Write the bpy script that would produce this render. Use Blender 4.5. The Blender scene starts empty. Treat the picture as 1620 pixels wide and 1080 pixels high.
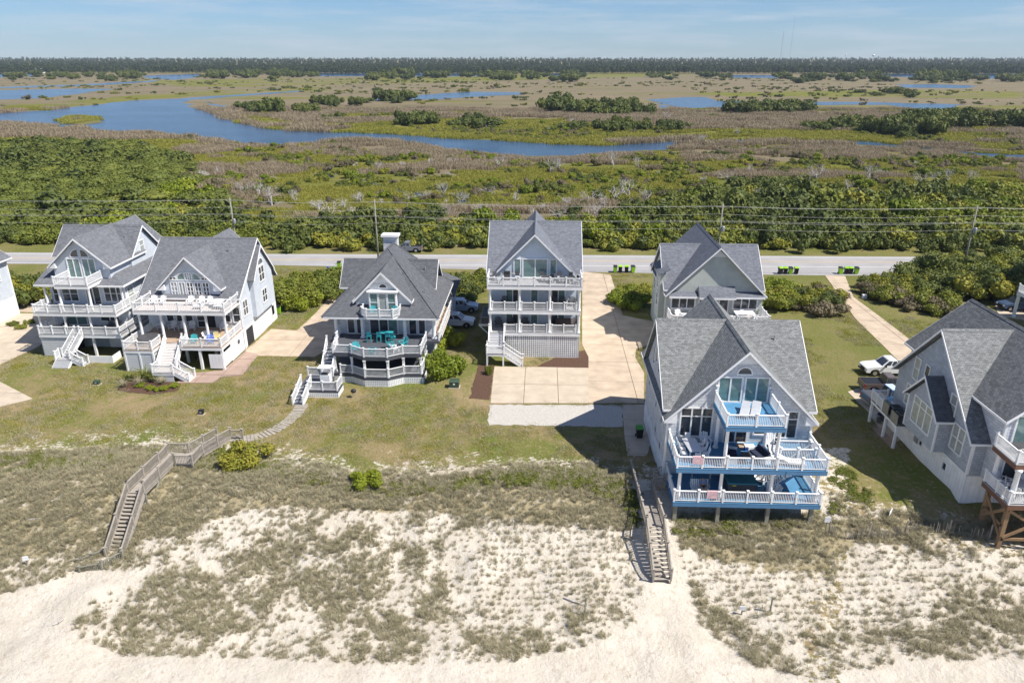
import bpy, math, random
import numpy as np
from mathutils import Vector, Matrix
R = math.radians
random.seed(11); rng = np.random.default_rng(5)
scene = bpy.context.scene
COL = scene.collection
# ------------------------------------------------------------------ camera, sky, sun, exposure
PITCH, YAW, CAMH, FPX = R(21.37), R(2.32), 33.0, 1150.0
cam_data = bpy.data.cameras.new('camera'); cam = bpy.data.objects.new('camera', cam_data); COL.objects.link(cam)
cam.location = (0, 0, CAMH); cam.rotation_euler = (math.pi/2 - PITCH, 0, YAW)
cam_data.sensor_width = 36; cam_data.lens = FPX/1620*36; cam_data.clip_start = .5; cam_data.clip_end = 30000
scene.camera = cam
SUN = Vector((8.46, -2.9, 12.2)).normalized()
sun_el = math.asin(SUN.z); sun_az = math.atan2(SUN.x, SUN.y)
world = bpy.data.worlds.new('World'); scene.world = world; world.use_nodes = True
wn, wl = world.node_tree.nodes, world.node_tree.links
bg = wn['Background']; bg.inputs['Strength'].default_value = .115
sky = wn.new('ShaderNodeTexSky'); sky.sky_type = 'NISHITA'; sky.sun_disc = False
sky.sun_elevation = sun_el; sky.sun_rotation = sun_az
sky.air_density = 1.0; sky.dust_density = .05; sky.ozone_density = 2.6; sky.altitude = 0
wtc = wn.new('ShaderNodeTexCoord'); wmp = wn.new('ShaderNodeMapping'); wmp.inputs['Scale'].default_value = (1.0, 1.0, 11.0)
wl.new(wtc.outputs['Generated'], wmp.inputs['Vector'])
wns = wn.new('ShaderNodeTexNoise'); wns.inputs['Scale'].default_value = 6.0; wns.inputs['Detail'].default_value = 8; wns.inputs['Roughness'].default_value = .62
wl.new(wmp.outputs[0], wns.inputs['Vector'])
wrp = wn.new('ShaderNodeValToRGB'); wrp.color_ramp.elements[0].position = .44; wrp.color_ramp.elements[1].position = .72
wrp.color_ramp.elements[0].color = (0, 0, 0, 1); wrp.color_ramp.elements[1].color = (.6, .6, .6, 1)
wl.new(wns.outputs['Fac'], wrp.inputs['Fac'])
wmx = wn.new('ShaderNodeMixRGB'); wmx.inputs['Color2'].default_value = (3.9, 4.25, 4.7, 1)
wtint = wn.new('ShaderNodeMixRGB'); wtint.blend_type = 'MULTIPLY'; wtint.inputs['Fac'].default_value = 1; wtint.inputs['Color2'].default_value = (.325, .455, .66, 1)
wl.new(sky.outputs[0], wtint.inputs['Color1'])
wl.new(wrp.outputs[0], wmx.inputs['Fac']); wl.new(wtint.outputs[0], wmx.inputs['Color1']); wl.new(wmx.outputs[0], bg.inputs['Color'])
sd = bpy.data.lights.new('sun', 'SUN'); sd.energy = 5.0; sd.angle = R(.53); sd.color = (1, .95, .875)
so = bpy.data.objects.new('sun', sd); COL.objects.link(so); so.rotation_euler = SUN.to_track_quat('Z', 'Y').to_euler(); so.location = (60, -20, 90)
vs = scene.view_settings; vs.view_transform = 'Standard'; vs.look = 'None'; vs.gamma = 1; vs.exposure = .56; vs.use_curve_mapping = False

# ------------------------------------------------------------------ picture <-> place
fw = np.array([-math.sin(YAW)*math.cos(PITCH), math.cos(YAW)*math.cos(PITCH), -math.sin(PITCH)])
rt = np.array([math.cos(YAW), math.sin(YAW), 0.]); upv = np.cross(rt, fw)
def at(x, y, z=0.):
    d = fw*FPX + rt*(x-810) - upv*(y-540); t = (z-CAMH)/d[2]
    return float(d[0]*t), float(d[1]*t)
def proj(X, Y, Z):
    v = np.stack([X, Y, Z-CAMH], -1); d = v@fw
    return 810 + FPX*(v@rt)/d, 540 - FPX*(v@upv)/d
def inpoly(px, py, poly):
    r = np.zeros(np.shape(px), bool); n = len(poly)
    for i in range(n):
        x0, y0 = poly[i]; x1, y1 = poly[(i+1) % n]
        if y0 == y1: continue
        r ^= ((y0 > py) != (y1 > py)) & (px < (x1-x0)*(py-y0)/(y1-y0)+x0)
    return r
def vnoise(x, y, s, seed=0):
    x = np.asarray(x)/s; y = np.asarray(y)/s
    xi = np.floor(x).astype(np.int64); yi = np.floor(y).astype(np.int64); fx = x-xi; fy = y-yi
    fx = fx*fx*(3-2*fx); fy = fy*fy*(3-2*fy)
    def h(a, b):
        n = (a*374761393 + b*668265263 + seed*974634777) & 0x7fffffff
        n = ((n ^ (n >> 13))*1274126177) & 0x7fffffff
        return ((n ^ (n >> 16)) & 0xffff)/65535.
    return (h(xi, yi)*(1-fx)+h(xi+1, yi)*fx)*(1-fy)+(h(xi, yi+1)*(1-fx)+h(xi+1, yi+1)*fx)*fy
def fnoise(x, y, s, seed=0):
    return .55*vnoise(x, y, s, seed)+.3*vnoise(x, y, s*.47, seed+1)+.15*vnoise(x, y, s*.21, seed+2)
HY = [20, 30, 34, 38, 41, 44, 46, 48, 50, 52, 54, 57, 60, 9000]
HZ = [-3.7, -3.5, -3.4, -3.1, -2.7, -2.05, -1.35, -.65, -.05, .3, .22, .02, 0, 0]
def gz(X, Y):
    X = np.asarray(X, float); Y = np.asarray(Y, float)
    z = np.interp(Y + (fnoise(X, Y*0, 14, 3)-.5)*2.2*(Y < 57), HY, HZ)
    amp = np.clip((57.5-Y)/6, 0, 1)*np.clip((Y-31)/5, .12, 1)
    return z + amp*((fnoise(X, Y, 4.5, 9)-.5)*.9 + (vnoise(X, Y, 1.3, 4)-.5)*.22)
def g(x, y): return float(gz(x, y))
def onground(px, py):
    z = 0.
    for _ in range(8): X, Y = at(px, py, z); z = g(X, Y)
    return X, Y, z

# ------------------------------------------------------------------ materials
MATS = {}
def nd(nt, t, **kw):
    n = nt.nodes.new(t)
    for k, v in kw.items():
        if hasattr(n, k) and k not in ('Scale',): setattr(n, k, v)
    return n
def mat(name, col, rough=.6, kind=None, period=.2, var=.10, nscale=1.5, spec=.3, bump=.4, metal=0.):
    if name in MATS: return MATS[name]
    m = bpy.data.materials.new(name); m.use_nodes = True; nt = m.node_tree; L = nt.links
    b = nt.nodes['Principled BSDF']; b.inputs['Roughness'].default_value = rough; b.inputs['Specular IOR Level'].default_value = spec; b.inputs['Metallic'].default_value = metal
    c = (*col, 1); MATS[name] = m
    geo = nd(nt, 'ShaderNodeNewGeometry')
    ns = nd(nt, 'ShaderNodeTexNoise'); ns.inputs['Scale'].default_value = nscale; ns.inputs['Detail'].default_value = 6; L.new(geo.outputs['Position'], ns.inputs['Vector'])
    mr = nd(nt, 'ShaderNodeMapRange'); mr.inputs['From Min'].default_value = .25; mr.inputs['From Max'].default_value = .75
    mr.inputs['To Min'].default_value = 1-var; mr.inputs['To Max'].default_value = 1+var; L.new(ns.outputs['Fac'], mr.inputs['Value'])
    mx = nd(nt, 'ShaderNodeMixRGB', blend_type='MULTIPLY'); mx.inputs['Fac'].default_value = 1; mx.inputs['Color1'].default_value = c; L.new(mr.outputs[0], mx.inputs['Color2'])
    out = mx.outputs[0]
    if kind:
        uv = nd(nt, 'ShaderNodeUVMap')
        sep = nd(nt, 'ShaderNodeSeparateXYZ'); L.new(uv.outputs[0], sep.inputs[0])
        bp = nd(nt, 'ShaderNodeBump'); bp.inputs['Strength'].default_value = bump; bp.inputs['Distance'].default_value = .03
        def frac(sock, p):
            d = nd(nt, 'ShaderNodeMath', operation='DIVIDE'); d.inputs[1].default_value = p; L.new(sock, d.inputs[0])
            f = nd(nt, 'ShaderNodeMath', operation='FRACT'); L.new(d.outputs[0], f.inputs[0]); return f.outputs[0]
        if kind in ('lap', 'batten', 'boards', 'boardsx'):
            fr = frac(sep.outputs[0 if kind in ('batten', 'boardsx') else 1], period)
            rp = nd(nt, 'ShaderNodeValToRGB'); e = rp.color_ramp.elements
            if kind == 'lap': e[0].position = 0; e[0].color = (1, 1, 1, 1); e[1].position = .9; e[1].color = (.55, .55, .55, 1); q = e.new(1.); q.color = (.2, .2, .2, 1)
            else: e[0].position = .08; e[0].color = (0, 0, 0, 1); e[1].position = .16; e[1].color = (1, 1, 1, 1)
            L.new(fr, rp.inputs['Fac']); L.new(rp.outputs[0], bp.inputs['Height'])
            rp2 = nd(nt, 'ShaderNodeValToRGB'); e = rp2.color_ramp.elements
            if kind == 'lap': e[0].position = .80; e[0].color = (1, 1, 1, 1); e[1].position = 1; e[1].color = (.80, .80, .82, 1)
            else: e[0].position = .0; e[0].color = (.72, .72, .72, 1); e[1].position = .14; e[1].color = (1, 1, 1, 1)
            L.new(fr, rp2.inputs['Fac'])
            m2 = nd(nt, 'ShaderNodeMixRGB', blend_type='MULTIPLY'); m2.inputs['Fac'].default_value = 1; L.new(out, m2.inputs['Color1']); L.new(rp2.outputs[0], m2.inputs['Color2']); out = m2.outputs[0]
        elif kind in ('shingle', 'shake'):
            br = nd(nt, 'ShaderNodeTexBrick'); br.offset = .5; br.inputs['Scale'].default_value = 1
            br.inputs['Brick Width'].default_value = period*1.9; br.inputs['Row Height'].default_value = period; br.inputs['Mortar Size'].default_value = .018; br.inputs['Mortar Smooth'].default_value = .4; br.inputs['Bias'].default_value = 0
            lo, hi = ((.74, 1.2) if period < .2 else (.88, 1.10)) if kind == 'shingle' else (.88, 1.08)
            br.inputs['Color1'].default_value = (lo,)*3+(1,); br.inputs['Color2'].default_value = (hi,)*3+(1,); br.inputs['Mortar'].default_value = ((.62 if period < .2 else .86,)*3 if kind == 'shingle' else (.68,)*3)+(1,)
            L.new(uv.outputs[0], br.inputs['Vector'])
            m2 = nd(nt, 'ShaderNodeMixRGB', blend_type='MULTIPLY'); m2.inputs['Fac'].default_value = 1; L.new(out, m2.inputs['Color1']); L.new(br.outputs['Color'], m2.inputs['Color2']); out = m2.outputs[0]
            fr = frac(sep.outputs[1], period); inv = nd(nt, 'ShaderNodeMath', operation='SUBTRACT'); inv.inputs[0].default_value = 1; L.new(fr, inv.inputs[1])
            ad = nd(nt, 'ShaderNodeMath', operation='MULTIPLY_ADD'); L.new(br.outputs['Fac'], ad.inputs[0]); ad.inputs[1].default_value = -.5; L.new(inv.outputs[0], ad.inputs[2])
            L.new(ad.outputs[0], bp.inputs['Height'])
        elif kind == 'grain':
            n2 = nd(nt, 'ShaderNodeTexNoise'); n2.inputs['Scale'].default_value = period; n2.inputs['Detail'].default_value = 4; L.new(geo.outputs['Position'], n2.inputs['Vector']); L.new(n2.outputs['Fac'], bp.inputs['Height'])
        L.new(bp.outputs[0], b.inputs['Normal'])
    L.new(out, b.inputs['Base Color'])
    return m
WHITE = mat('white_paint', (.78, .78, .775), .5, var=.09, nscale=.9)
GLASS = mat('window_glass', (.035, .045, .055), .06, var=.3, spec=.8, nscale=.8)
CURT = mat('curtained_glass', (.13, .22, .21), .09, var=.22, spec=.8, nscale=2.2)
CURTW = mat('pale_curtained_glass', (.33, .36, .34), .09, var=.2, spec=.8, nscale=2)
ROOF = {k: mat('roof_shingles_'+k, c, .9, 'shingle', .15 if k in ('pale', 'slate') else .24, .22, 3.2, spec=.15, bump=.5) for k, c in dict(grey=(.145, .15, .165), dark=(.105, .11, .12), pale=(.205, .212, .212), slate=(.145, .15, .155), blue=(.15, .16, .185)).items()}
LAPB = mat('pale_blue_lap_siding', (.53, .57, .615), .65, 'lap', .24, .09)
LAPW = mat('pale_grey_lap_siding', (.55, .58, .60), .65, 'lap', .24, .09)
LAPG = mat('pale_sage_lap_siding', (.47, .50, .46), .65, 'lap', .26, .09)
LAPH4 = mat('sky_blue_lap_siding', (.56, .62, .68), .65, 'lap', .22, .08)
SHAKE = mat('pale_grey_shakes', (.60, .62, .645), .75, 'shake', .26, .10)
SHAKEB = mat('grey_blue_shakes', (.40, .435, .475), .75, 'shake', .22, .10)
BATTEN = mat('white_board_and_batten', (.76, .77, .78), .55, 'batten', .42, .10)
SLATG = mat('grey_slat_paint', (.62, .63, .64), .6, var=.05)
DECKG = mat('charcoal_decking', (.085, .09, .105), .6, 'boardsx', .14, .12)
DECKB = mat('blue_decking', (.085, .235, .40), .55, 'boardsx', .15, .12)
FASB = mat('blue_fascia', (.085, .205, .36), .5, var=.10)
DECKT = mat('tan_decking', (.40, .30, .22), .65, 'boardsx', .15, .12)
DECKW = mat('pale_decking', (.52, .47, .44), .65, 'boardsx', .15, .08)
DECKGR = mat('grey_decking', (.34, .34, .345), .65, 'boardsx', .15, .08)
FASBR = mat('brown_fascia', (.17, .085, .055), .6, var=.12)
WOOD = mat('weathered_wood', (.33, .295, .25), .85, 'grain', 14, .22, 3)
WOODP = mat('pale_treated_timber', (.25, .24, .19), .85, 'grain', 12, .2, 3)
WOODB = mat('new_brown_timber', (.26, .165, .09), .8, 'grain', 12, .2, 3)
CONC = mat('tan_concrete', (.46, .37, .275), .85, 'grain', 30, .22, .6, spec=.15, bump=.2)
CONC2 = mat('pale_tan_concrete', (.47, .395, .305), .85, 'grain', 30, .15, .8, spec=.15, bump=.2)
PAVER = mat('pink_brown_pavers', (.36, .26, .21), .85, 'boards', .3, .12, 1)
GRAV = mat('pale_gravel', (.44, .415, .375), .95, 'grain', 22, .22, 9, spec=.1, bump=.8)
MULCH = mat('brown_mulch', (.10, .06, .042), .95, 'grain', 18, .35, 7, spec=.1, bump=1.)
ASPH = mat('worn_asphalt', (.32, .31, .305), .9, 'grain', 25, .10, .25, spec=.15, bump=.2)
PAINTW = mat('road_white', (.62, .62, .60), .7, var=.12, nscale=4); PAINTY = mat('road_yellow', (.52, .36, .13), .7, var=.15, nscale=4)
BLACK = mat('black_plastic', (.018, .018, .02), .45, var=.1); DARK = mat('painted_shade', (.03, .03, .033), .9, var=.2)  # DARK is a near-black colour that paints in the shade of openings and gaps
TEAL = mat('teal_plastic', (.04, .34, .37), .45, var=.1); TEALD = mat('teal_tub_cover', (.035, .19, .23), .55, var=.12)
NAVY = mat('navy_cushion', (.025, .03, .06), .9, var=.2); GREYC = mat('grey_cushion', (.40, .42, .45), .9, var=.08)
LIME = mat('lime_plastic', (.28, .55, .02), .45, var=.1); GREENB = mat('green_plastic', (.06, .30, .04), .5, var=.1)
METAL = mat('grey_metal', (.33, .34, .35), .4, var=.08, metal=.4); METALD = mat('dark_grey_metal', (.07, .07, .075), .5, var=.1)
RUBBER = mat('tyre_rubber', (.015, .015, .015), .8); CHROME = mat('wheel_alloy', (.5, .5, .52), .3, metal=.8)
BLUEP = mat('blue_plastic', (.03, .12, .50), .45); YELL = mat('yellow_fabric', (.62, .52, .25), .8); PINK = mat('pink_towel', (.62, .42, .44), .95, var=.25, nscale=9)
REDL = mat('red_lamp', (.45, .01, .01), .25, spec=.6); LAMP = mat('clear_lamp', (.75, .75, .72), .15, spec=.8)
DKGREEN = mat('green_cabinet', (.045, .075, .05), .5, var=.1)
CAR = {k: mat('car_paint_'+k, c, .28, var=.03, spec=.6) for k, c in dict(white=(.78, .78, .78), bronze=(.12, .095, .085), grey=(.17, .18, .20), blue=(.05, .12, .24), silver=(.42, .48, .55), navy=(.05, .08, .14)).items()}
SKIN = mat('skin', (.50, .30, .21), .6); HAIR = mat('dark_hair', (.03, .022, .018), .7); SHIRT = mat('blue_shirt', (.10, .28, .60), .85); SHORTS = mat('dark_shorts', (.03, .035, .06), .85)
DRIFT = mat('bleached_dead_wood', (.46, .43, .40), .9, var=.25, nscale=3)
BARK = mat('brown_bark', (.10, .08, .06), .9, var=.3, nscale=4)

def leafmat(name, cols, rough=.6, vary=.35):
    m = bpy.data.materials.new(name); m.use_nodes = True; nt = m.node_tree; L = nt.links; b = nt.nodes['Principled BSDF']
    b.inputs['Roughness'].default_value = rough; b.inputs['Specular IOR Level'].default_value = .25
    at_ = nd(nt, 'ShaderNodeAttribute'); at_.attribute_name = 'lv'
    oi = nd(nt, 'ShaderNodeObjectInfo')
    rp = nd(nt, 'ShaderNodeValToRGB'); e = rp.color_ramp.elements
    e[0].position = 0; e[0].color = (*cols[0], 1); e[1].position = 1; e[1].color = (*cols[-1], 1)
    for i, c in enumerate(cols[1:-1]): q = e.new((i+1)/(len(cols)-1)); q.color = (*c, 1)
    ad = nd(nt, 'ShaderNodeMath', operation='MULTIPLY_ADD'); L.new(oi.outputs['Random'], ad.inputs[0]); ad.inputs[1].default_value = .55
    ml = nd(nt, 'ShaderNodeMath', operation='MULTIPLY'); L.new(at_.outputs['Fac'], ml.inputs[0]); ml.inputs[1].default_value = .45
    L.new(ml.outputs[0], ad.inputs[2]); L.new(ad.outputs[0], rp.inputs['Fac']); L.new(rp.outputs[0], b.inputs['Base Color'])
    tr = nd(nt, 'ShaderNodeBsdfTranslucent'); L.new(rp.outputs[0], tr.inputs['Color'])
    mx = nd(nt, 'ShaderNodeMixShader'); mx.inputs['Fac'].default_value = .2
    L.new(b.outputs[0], mx.inputs[1]); L.new(tr.outputs[0], mx.inputs[2]); L.new(mx.outputs[0], nt.nodes['Material Output'].inputs['Surface'])
    MATS[name] = m; return m
LEAF = leafmat('shrub_leaves', [(.065, .088, .015), (.14, .165, .024), (.23, .24, .032), (.33, .27, .034)])
LEAFD = leafmat('dark_oak_leaves', [(.062, .084, .020), (.105, .130, .028), (.16, .175, .034)])
LEAFB = leafmat('brown_green_leaves', [(.10, .095, .045), (.17, .14, .075), (.25, .205, .14)])
LEAFH = leafmat('hedge_bright_leaves', [(.12, .16, .014), (.19, .235, .018), (.27, .285, .022)])
PINEL = leafmat('pine_needles', [(.034, .052, .022), (.056, .080, .030), (.10, .118, .042)])
TUFTL = leafmat('dune_grass_blades', [(.22, .20, .11), (.32, .285, .18), (.45, .40, .27), (.25, .245, .11)], .7)
REEDL = leafmat('brown_marsh_reeds', [(.23, .185, .115), (.31, .25, .165), (.39, .32, .22)], .8)
GREENL = leafmat('green_marsh_grass', [(.17, .18, .03), (.26, .255, .04), (.34, .30, .06)], .8)
LEAFM = leafmat('sculpted_thicket_leaves', [(.098, .122, .022), (.145, .170, .029), (.205, .21, .036)])
VINEL = leafmat('dune_vine_leaves', [(.10, .125, .022), (.16, .18, .032), (.22, .225, .042)])

# ------------------------------------------------------------------ mesh builder
def rootloc(o):
    while o is not None and o.parent is not None: o = o.parent
    return Vector(o.location) if o is not None else Vector((0, 0, 0))
class MB:
    def __init__(s): s.v = []; s.f = []
    def add(s, vs_, fs_):
        k = len(s.v); s.v += [tuple(p) for p in vs_]; s.f += [tuple(i+k for i in f) for f in fs_]; return s
    def hexa(s, b, t):
        return s.add(list(b)+list(t), [(3, 2, 1, 0), (4, 5, 6, 7), (0, 1, 5, 4), (1, 2, 6, 5), (2, 3, 7, 6), (3, 0, 4, 7)])
    def box(s, x0, x1, y0, y1, z0, z1):
        return s.hexa([(x0, y0, z0), (x1, y0, z0), (x1, y1, z0), (x0, y1, z0)], [(x0, y0, z1), (x1, y0, z1), (x1, y1, z1), (x0, y1, z1)])
    def fbox(s, fr, u0, u1, z0, z1, n0, n1):
        o, u, n = fr
        P = lambda a, z, d: (o[0]+u[0]*a+n[0]*d, o[1]+u[1]*a+n[1]*d, z)
        return s.hexa([P(u0, z0, n1), P(u1, z0, n1), P(u1, z0, n0), P(u0, z0, n0)], [P(u0, z1, n1), P(u1, z1, n1), P(u1, z1, n0), P(u0, z1, n0)])
    def extr(s, pts, vec):
        n = len(pts); vec = Vector(vec); a = [Vector(p) for p in pts]
        nrm = Vector((0, 0, 0))
        for i in range(n): nrm += a[i].cross(a[(i+1) % n])
        if nrm.dot(vec) > 0: a.reverse()
        return s.add(a+[p+vec for p in a], [tuple(range(n)), tuple(range(2*n-1, n-1, -1))]+[((i+1) % n, i, n+i, n+(i+1) % n) for i in range(n)])
    def prism(s, poly, z0, z1): return s.extr([(x, y, z0) for x, y in poly], (0, 0, z1-z0))
    def slab(s, pts, t): return s.extr(pts, (0, 0, -t))
    def sbar(s, p, q, w, h):
        p, q = Vector(p), Vector(q); d = (q-p); d.z = 0
        if d.length < 1e-6: d = Vector((1, 0, 0))
        d.normalize(); c = Vector((-d.y, d.x, 0))*w/2; z = Vector((0, 0, h))
        return s.hexa([p-c, q-c, q+c, p+c], [p-c+z, q-c+z, q+c+z, p+c+z])
    def bar(s, p, q, w, h=None):
        h = h or w; p, q = Vector(p), Vector(q); d = (q-p).normalized(); a = d.cross(Vector((0, 0, 1)))
        if a.length < .01: a = d.cross(Vector((1, 0, 0)))
        a.normalize(); b = a.cross(d); a *= w/2; b *= h/2
        return s.hexa([p-a-b, p+a-b, p+a+b, p-a+b], [q-a-b, q+a-b, q+a+b, q-a+b])
    def tube(s, p, q, r0, r1=None, n=8):
        r1 = r0 if r1 is None else r1; p, q = Vector(p), Vector(q); d = (q-p).normalized(); a = d.cross(Vector((0, 0, 1)))
        if a.length < .01: a = Vector((1, 0, 0))
        a.normalize(); b = d.cross(a)
        A = [p+(a*math.cos(2*math.pi*i/n)+b*math.sin(2*math.pi*i/n))*r0 for i in range(n)]; B = [q+(a*math.cos(2*math.pi*i/n)+b*math.sin(2*math.pi*i/n))*r1 for i in range(n)]
        return s.add(A+B, [(i, (i+1) % n, n+(i+1) % n, n+i) for i in range(n)]+[tuple(range(n-1, -1, -1)), tuple(range(n, 2*n))])
    def lathe(s, c, prof, n=14):
        vs_ = []; m = len(prof)
        for r, z in prof:
            for i in range(n): vs_.append((c[0]+r*math.cos(2*math.pi*i/n), c[1]+r*math.sin(2*math.pi*i/n), c[2]+z))
        fs_ = [(j*n+i, j*n+(i+1) % n, (j+1)*n+(i+1) % n, (j+1)*n+i) for j in range(m-1) for i in range(n)]
        return s.add(vs_, fs_+[tuple(range(n-1, -1, -1)), tuple(range((m-1)*n, m*n))])
    def build(s, name, m, parent=None, smooth=False, kind=None):
        off = rootloc(parent); me = bpy.data.meshes.new(name)
        V = np.array(s.v, float)-np.array(off) if s.v else np.zeros((0, 3))
        me.from_pydata(V.tolist(), [], s.f); me.update()
        uvl = me.uv_layers.new(name='UVMap')
        W = np.array(s.v, float); uv = np.zeros((len(me.loops), 2)); i = 0
        for p in me.polygons:
            n = p.normal; k = len(p.vertices); q = W[list(p.vertices)]
            if abs(n.z) > .985: uv[i:i+k] = q[:, :2]
            else:
                u = np.array((-n.y, n.x, 0.)); u /= np.linalg.norm(u); w = np.cross(np.array(n), u); uv[i:i+k, 0] = q@u; uv[i:i+k, 1] = q@w
            i += k
        uvl.data.foreach_set('uv', uv.ravel())
        if smooth: me.polygons.foreach_set('use_smooth', [True]*len(me.polygons))
        me.materials.append(m)
        o = bpy.data.objects.new(name, me); COL.objects.link(o)
        if parent: o.parent = parent
        if kind: o['kind'] = kind
        return o
def tag(o, label, cat, group=None):
    o['label'] = label; o['category'] = cat
    if group: o['group'] = group
    return o
def thing(name, label, cat, loc=(0, 0, 0), group=None):
    o = bpy.data.objects.new(name, None); o.empty_display_size = .3; COL.objects.link(o); o.location = loc
    return tag(o, label, cat, group)
def struct(o): o['kind'] = 'structure'; return o
def dup(root, loc, rz=0, sc=1, label=None, group=None):
    r = root.copy(); COL.objects.link(r); r.location = loc; r.rotation_euler = (0, 0, rz); r.scale = (sc,)*3 if not isinstance(sc, tuple) else sc
    if label: r['label'] = label
    if group: r['group'] = group
    for ch in root.children:
        c = ch.copy(); COL.objects.link(c); c.parent = r
        for gch in ch.children:
            d = gch.copy(); COL.objects.link(d); d.parent = c
    return r
class Proto:
    """first use places the prototype itself, later uses copy it"""
    def __init__(s, root): s.root = root; s.used = False
    def put(s, loc, rz=0, sc=1, label=None, group=None):
        if not s.used:
            s.used = True; s.pend = (loc, rz, sc, label, group); return None
        return dup(s.root, loc, rz, sc, label, group)
    def close(s):
        if s.used:
            loc, rz, sc, label, group = s.pend; r = s.root; r.location = loc; r.rotation_euler = (0, 0, rz); r.scale = (sc,)*3 if not isinstance(sc, tuple) else sc
            if label: r['label'] = label
            if group: r['group'] = group

# ------------------------------------------------------------------ ground
def groundmat(name, near):
    m = bpy.data.materials.new(name); m.use_nodes = True; nt = m.node_tree; L = nt.links; b = nt.nodes['Principled BSDF']
    b.inputs['Roughness'].default_value = .95; b.inputs['Specular IOR Level'].default_value = .1
    geo = nd(nt, 'ShaderNodeNewGeometry')
    def noise(s, det=6, rough=.6, sc=(1, 1, 1)):
        mp = nd(nt, 'ShaderNodeMapping'); mp.inputs['Scale'].default_value = sc; L.new(geo.outputs['Position'], mp.inputs['Vector'])
        n = nd(nt, 'ShaderNodeTexNoise'); n.inputs['Scale'].default_value = s; n.inputs['Detail'].default_value = det; n.inputs['Roughness'].default_value = rough; L.new(mp.outputs[0], n.inputs['Vector']); return n.outputs['Fac']
    def ramp(f, stops):
        r = nd(nt, 'ShaderNodeValToRGB'); e = r.color_ramp.elements
        e[0].position, e[0].color = stops[0][0], (*stops[0][1], 1); e[1].position, e[1].color = stops[-1][0], (*stops[-1][1], 1)
        for p, c in stops[1:-1]: q = e.new(p); q.color = (*c, 1)
        L.new(f, r.inputs['Fac']); return r.outputs[0]
    def mix(f, a, c, bt='MIX'):
        n = nd(nt, 'ShaderNodeMixRGB', blend_type=bt)
        for i, s in zip(('Fac', 'Color1', 'Color2'), (f, a, c)):
            if hasattr(s, 'links'): L.new(s, n.inputs[i])
            else: n.inputs[i].default_value = s
        return n.outputs[0]
    def math2(op, a, c):
        n = nd(nt, 'ShaderNodeMath', operation=op); n.use_clamp = False
        for i, s in enumerate((a, c)):
            if hasattr(s, 'links'): L.new(s, n.inputs[i])
            else: n.inputs[i].default_value = s
        return n.outputs[0]
    def attr(k):
        a = nd(nt, 'ShaderNodeAttribute'); a.attribute_name = k; return a.outputs['Fac']
    def sharp(v, lo, hi):
        r = nd(nt, 'ShaderNodeMapRange'); r.inputs['From Min'].default_value = lo; r.inputs['From Max'].default_value = hi; L.new(v, r.inputs['Value']); return r.outputs[0]
    if near:
        sand = ramp(noise(.35, 8), [(.3, (.53, .475, .39)), (.55, (.60, .545, .46)), (.75, (.65, .595, .505))])
        sand = mix(sharp(noise(2.2, 6, .7), .52, .7), sand, (.45, .385, .305, 1))
        lawn = ramp(noise(.10, 9, .66), [(.32, (.105, .140, .024)), (.43, (.155, .160, .044)), (.53, (.235, .19, .088)), (.66, (.31, .23, .13))])
        lawn = mix(sharp(noise(.6, 10, .78), .51, .68), lawn, (.125, .160, .024, 1))
        lawn = mix(sharp(noise(3.2, 5, .7), .54, .70), lawn, (.34, .27, .16, 1))
        lawn = mix(attr('dry'), lawn, mix(.6, lawn, (.14, .145, .04, 1)))
        fl = math2('ADD', attr('lawn'), math2('ADD', math2('MULTIPLY', math2('SUBTRACT', noise(.5, 9, .75), .5), 1.7), math2('MULTIPLY', math2('SUBTRACT', noise(2.6, 6, .75), .5), 1.9)))
        col = mix(sharp(fl, .42, .58), sand, lawn)
        veg = ramp(noise(.8, 7), [(.35, (.26, .225, .125)), (.6, (.36, .30, .19)), (.75, (.23, .215, .09))])
        fv = math2('ADD', attr('veg'), math2('MULTIPLY', math2('SUBTRACT', noise(.8, 9, .75), .5), 1.9))
        col = mix(sharp(fv, .5, .72), col, veg)
        h = math2('ADD', noise(1.6, 8, .65), math2('MULTIPLY', noise(5, 6, .75), .6)); bd = .34
    else:
        reed = ramp(noise(.02, 12, .75, (.4, 1.6, 1)), [(.3, (.125, .11, .055)), (.46, (.17, .142, .085)), (.6, (.20, .16, .102)), (.72, (.25, .20, .125))])
        grn = ramp(noise(.05, 9, .65, (.6, 1.6, 1)), [(.3, (.09, .105, .022)), (.5, (.145, .15, .028)), (.7, (.19, .165, .042))])
        fg = math2('ADD', attr('green'), math2('MULTIPLY', math2('SUBTRACT', noise(.022, 10, .70, (.45, 1.7, 1)), .5), 2.2))
        fg = math2('ADD', fg, math2('MULTIPLY', math2('SUBTRACT', noise(.0065, 10, .72, (.35, 1.6, 1)), .48), 2.6))
        col = mix(sharp(fg, .40, .66), reed, grn)
        col = mix(sharp(noise(.045, 10, .78, (.4, 1.5, 1)), .56, .70), col, (.095, .095, .040, 1))
        h = noise(.9, 9, .75); bd = .8
    bp = nd(nt, 'ShaderNodeBump'); bp.inputs['Strength'].default_value = .7; bp.inputs['Distance'].default_value = bd; L.new(h, bp.inputs['Height']); L.new(bp.outputs[0], b.inputs['Normal'])
    L.new(col, b.inputs['Base Color']); return m
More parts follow.
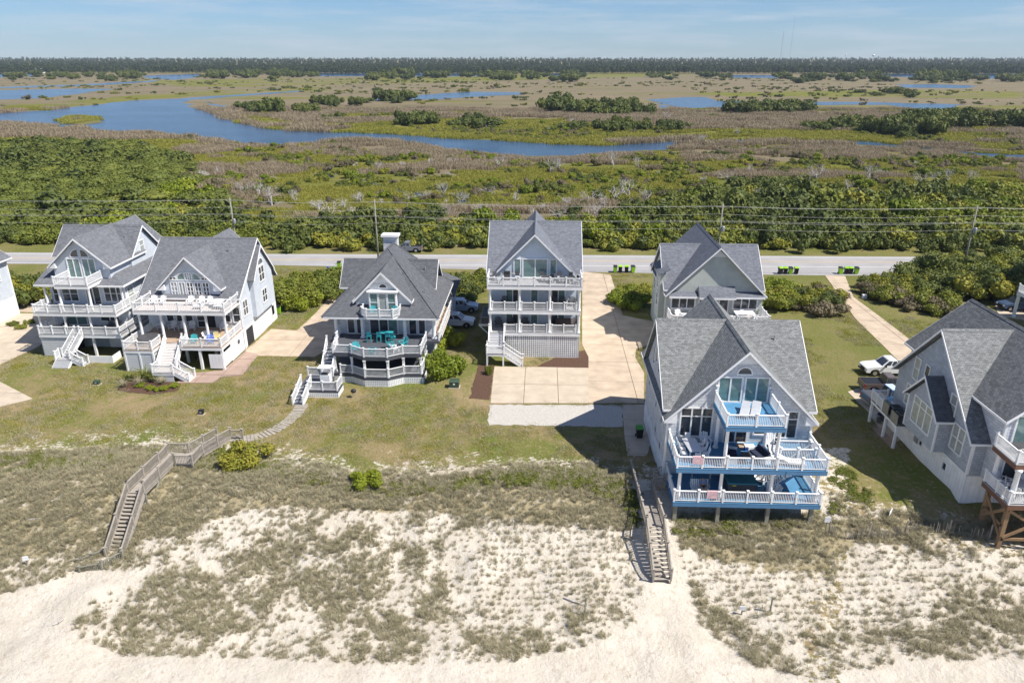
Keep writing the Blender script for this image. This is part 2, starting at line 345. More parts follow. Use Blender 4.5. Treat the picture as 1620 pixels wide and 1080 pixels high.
def gridobj(name, x0, x1, y0, y1, step, m, zf, attrs):
    xs = np.linspace(x0, x1, int((x1-x0)/step)+1); ys = np.linspace(y0, y1, int((y1-y0)/step)+1); nx, ny = len(xs), len(ys)
    X, Y = np.meshgrid(xs, ys); X = X.ravel(); Y = Y.ravel(); Z = zf(X, Y)
    me = bpy.data.meshes.new(name); me.vertices.add(nx*ny); me.vertices.foreach_set('co', np.stack([X, Y, Z], -1).ravel())
    i = (np.arange(ny-1)[:, None]*nx+np.arange(nx-1)[None]).ravel(); q = np.stack([i, i+1, i+1+nx, i+nx], -1)
    me.loops.add(q.size); me.loops.foreach_set('vertex_index', q.ravel()); me.polygons.add(len(q)); me.polygons.foreach_set('loop_start', np.arange(len(q))*4); me.polygons.foreach_set('loop_total', np.full(len(q), 4))
    me.update(calc_edges=True); me.validate(); me.polygons.foreach_set('use_smooth', [True]*len(q))
    for k, f in attrs.items():
        a = me.attributes.new(k, 'FLOAT', 'POINT'); a.data.foreach_set('value', f(X, Y).astype(np.float32))
    me.materials.append(m); o = bpy.data.objects.new(name, me); COL.objects.link(o); return struct(o)
LAWN_EDGE = [(-60, 715), (100, 700), (250, 690), (330, 690), (420, 705), (560, 742), (700, 735), (820, 728), (900, 725), (1000, 740), (1300, 770), (1400, 800), (1500, 820), (1700, 820)]
def f_lawn(X, Y):
    px, py = proj(X, Y, X*0); e = np.interp(px, [p[0] for p in LAWN_EDGE], [p[1] for p in LAWN_EDGE])
    v = np.clip((e-py)/110+.62, 0, 1.3)
    v = np.where((px > 760) & (px < 1000), np.clip((e-py)/50+.62, 0, 1.3), v)
    v = np.where((px > 1285) & (px < 1345) & (py > 705), .45, v)
    return v*(Y < 300)
VEG = [[(-80, 720), (250, 705), (430, 735), (560, 762), (700, 752), (850, 740), (970, 742), (1005, 800), (1010, 830), (840, 825), (700, 810), (560, 805), (420, 800), (250, 850), (120, 870), (-80, 900)],
       [(1068, 815), (1180, 812), (1320, 820), (1460, 822), (1700, 815), (1700, 865), (1500, 850), (1350, 862), (1300, 905), (1150, 895), (1080, 860)]]
BARE = [[(-60, 955), (60, 925), (150, 898), (235, 905), (215, 925), (150, 945), (110, 1000), (200, 1036), (420, 1042), (600, 1052), (800, 1046), (930, 1022), (1010, 985), (1015, 905), (1000, 860), (1012, 760), (1060, 820), (1078, 880), (1092, 930), (1110, 990), (1195, 1052), (1300, 1075), (1420, 1048), (1700, 1040), (1700, 1200), (-60, 1200)]]
def f_veg(X, Y):
    z = gz(X, Y); px, py = proj(X, Y, z); v = np.full(X.shape, .33)
    for p in VEG: v = np.where(inpoly(px, py, p), .75, v)
    for p in BARE: v = np.where(inpoly(px, py, p), -1., v)
    return np.where((py < 700) | (Y > 62), -2., v)
def f_dry(X, Y): return np.clip((X-18)/12, 0, 1)*np.clip((Y-60)/8, 0, 1) + np.clip((Y-100)/6, 0, 1)*.8
GN = groundmat('sand_and_lawn', True); GM = groundmat('marsh_ground', False)
gridobj('ground', -112, 112, 20, 136, .5, GN, gz, dict(lawn=f_lawn, veg=f_veg, dry=f_dry))
GREEN = [[(300, 158), (345, 175), (430, 205), (540, 209), (735, 220), (860, 226), (1010, 225), (1200, 222), (1620, 242), (1620, 212), (1080, 205), (830, 190), (640, 193), (470, 196), (360, 172)],
         [(440, 275), (560, 258), (700, 286), (1060, 242), (1240, 236), (1620, 262), (1620, 300), (1080, 330), (1000, 345), (560, 345), (330, 330)],
         [(0, 168), (200, 152), (330, 143), (520, 138), (520, 146), (300, 152), (140, 166), (0, 178)], [(200, 128), (560, 124), (1150, 112), (1150, 117), (700, 131), (300, 138)],
         [(1100, 148), (1400, 142), (1620, 146), (1620, 156), (1150, 153)], [(88, 183), (165, 183), (165, 199), (88, 199)], [(0, 397), (1620, 405), (1620, 360), (0, 360)]]
BROWN = [[(1080, 232), (1330, 238), (1480, 252), (1300, 256), (1080, 256)], [(560, 345), (700, 330), (1000, 335), (1000, 350), (560, 358)], [(250, 290), (420, 300), (520, 350), (330, 340)]]
def f_green(X, Y):
    px, py = proj(X, Y, X*0); v = np.full(X.shape, .40)-np.clip((Y-380)/300, 0, 1)*.27
    for p in GREEN: v = np.where(inpoly(px, py, p), np.where(Y > 450, .62, .95), v)
    for p in BROWN: v = np.where(inpoly(px, py, p), .15, v)
    return v
ZM = lambda X, Y: X*0
gridobj('marsh', -430, 430, 136, 466, 2., GM, ZM, dict(green=f_green))
gridobj('far_marsh', -2700, 2700, 466, 1640, 12., GM, ZM, dict(green=f_green))
gridobj('far_land', -6000, 6000, 1640, 6000, 109, GM, lambda X, Y: np.clip((Y-1640)/3000, 0, 1)*17, dict(green=lambda X, Y: X*0+.4))
b_ = MB(); b_.box(-6000, 6000, -400, 6000, -6, -5); struct(b_.build('outer_ground', GN))

# water
wm = bpy.data.materials.new('creek_water'); wm.use_nodes = True; nt = wm.node_tree; b = nt.nodes['Principled BSDF']
b.inputs['Base Color'].default_value = (.022, .060, .115, 1); b.inputs['Roughness'].default_value = .16; b.inputs['IOR'].default_value = 1.33
geo = nd(nt, 'ShaderNodeNewGeometry'); mp = nd(nt, 'ShaderNodeMapping'); mp.inputs['Scale'].default_value = (.7, 1.3, 1); nt.links.new(geo.outputs['Position'], mp.inputs['Vector'])
n1 = nd(nt, 'ShaderNodeTexNoise'); n1.inputs['Scale'].default_value = .9; n1.inputs['Detail'].default_value = 8; n1.inputs['Roughness'].default_value = .7; nt.links.new(mp.outputs[0], n1.inputs['Vector'])
n2 = nd(nt, 'ShaderNodeTexNoise'); n2.inputs['Scale'].default_value = .02; n2.inputs['Detail'].default_value = 4; nt.links.new(mp.outputs[0], n2.inputs['Vector'])
bp = nd(nt, 'ShaderNodeBump'); bp.inputs['Distance'].default_value = .25; nt.links.new(n1.outputs['Fac'], bp.inputs['Height'])
mr = nd(nt, 'ShaderNodeMapRange'); mr.inputs['From Min'].default_value = .35; mr.inputs['From Max'].default_value = .65; mr.inputs['To Min'].default_value = .25; mr.inputs['To Max'].default_value = .8; nt.links.new(n2.outputs['Fac'], mr.inputs['Value']); nt.links.new(mr.outputs[0], bp.inputs['Strength'])
nt.links.new(bp.outputs[0], b.inputs['Normal'])
CREEK = [(-40, 181), (0, 179), (67, 175), (133, 168), (200, 160), (287, 156), (333, 152.5), (400, 148.5), (480, 143.5), (478, 145.2), (400, 151), (367, 153), (300, 158.5), (290, 163), (333, 177), (367, 192), (423, 203), (467, 207.5), (540, 209), (640, 213), (727, 220), (807, 223), (873, 228), (940, 230.7), (1007, 227), (1080, 223), (1213, 221), (1380, 224), (1447, 233), (1547, 242), (1660, 247),
         (1660, 255), (1563, 251), (1480, 238), (1367, 229.5), (1213, 225), (1080, 229), (1060, 238), (973, 245), (873, 250), (827, 250), (747, 245), (710, 238), (667, 230), (573, 223), (480, 229), (433, 232), (360, 227), (300, 218), (250, 213), (150, 212), (133, 203), (83, 200), (0, 196), (-40, 195)]
PONDS = [[(-40, 143), (0, 143), (120, 140.5), (180, 141), (113, 150), (60, 156), (0, 158), (-40, 158.5)], [(-30, 138.6), (120, 134), (200, 130), (252, 127), (240, 130), (140, 136), (0, 140)], [(-40, 113.5), (70, 114.5), (60, 120), (0, 123), (-40, 123)],
         [(227, 120), (317, 117), (315, 122), (273, 127), (232, 124)], [(495, 114.5), (640, 114), (770, 115), (760, 121), (500, 121)], [(590, 157), (650, 151), (740, 145.7), (823, 146), (830, 150), (773, 152), (690, 157.7), (593, 159)],
         [(857, 160), (900, 155), (903, 163), (870, 166)], [(1020, 158), (1080, 154), (1117, 154), (1133, 160), (1247, 161), (1370, 161.7), (1530, 166), (1487, 177), (1447, 173), (1400, 166), (1253, 166.7), (1173, 162), (1147, 170), (1080, 172), (1065, 168)],
         [(1420, 134), (1480, 133.5), (1545, 136), (1530, 140), (1430, 139)], [(1153, 119), (1253, 119.5), (1247, 124), (1157, 123)], [(1340, 117), (1500, 115.5), (1660, 116), (1660, 125), (1560, 125), (1430, 122), (1350, 121)], [(865, 116), (925, 117), (925, 120.5), (870, 120)],
         [(328, 160), (350, 167), (390, 181), (380, 181.5), (333, 164.5)], [(565, 283), (600, 292), (690, 310), (745, 318), (760, 326), (740, 327), (690, 315), (600, 297), (560, 288)], [(505, 270), (520, 272), (530, 281), (515, 280)], [(1045, 163), (1055, 170), (1058, 182), (1048, 181)]]
def rough_edge(px):
    w = [at(*p) for p in px]; out = []; n = len(w)
    for i in range(n):
        a, c = np.array(w[i]), np.array(w[(i+1) % n]); ln = np.linalg.norm(c-a); k = max(2, min(14, int(ln/9)))
        for j in range(k):
            p = a+(c-a)*j/k; amp = min(3.5, ln*.035)*(.5 if p[1] < 500 else 1.4)
            nn = np.array((-(c-a)[1], (c-a)[0]))/max(ln, 1e-6); out.append(tuple(p+nn*amp*(random.random()-.5)*(0 if j == 0 else 2)))
    return out
def sheet(name, poly, z, m):
    me = bpy.data.meshes.new(name); me.from_pydata([(x, y, z) for x, y in poly], [], [tuple(range(len(poly)))]); me.update()
    if me.polygons[0].normal.z < 0: me.flip_normals()
    me.materials.append(m); o = bpy.data.objects.new(name, me); COL.objects.link(o); return struct(o)
WATER = []
for k, p in enumerate([CREEK]+PONDS):
    w = rough_edge(p); WATER.append(w); sheet('creek_water' if k == 0 else 'pond_water', w, .05 if k == 0 else .06, wm)
MARSHIS = rough_edge([(90, 188), (120, 184), (150, 185), (163, 194), (130, 198), (100, 196)])
b_ = MB(); b_.prism(MARSHIS, 0, .3); o = struct(b_.build('marsh_island', GM)); a = o.data.attributes.new('green', 'FLOAT', 'POINT'); a.data.foreach_set('value', [.6]*len(o.data.vertices))

# road and its markings
RT = [(-300, 121.5), (-120, 124.3), (-48.3, 125.6), (0, 126.8), (40, 127.8), (75, 128.4), (130, 129.2), (300, 131)]
RB = [(-300, 114), (-120, 116.6), (-45.8, 118.2), (-20, 117.2), (0, 116.4), (20, 115.8), (44.5, 115.6), (75, 116.4), (130, 117.5), (300, 120)]
def strip(name, top, bot, z, m):
    me = MB(); me.extr([(x, y, z-.10) for x, y in bot]+[(x, y, z-.10) for x, y in top[::-1]], (0, 0, .10)); return struct(me.build(name, m))
strip('road', RT, RB, .03, ASPH)
def rline(name, f, w, m, dash=None):
    X = np.arange(-200, 200, 4.); bb = MB()
    for i, x in enumerate(X):
        if dash and i % dash[1] >= dash[0]: continue
        y0, y1 = f(x), f(x+4); bb.extr([(x, y0, .026), (x+4.02, y1, .026), (x+4.02, y1+w, .026), (x, y0+w, .026)], (0, 0, .008))
    return struct(bb.build(name, m))
yt = lambda x: float(np.interp(x, *zip(*RT))); 
rline('edge_marking', lambda x: yt(x)-1.0, .16, PAINTW); rline('edge_marking', lambda x: yt(x)-7.2, .16, PAINTW)
rline('centre_marking', lambda x: yt(x)-4.15, .12, PAINTY); rline('centre_marking', lambda x: yt(x)-3.8, .12, PAINTY)

# paved areas: every slab is a piece of its own
def clip(poly, axis, v, keep_less):
    out = []; n = len(poly)
    for i in range(n):
        a, c = poly[i], poly[(i+1) % n]; ia = (a[axis] <= v) == keep_less; ic = (c[axis] <= v) == keep_less
        if ia: out.append(a)
        if ia != ic:
            t = (v-a[axis])/(c[axis]-a[axis]); out.append((a[0]+(c[0]-a[0])*t, a[1]+(c[1]-a[1])*t))
    return out
JOINT = mat('sandy_joint', (.17, .13, .09), .95)
def paving(name, poly, sx, sy, m, zt=.05, base=JOINT, rot=0, piece='slab', gap=.03):
    c0 = np.mean(poly, 0); ca, sa = math.cos(rot), math.sin(rot)
    loc = [((x-c0[0])*ca+(y-c0[1])*sa, -(x-c0[0])*sa+(y-c0[1])*ca) for x, y in poly]
    back = lambda p: (c0[0]+p[0]*ca-p[1]*sa, c0[1]+p[0]*sa+p[1]*ca)
    bb = MB(); bb.prism(poly, -.25, zt-.035); par = struct(bb.build(name, base))
    xs = [p[0] for p in loc]; ys = [p[1] for p in loc]; nx = max(1, round((max(xs)-min(xs))/sx)); ny = max(1, round((max(ys)-min(ys))/sy))
    for i in range(nx):
        for j in range(ny):
            x0 = min(xs)+(max(xs)-min(xs))*i/nx; x1 = min(xs)+(max(xs)-min(xs))*(i+1)/nx; y0 = min(ys)+(max(ys)-min(ys))*j/ny; y1 = min(ys)+(max(ys)-min(ys))*(j+1)/ny
            q = loc
            for ax, v, l in ((0, x1-gap, True), (0, x0+gap, False), (1, y1-gap, True), (1, y0+gap, False)):
                if q: q = clip(q, ax, v, l)
            if len(q) < 3: continue
            ar = abs(sum(q[k][0]*q[(k+1) % len(q)][1]-q[(k+1) % len(q)][0]*q[k][1] for k in range(len(q))))/2
            if ar < .25: continue
            sb = MB(); sb.prism([back(p) for p in q], -.1, zt+random.uniform(-.006, .006)); sb.build(piece, m, par)
    return par
px = lambda *pts: [at(*p) for p in pts]
paving('driveway', px((921, 430), (966, 435), (978, 473), (985, 499), (1035, 509), (1030, 545), (1006, 552), (1005, 566), (1019, 590), (1019, 638), (931, 638), (931, 565), (921, 545)), 4.4, 5.5, CONC, .05)
paving('parking_pad', px((782, 580), (931, 582), (931, 638), (776, 638)), 4.1, 4.6, CONC2, .046)
def frayed(poly, amp, step):
    out = []
    for i in range(len(poly)):
        a, c = np.array(poly[i]), np.array(poly[(i+1) % len(poly)]); n = max(2, int(np.linalg.norm(c-a)/step)); out += [tuple(a+(c-a)*j/n+rng.normal(0, amp, 2)) for j in range(n)]
    return out
bb = MB(); bb.prism(frayed(px((774, 640.5), (983, 640.5), (985, 675), (772, 672)), .09, .5), -.1, .035); struct(bb.build('gravel_pad', GRAV))
paving('driveway', px((984, 640), (1019, 640), (1030, 700), (1014, 750), (996, 746), (988, 690)), 4, 3.2, CONC2, .048)
paving('driveway', px((387, 555), (429, 521), (470, 523), (500, 495), (538, 452), (560, 428), (588, 428), (575, 470), (560, 530), (497, 565), (408, 563)), 5, 5, CONC, .05)
paving('paver_path', px((409, 561), (388, 556), (372, 570), (352, 586), (290, 592), (280, 606), (335, 606), (352, 596), (383, 594)), 2.2, 2.2, PAVER, .045)
paving('driveway', px((-60, 600), (0, 577), (62, 548), (95, 515), (120, 497), (28, 496), (-60, 520)), 5, 5, CONC2, .05)
paving('driveway', px((28, 494), (35, 478), (95, 480), (110, 494)), 6, 6, CONC, .047)
paving('parking_pad', px((-60, 598), (0, 604), (52, 631), (-5, 645), (-60, 645)), 4, 4, CONC2, .05)
paving('driveway', px((1305, 436), (1337, 437), (1350, 470), (1385, 496), (1430, 530), (1475, 566), (1490, 590), (1440, 590), (1395, 545), (1352, 503), (1326, 465)), 4.5, 4.5, CONC, .05)
paving('parking_pad', px((1341, 620), (1378, 608), (1440, 610), (1470, 660), (1440, 690), (1415, 700), (1395, 684), (1372, 650)), 4.5, 4.5, CONC2, .045)
paving('paver_path', px((1380, 678), (1394, 676), (1420, 705), (1412, 712)), .9, .9, PAVER, .047, piece='paver')
paving('driveway', px((1570, 470), (1700, 470), (1700, 520), (1580, 500)), 5, 5, CONC2, .05)
for nm, pp in (('mulch_bed', ((876, 566), (931, 552), (932, 582), (845, 582))), ('mulch_bed', ((742, 630), (758, 575), (782, 578), (775, 632))), ('mulch_bed', ((185, 618), (195, 598), (250, 600), (285, 608), (283, 618), (240, 624)))):
    bb = MB(); bb.prism(frayed(px(*pp), .06, .5), -.1, .03); struct(bb.build(nm, MULCH))
# stepping path from the grey-decked house to the dune walk
pw = [at(*p) for p in ((478, 641), (468, 656), (452, 670), (432, 682), (408, 691), (385, 695), (368, 693))]
par = MB(); par.prism([(pw[0][0]-.5, pw[0][1]), (pw[0][0]+.5, pw[0][1]), (pw[0][0]+.5, pw[0][1]+.3), (pw[0][0]-.5, pw[0][1]+.3)], -.1, .03); par = struct(par.build('board_path', WOOD))
for i in range(len(pw)-1):
    a, c = np.array(pw[i]), np.array(pw[i+1]); n = int(np.linalg.norm(c-a)/.32)
    d = (c-a)/np.linalg.norm(c-a); nn = np.array((-d[1], d[0]))
    for j in range(n):
        p = a+(c-a)*(j+.5)/n; w = .62+random.uniform(-.06, .06); z = g(*p)+.05
        q = MB(); q.hexa(*[[(*(p+d*s1*.14+nn*s2*w), zz) for s1, s2 in ((-1, -1), (1, -1), (1, 1), (-1, 1))] for zz in (z-.08, z+random.uniform(0, .02))]); q.build('plank', WOOD, par)

# ------------------------------------------------------------------ house parts
def FF(y): return ((0, y), (1, 0), (0, -1))       # frame of a front wall (faces the beach); u = world x
def FR(x): return ((x, 0), (0, 1), (1, 0))        # right-hand side wall; u = world y
def FL(x): return ((x, 0), (0, 1), (-1, 0))       # left-hand side wall; u = world y
def window(par, fr, u0, u1, z0, z1, cols=1, rows=1, glass=None, name='window', case=.11, trans=None):
    glass = glass or GLASS; m = MB(); n0 = -.03
    m.fbox(fr, u0-case, u0, z0-case, z1+case, n0, .07); m.fbox(fr, u1, u1+case, z0-case, z1+case, n0, .07)
    m.fbox(fr, u0, u1, z1, z1+case, n0, .072); m.fbox(fr, u0, u1, z0-case, z0, n0, .09)
    us = [u0+(u1-u0)*i/cols for i in range(cols+1)]
    zs = [z0+(z1-z0)*i/rows for i in range(rows+1)] if trans is None else [z0, z0+(z1-z0)*trans, z1]
    for u in us[1:-1]: m.fbox(fr, u-.06, u+.06, z0, z1, n0, .06)
    for z in zs[1:-1]: m.fbox(fr, u0, u1, z-.035, z+.035, n0, .055)
    w = m.build(name, WHITE, par)
    for i in range(cols):
        for j in range(len(zs)-1):
            gl = glass[i % len(glass)] if isinstance(glass, (list, tuple)) else glass
            p = MB(); p.fbox(fr, us[i]+.03, us[i+1]-.03, zs[j]+.02, zs[j+1]-.02, -.02, .02); p.build('pane', gl, w)
    return w
def arch(par, fr, uc, z0, r, glass=None, a0=0, a1=180, n=10, case=.10):
    o, u, nn = fr; P = lambda a, z, d: Vector((o[0]+u[0]*a+nn[0]*d, o[1]+u[1]*a+nn[1]*d, z))
    ang = [R(a0+(a1-a0)*i/n) for i in range(n+1)]; m = MB()
    for i in range(n):
        q = [(uc+k*math.cos(t), z0+k*math.sin(t)) for k, t in ((r, ang[i]), (r+case, ang[i]), (r+case, ang[i+1]), (r, ang[i+1]))]
        m.extr([P(a, z, -.03) for a, z in q], (nn[0]*.1, nn[1]*.1, 0))
    e0 = uc+(r+case)*min(math.cos(ang[0]), math.cos(ang[-1])); e1 = uc+(r+case)*max(math.cos(ang[0]), math.cos(ang[-1]))
    m.fbox(fr, e0, e1, z0-case, z0, -.03, .072)
    w = m.build('arched_window', WHITE, par); p = MB()
    p.extr([P(uc, z0, -.02)]+[P(uc+r*.97*math.cos(t), z0+r*.97*math.sin(t), -.02) for t in ang], (nn[0]*.035, nn[1]*.035, 0)); p.build('pane', glass or GLASS, w); return w
def railing(par, p0, p1, n=3, h=1.0, mat_=None, ends=(1, 1), bal=.125, bm=None, pw=.13, name='railing'):
    mat_ = mat_ or WHITE; p0, p1 = Vector(p0), Vector(p1); d = p1-p0; L = math.hypot(d.x, d.y); z = lambda k: Vector((0, 0, k))
    m = MB(); m.sbar(p0+z(h-.075), p1+z(h-.075), .11, .065); rl = m.build(name, mat_, par); m = MB(); m.sbar(p0+z(.10), p1+z(.10), .06, .06); m.build('bottom_rail', mat_, rl)
    for i in range(n+1):
        if (i == 0 and not ends[0]) or (i == n and not ends[1]): continue
        p = p0+d*i/n; q = MB(); s = pw/2; q.box(p.x-s, p.x+s, p.y-s, p.y+s, p.z-.02, p.z+h+.06); s += .035; q.box(p.x-s, p.x+s, p.y-s, p.y+s, p.z+h+.06, p.z+h+.11)
        q.build('post', mat_, rl)
    k = max(2, int(L/bal)); q = MB(); s = .021
    for i in range(k):
        p = p0+d*(i+.5)/k; q.box(p.x-s, p.x+s, p.y-s, p.y+s, p.z+.13, p.z+h-.07)
    q.build('baluster', bm or mat_, rl, kind='stuff'); return rl
def railrun(par, pts, z, spacing=1.9, **k):
    for i in range(len(pts)-1):
        a, c = pts[i], pts[i+1]; n = max(1, round(math.dist(a, c)/spacing)); railing(par, (*a, z), (*c, z), n, ends=(1, 1 if i == len(pts)-2 else 0), **k)
def column(par, x, y, z0, z1, r=.15, mat_=None, square=False):
    m = MB()
    if square: m.box(x-r, x+r, y-r, y+r, z0, z1); m.box(x-r*1.4, x+r*1.4, y-r*1.4, y+r*1.4, z0+.003, z0+.18); m.box(x-r*1.4, x+r*1.4, y-r*1.4, y+r*1.4, z1-.15, z1-.003)
    else: m.lathe((x, y, z0), [(r*1.5, 0), (r*1.5, .1), (r*1.1, .18), (r, .3), (r*.88, (z1-z0)-.25), (r*1.25, (z1-z0)-.12), (r*1.3, z1-z0)], 14)
    return m.build('column', mat_ or WHITE, par, smooth=not square)
def deck(par, poly, z, top, fas, fh=.3, name='deck'):
    m = MB(); m.prism(poly, z-.05, z); d = m.build(name, top, par); c = np.mean(poly, 0); f = MB()
    ins = [tuple(c+(np.array(p)-c)*(1-.03/max(.5, np.linalg.norm(np.array(p)-c)))) for p in poly]; f.prism(ins, z-.05-fh, z-.053); f.build('fascia', fas, d); return d
def stairs(par, top, bot, w, n, tread, string, open_=True, rail=(1, 1), railh=.95, side=None, railm=None):
    top, bot = Vector(top), Vector(bot); d = bot-top; hd = Vector((d.x, d.y, 0)); L = hd.length; hd.normalize(); c = Vector((-hd.y, hd.x, 0))*w/2
    m = MB()
    for s in (-1, 1): m.sbar(top+c*s-Vector((0, 0, .32)), bot+c*s-Vector((0, 0, .30)), .06, .30)
    st = m.build('stairs', string, par)
    for i in range(n):
        p = top+d*((i+.5)/n); p.z = top.z+d.z*(i+1)/n+(-d.z/n)*.5; a = hd*(L/n*.52); q = MB()
        q.hexa([p-a-c*.97-Vector((0, 0, .05)), p+a-c*.97-Vector((0, 0, .05)), p+a+c*.97-Vector((0, 0, .05)), p-a+c*.97-Vector((0, 0, .05))], [p-a-c*.97, p+a-c*.97, p+a+c*.97, p-a+c*.97]); q.build('tread', tread, st)
        if not open_: q = MB(); e = p+a; zz = -d.z/n; q.hexa([e-c*.96-Vector((0, 0, zz)), e-hd*.03-c*.96-Vector((0, 0, zz)), e-hd*.03+c*.96-Vector((0, 0, zz)), e+c*.96-Vector((0, 0, zz))], [e-c*.96-Vector((0, 0, .052)), e-hd*.03-c*.96-Vector((0, 0, .052)), e-hd*.03+c*.96-Vector((0, 0, .052)), e+c*.96-Vector((0, 0, .052))]); q.build('riser', string, st)
    for k, s in enumerate((-1, 1)):
        if rail[k]: railing(par, top+c*s, bot+c*s, max(1, round(L/1.9)), railh, mat_=railm)
    return st
def lattice(par, fr, u0, u1, z0, z1, step=.24, name='lattice'):
    m = MB(); u = u0
    while u <= u1+.001: m.fbox(fr, u-.055, u+.055, z0, z1, .0, .018); u += step
    z = z0+.05
    while z <= z1: m.fbox(fr, u0, u1, z-.055, z+.055, .02, .036); z += step
    return m.build(name, WHITE, par, kind='stuff')
def gable(par, axis, lo, hi, rc, rz, ea, eb, m, rake=(1, 1), t=.16, trim=.22, name='roof', cap=True):
    """ridge along axis from lo to hi at rc/rz; ea, eb = (coordinate, z) of the two eaves"""
    P = (lambda a, c, z: (a, c, z)) if axis == 'X' else (lambda a, c, z: (c, a, z))
    b = MB()
    for e in (ea, eb): b.slab([P(lo, rc, rz), P(hi, rc, rz), P(hi, e[0], e[1]), P(lo, e[0], e[1])], t)
    r = b.build(name, m, par)
    for k, a in enumerate((lo, hi)):
        if not rake[k]: continue
        s = -1 if k == 0 else 1; q = MB()
        for e in (ea, eb):
            q.extr([P(a+s*.004, rc, rz-.02), P(a+s*.004, e[0], e[1]-.02), P(a+s*.004, e[0], e[1]-trim-.02), P(a+s*.004, rc, rz-trim-.02)], P(s*.05, 0, 0))
        q.build('rake_board', WHITE, r)
    for e in (ea, eb):
        q = MB(); d = .05 if e[0] > rc else -.05; q.extr([P(lo, e[0]+d*.1, e[1]-.02), P(hi, e[0]+d*.1, e[1]-.02), P(hi, e[0]+d*.1, e[1]-.2), P(lo, e[0]+d*.1, e[1]-.2)], P(0, d, 0)); q.build('eave_board', WHITE, r)
    if cap:
        q = MB(); sa = (rz-ea[1])/abs(rc-ea[0]); sb = (rz-eb[1])/abs(rc-eb[0]); q.extr([P(lo, rc-math.copysign(.2, rc-ea[0]), rz-.2*sa+.035), P(lo, rc, rz+.05), P(lo, rc-math.copysign(.2, rc-eb[0]), rz-.2*sb+.035), P(lo, rc, rz-.25)], P(hi-lo, 0, 0)); q.build('ridge_cap', m, r)
    return r
def wall(par, pts, vec, m, name='wall'):
    b = MB(); b.extr(pts, vec); return b.build(name, m, par)
def wbox(par, x0, x1, y0, y1, z0, z1, m, name='wall'):
    b = MB(); b.box(x0, x1, y0, y1, z0, z1); return b.build(name, m, par)
def trimz(par, x, y, z0, z1, s=.09):
    return wbox(par, x-s, x+s, y-s, y+s, z0, z1, WHITE, 'corner_trim')
def ventpipe(par, x, y, z):
    m = MB(); m.tube((x, y, z-.3), (x, y, z+.35), .06, n=8); m.build('vent_pipe', METAL, par)
def walllight(par, fr, u, z):
    m = MB(); m.fbox(fr, u-.06, u+.06, z-.05, z+.2, 0, .12); m.fbox(fr, u-.12, u+.12, z+.2, z+.24, 0, .25); m.build('wall_light', WHITE, par)

# ------------------------------------------------------------------ house with blue decks (foreground, right of centre)
H = thing('beach_house', 'three-storey grey house with bright blue decks and white railings beside the dune stairs', 'house', (16, 58, 0))
wall(H, [(10.3, 52.12, 0), (10.3, 52.12, 6.3), (10.3, 59, 11.8), (10.3, 63.9, 6.5), (10.3, 63.9, 0)], (11.3, 0, 0), SHAKE)
wall(H, [(10.305, 52.1, 3.0), (21.595, 52.1, 3.0), (21.595, 52.1, 6.3), (15.95, 52.1, 11.95), (10.305, 52.1, 6.3)], (0, 6.5, 0), SHAKE)
wall(H, [(12, 60, 5), (19.9, 60, 5), (19.9, 60, 7.9), (15.95, 60, 11.9), (12, 60, 7.9)], (0, 5.6, 0), SHAKE)
RP = ROOF['pale']
gable(H, 'X', 9.95, 22.0, 59.0, 12.2, (52.4, 6.89), (64.45, 6.3), RP, rake=(1, 1))
gable(H, 'Y', 51.62, 66.0, 15.95, 12.26, (9.95, 6.26), (21.95, 6.26), RP, rake=(1, 1))
for x, s in ((9.98, 1), (21.92, -1)):
    m = MB(); m.extr([(x, 51.64, 6.04), (x+s*.95, 51.64, 6.04), (x+s*.95, 51.64, 6.9)], (0, .45, 0)); m.build('eave_return', WHITE, H)
F = FF(52.1)
m = MB(); m.extr([(15.0, 52.06, 11.08), (16.9, 52.06, 11.08), (15.95, 52.06, 12.0)], (0, -.06, 0)); m.build('peak_panel', WHITE, H)
window(H, F, 14.05, 15.75, 7.85, 9.85, 2, 1, CURT, 'french_door', .12); window(H, F, 16.1, 17.8, 7.85, 9.85, 2, 1, CURT, 'french_door', .12)
arch(H, F, 15.9, 10.2, .52)
window(H, F, 11.35, 13.75, 4.75, 7.15, 3, 1, GLASS, trans=.72); window(H, F, 18.95, 20.45, 4.75, 7.0, 2, 1, GLASS, trans=.72)
window(H, F, 14.9, 16.6, 4.25, 6.5, 2, 1, GLASS, 'french_door'); window(H, F, 17.2, 18.3, 5.0, 6.4, 1, 2); window(H, F, 14.2, 16.0, 1.25, 3.3, 2, 1, GLASS, 'sliding_door'); window(H, F, 18.0, 19.6, 1.9, 3.3, 2, 1)
for u, z in ((13.9, 9.0), (17.95, 9.0), (14.5, 6.2)): walllight(H, F, u, z)
LW = FL(10.3)
for u, z0, z1 in ((57.2, 4.6, 6.2), (57.2, 7.9, 9.4), (58.6, 8.3, 10.2), (60.0, 7.6, 9.1), (54.2, 4.6, 6.2), (54.0, 1.4, 2.9), (56.6, 1.5, 3.0), (61.5, 4.7, 6.2)): window(H, LW, u, u+.75, z0, z1, 1, 2, case=.07)
wbox(H, 10.26, 10.3, 52.2, 63.8, 0, 2.0, BATTEN, 'base_panel'); trimz(H, 10.3, 52.08, 1.2, 6.2); trimz(H, 21.6, 52.08, 1.2, 6.2)
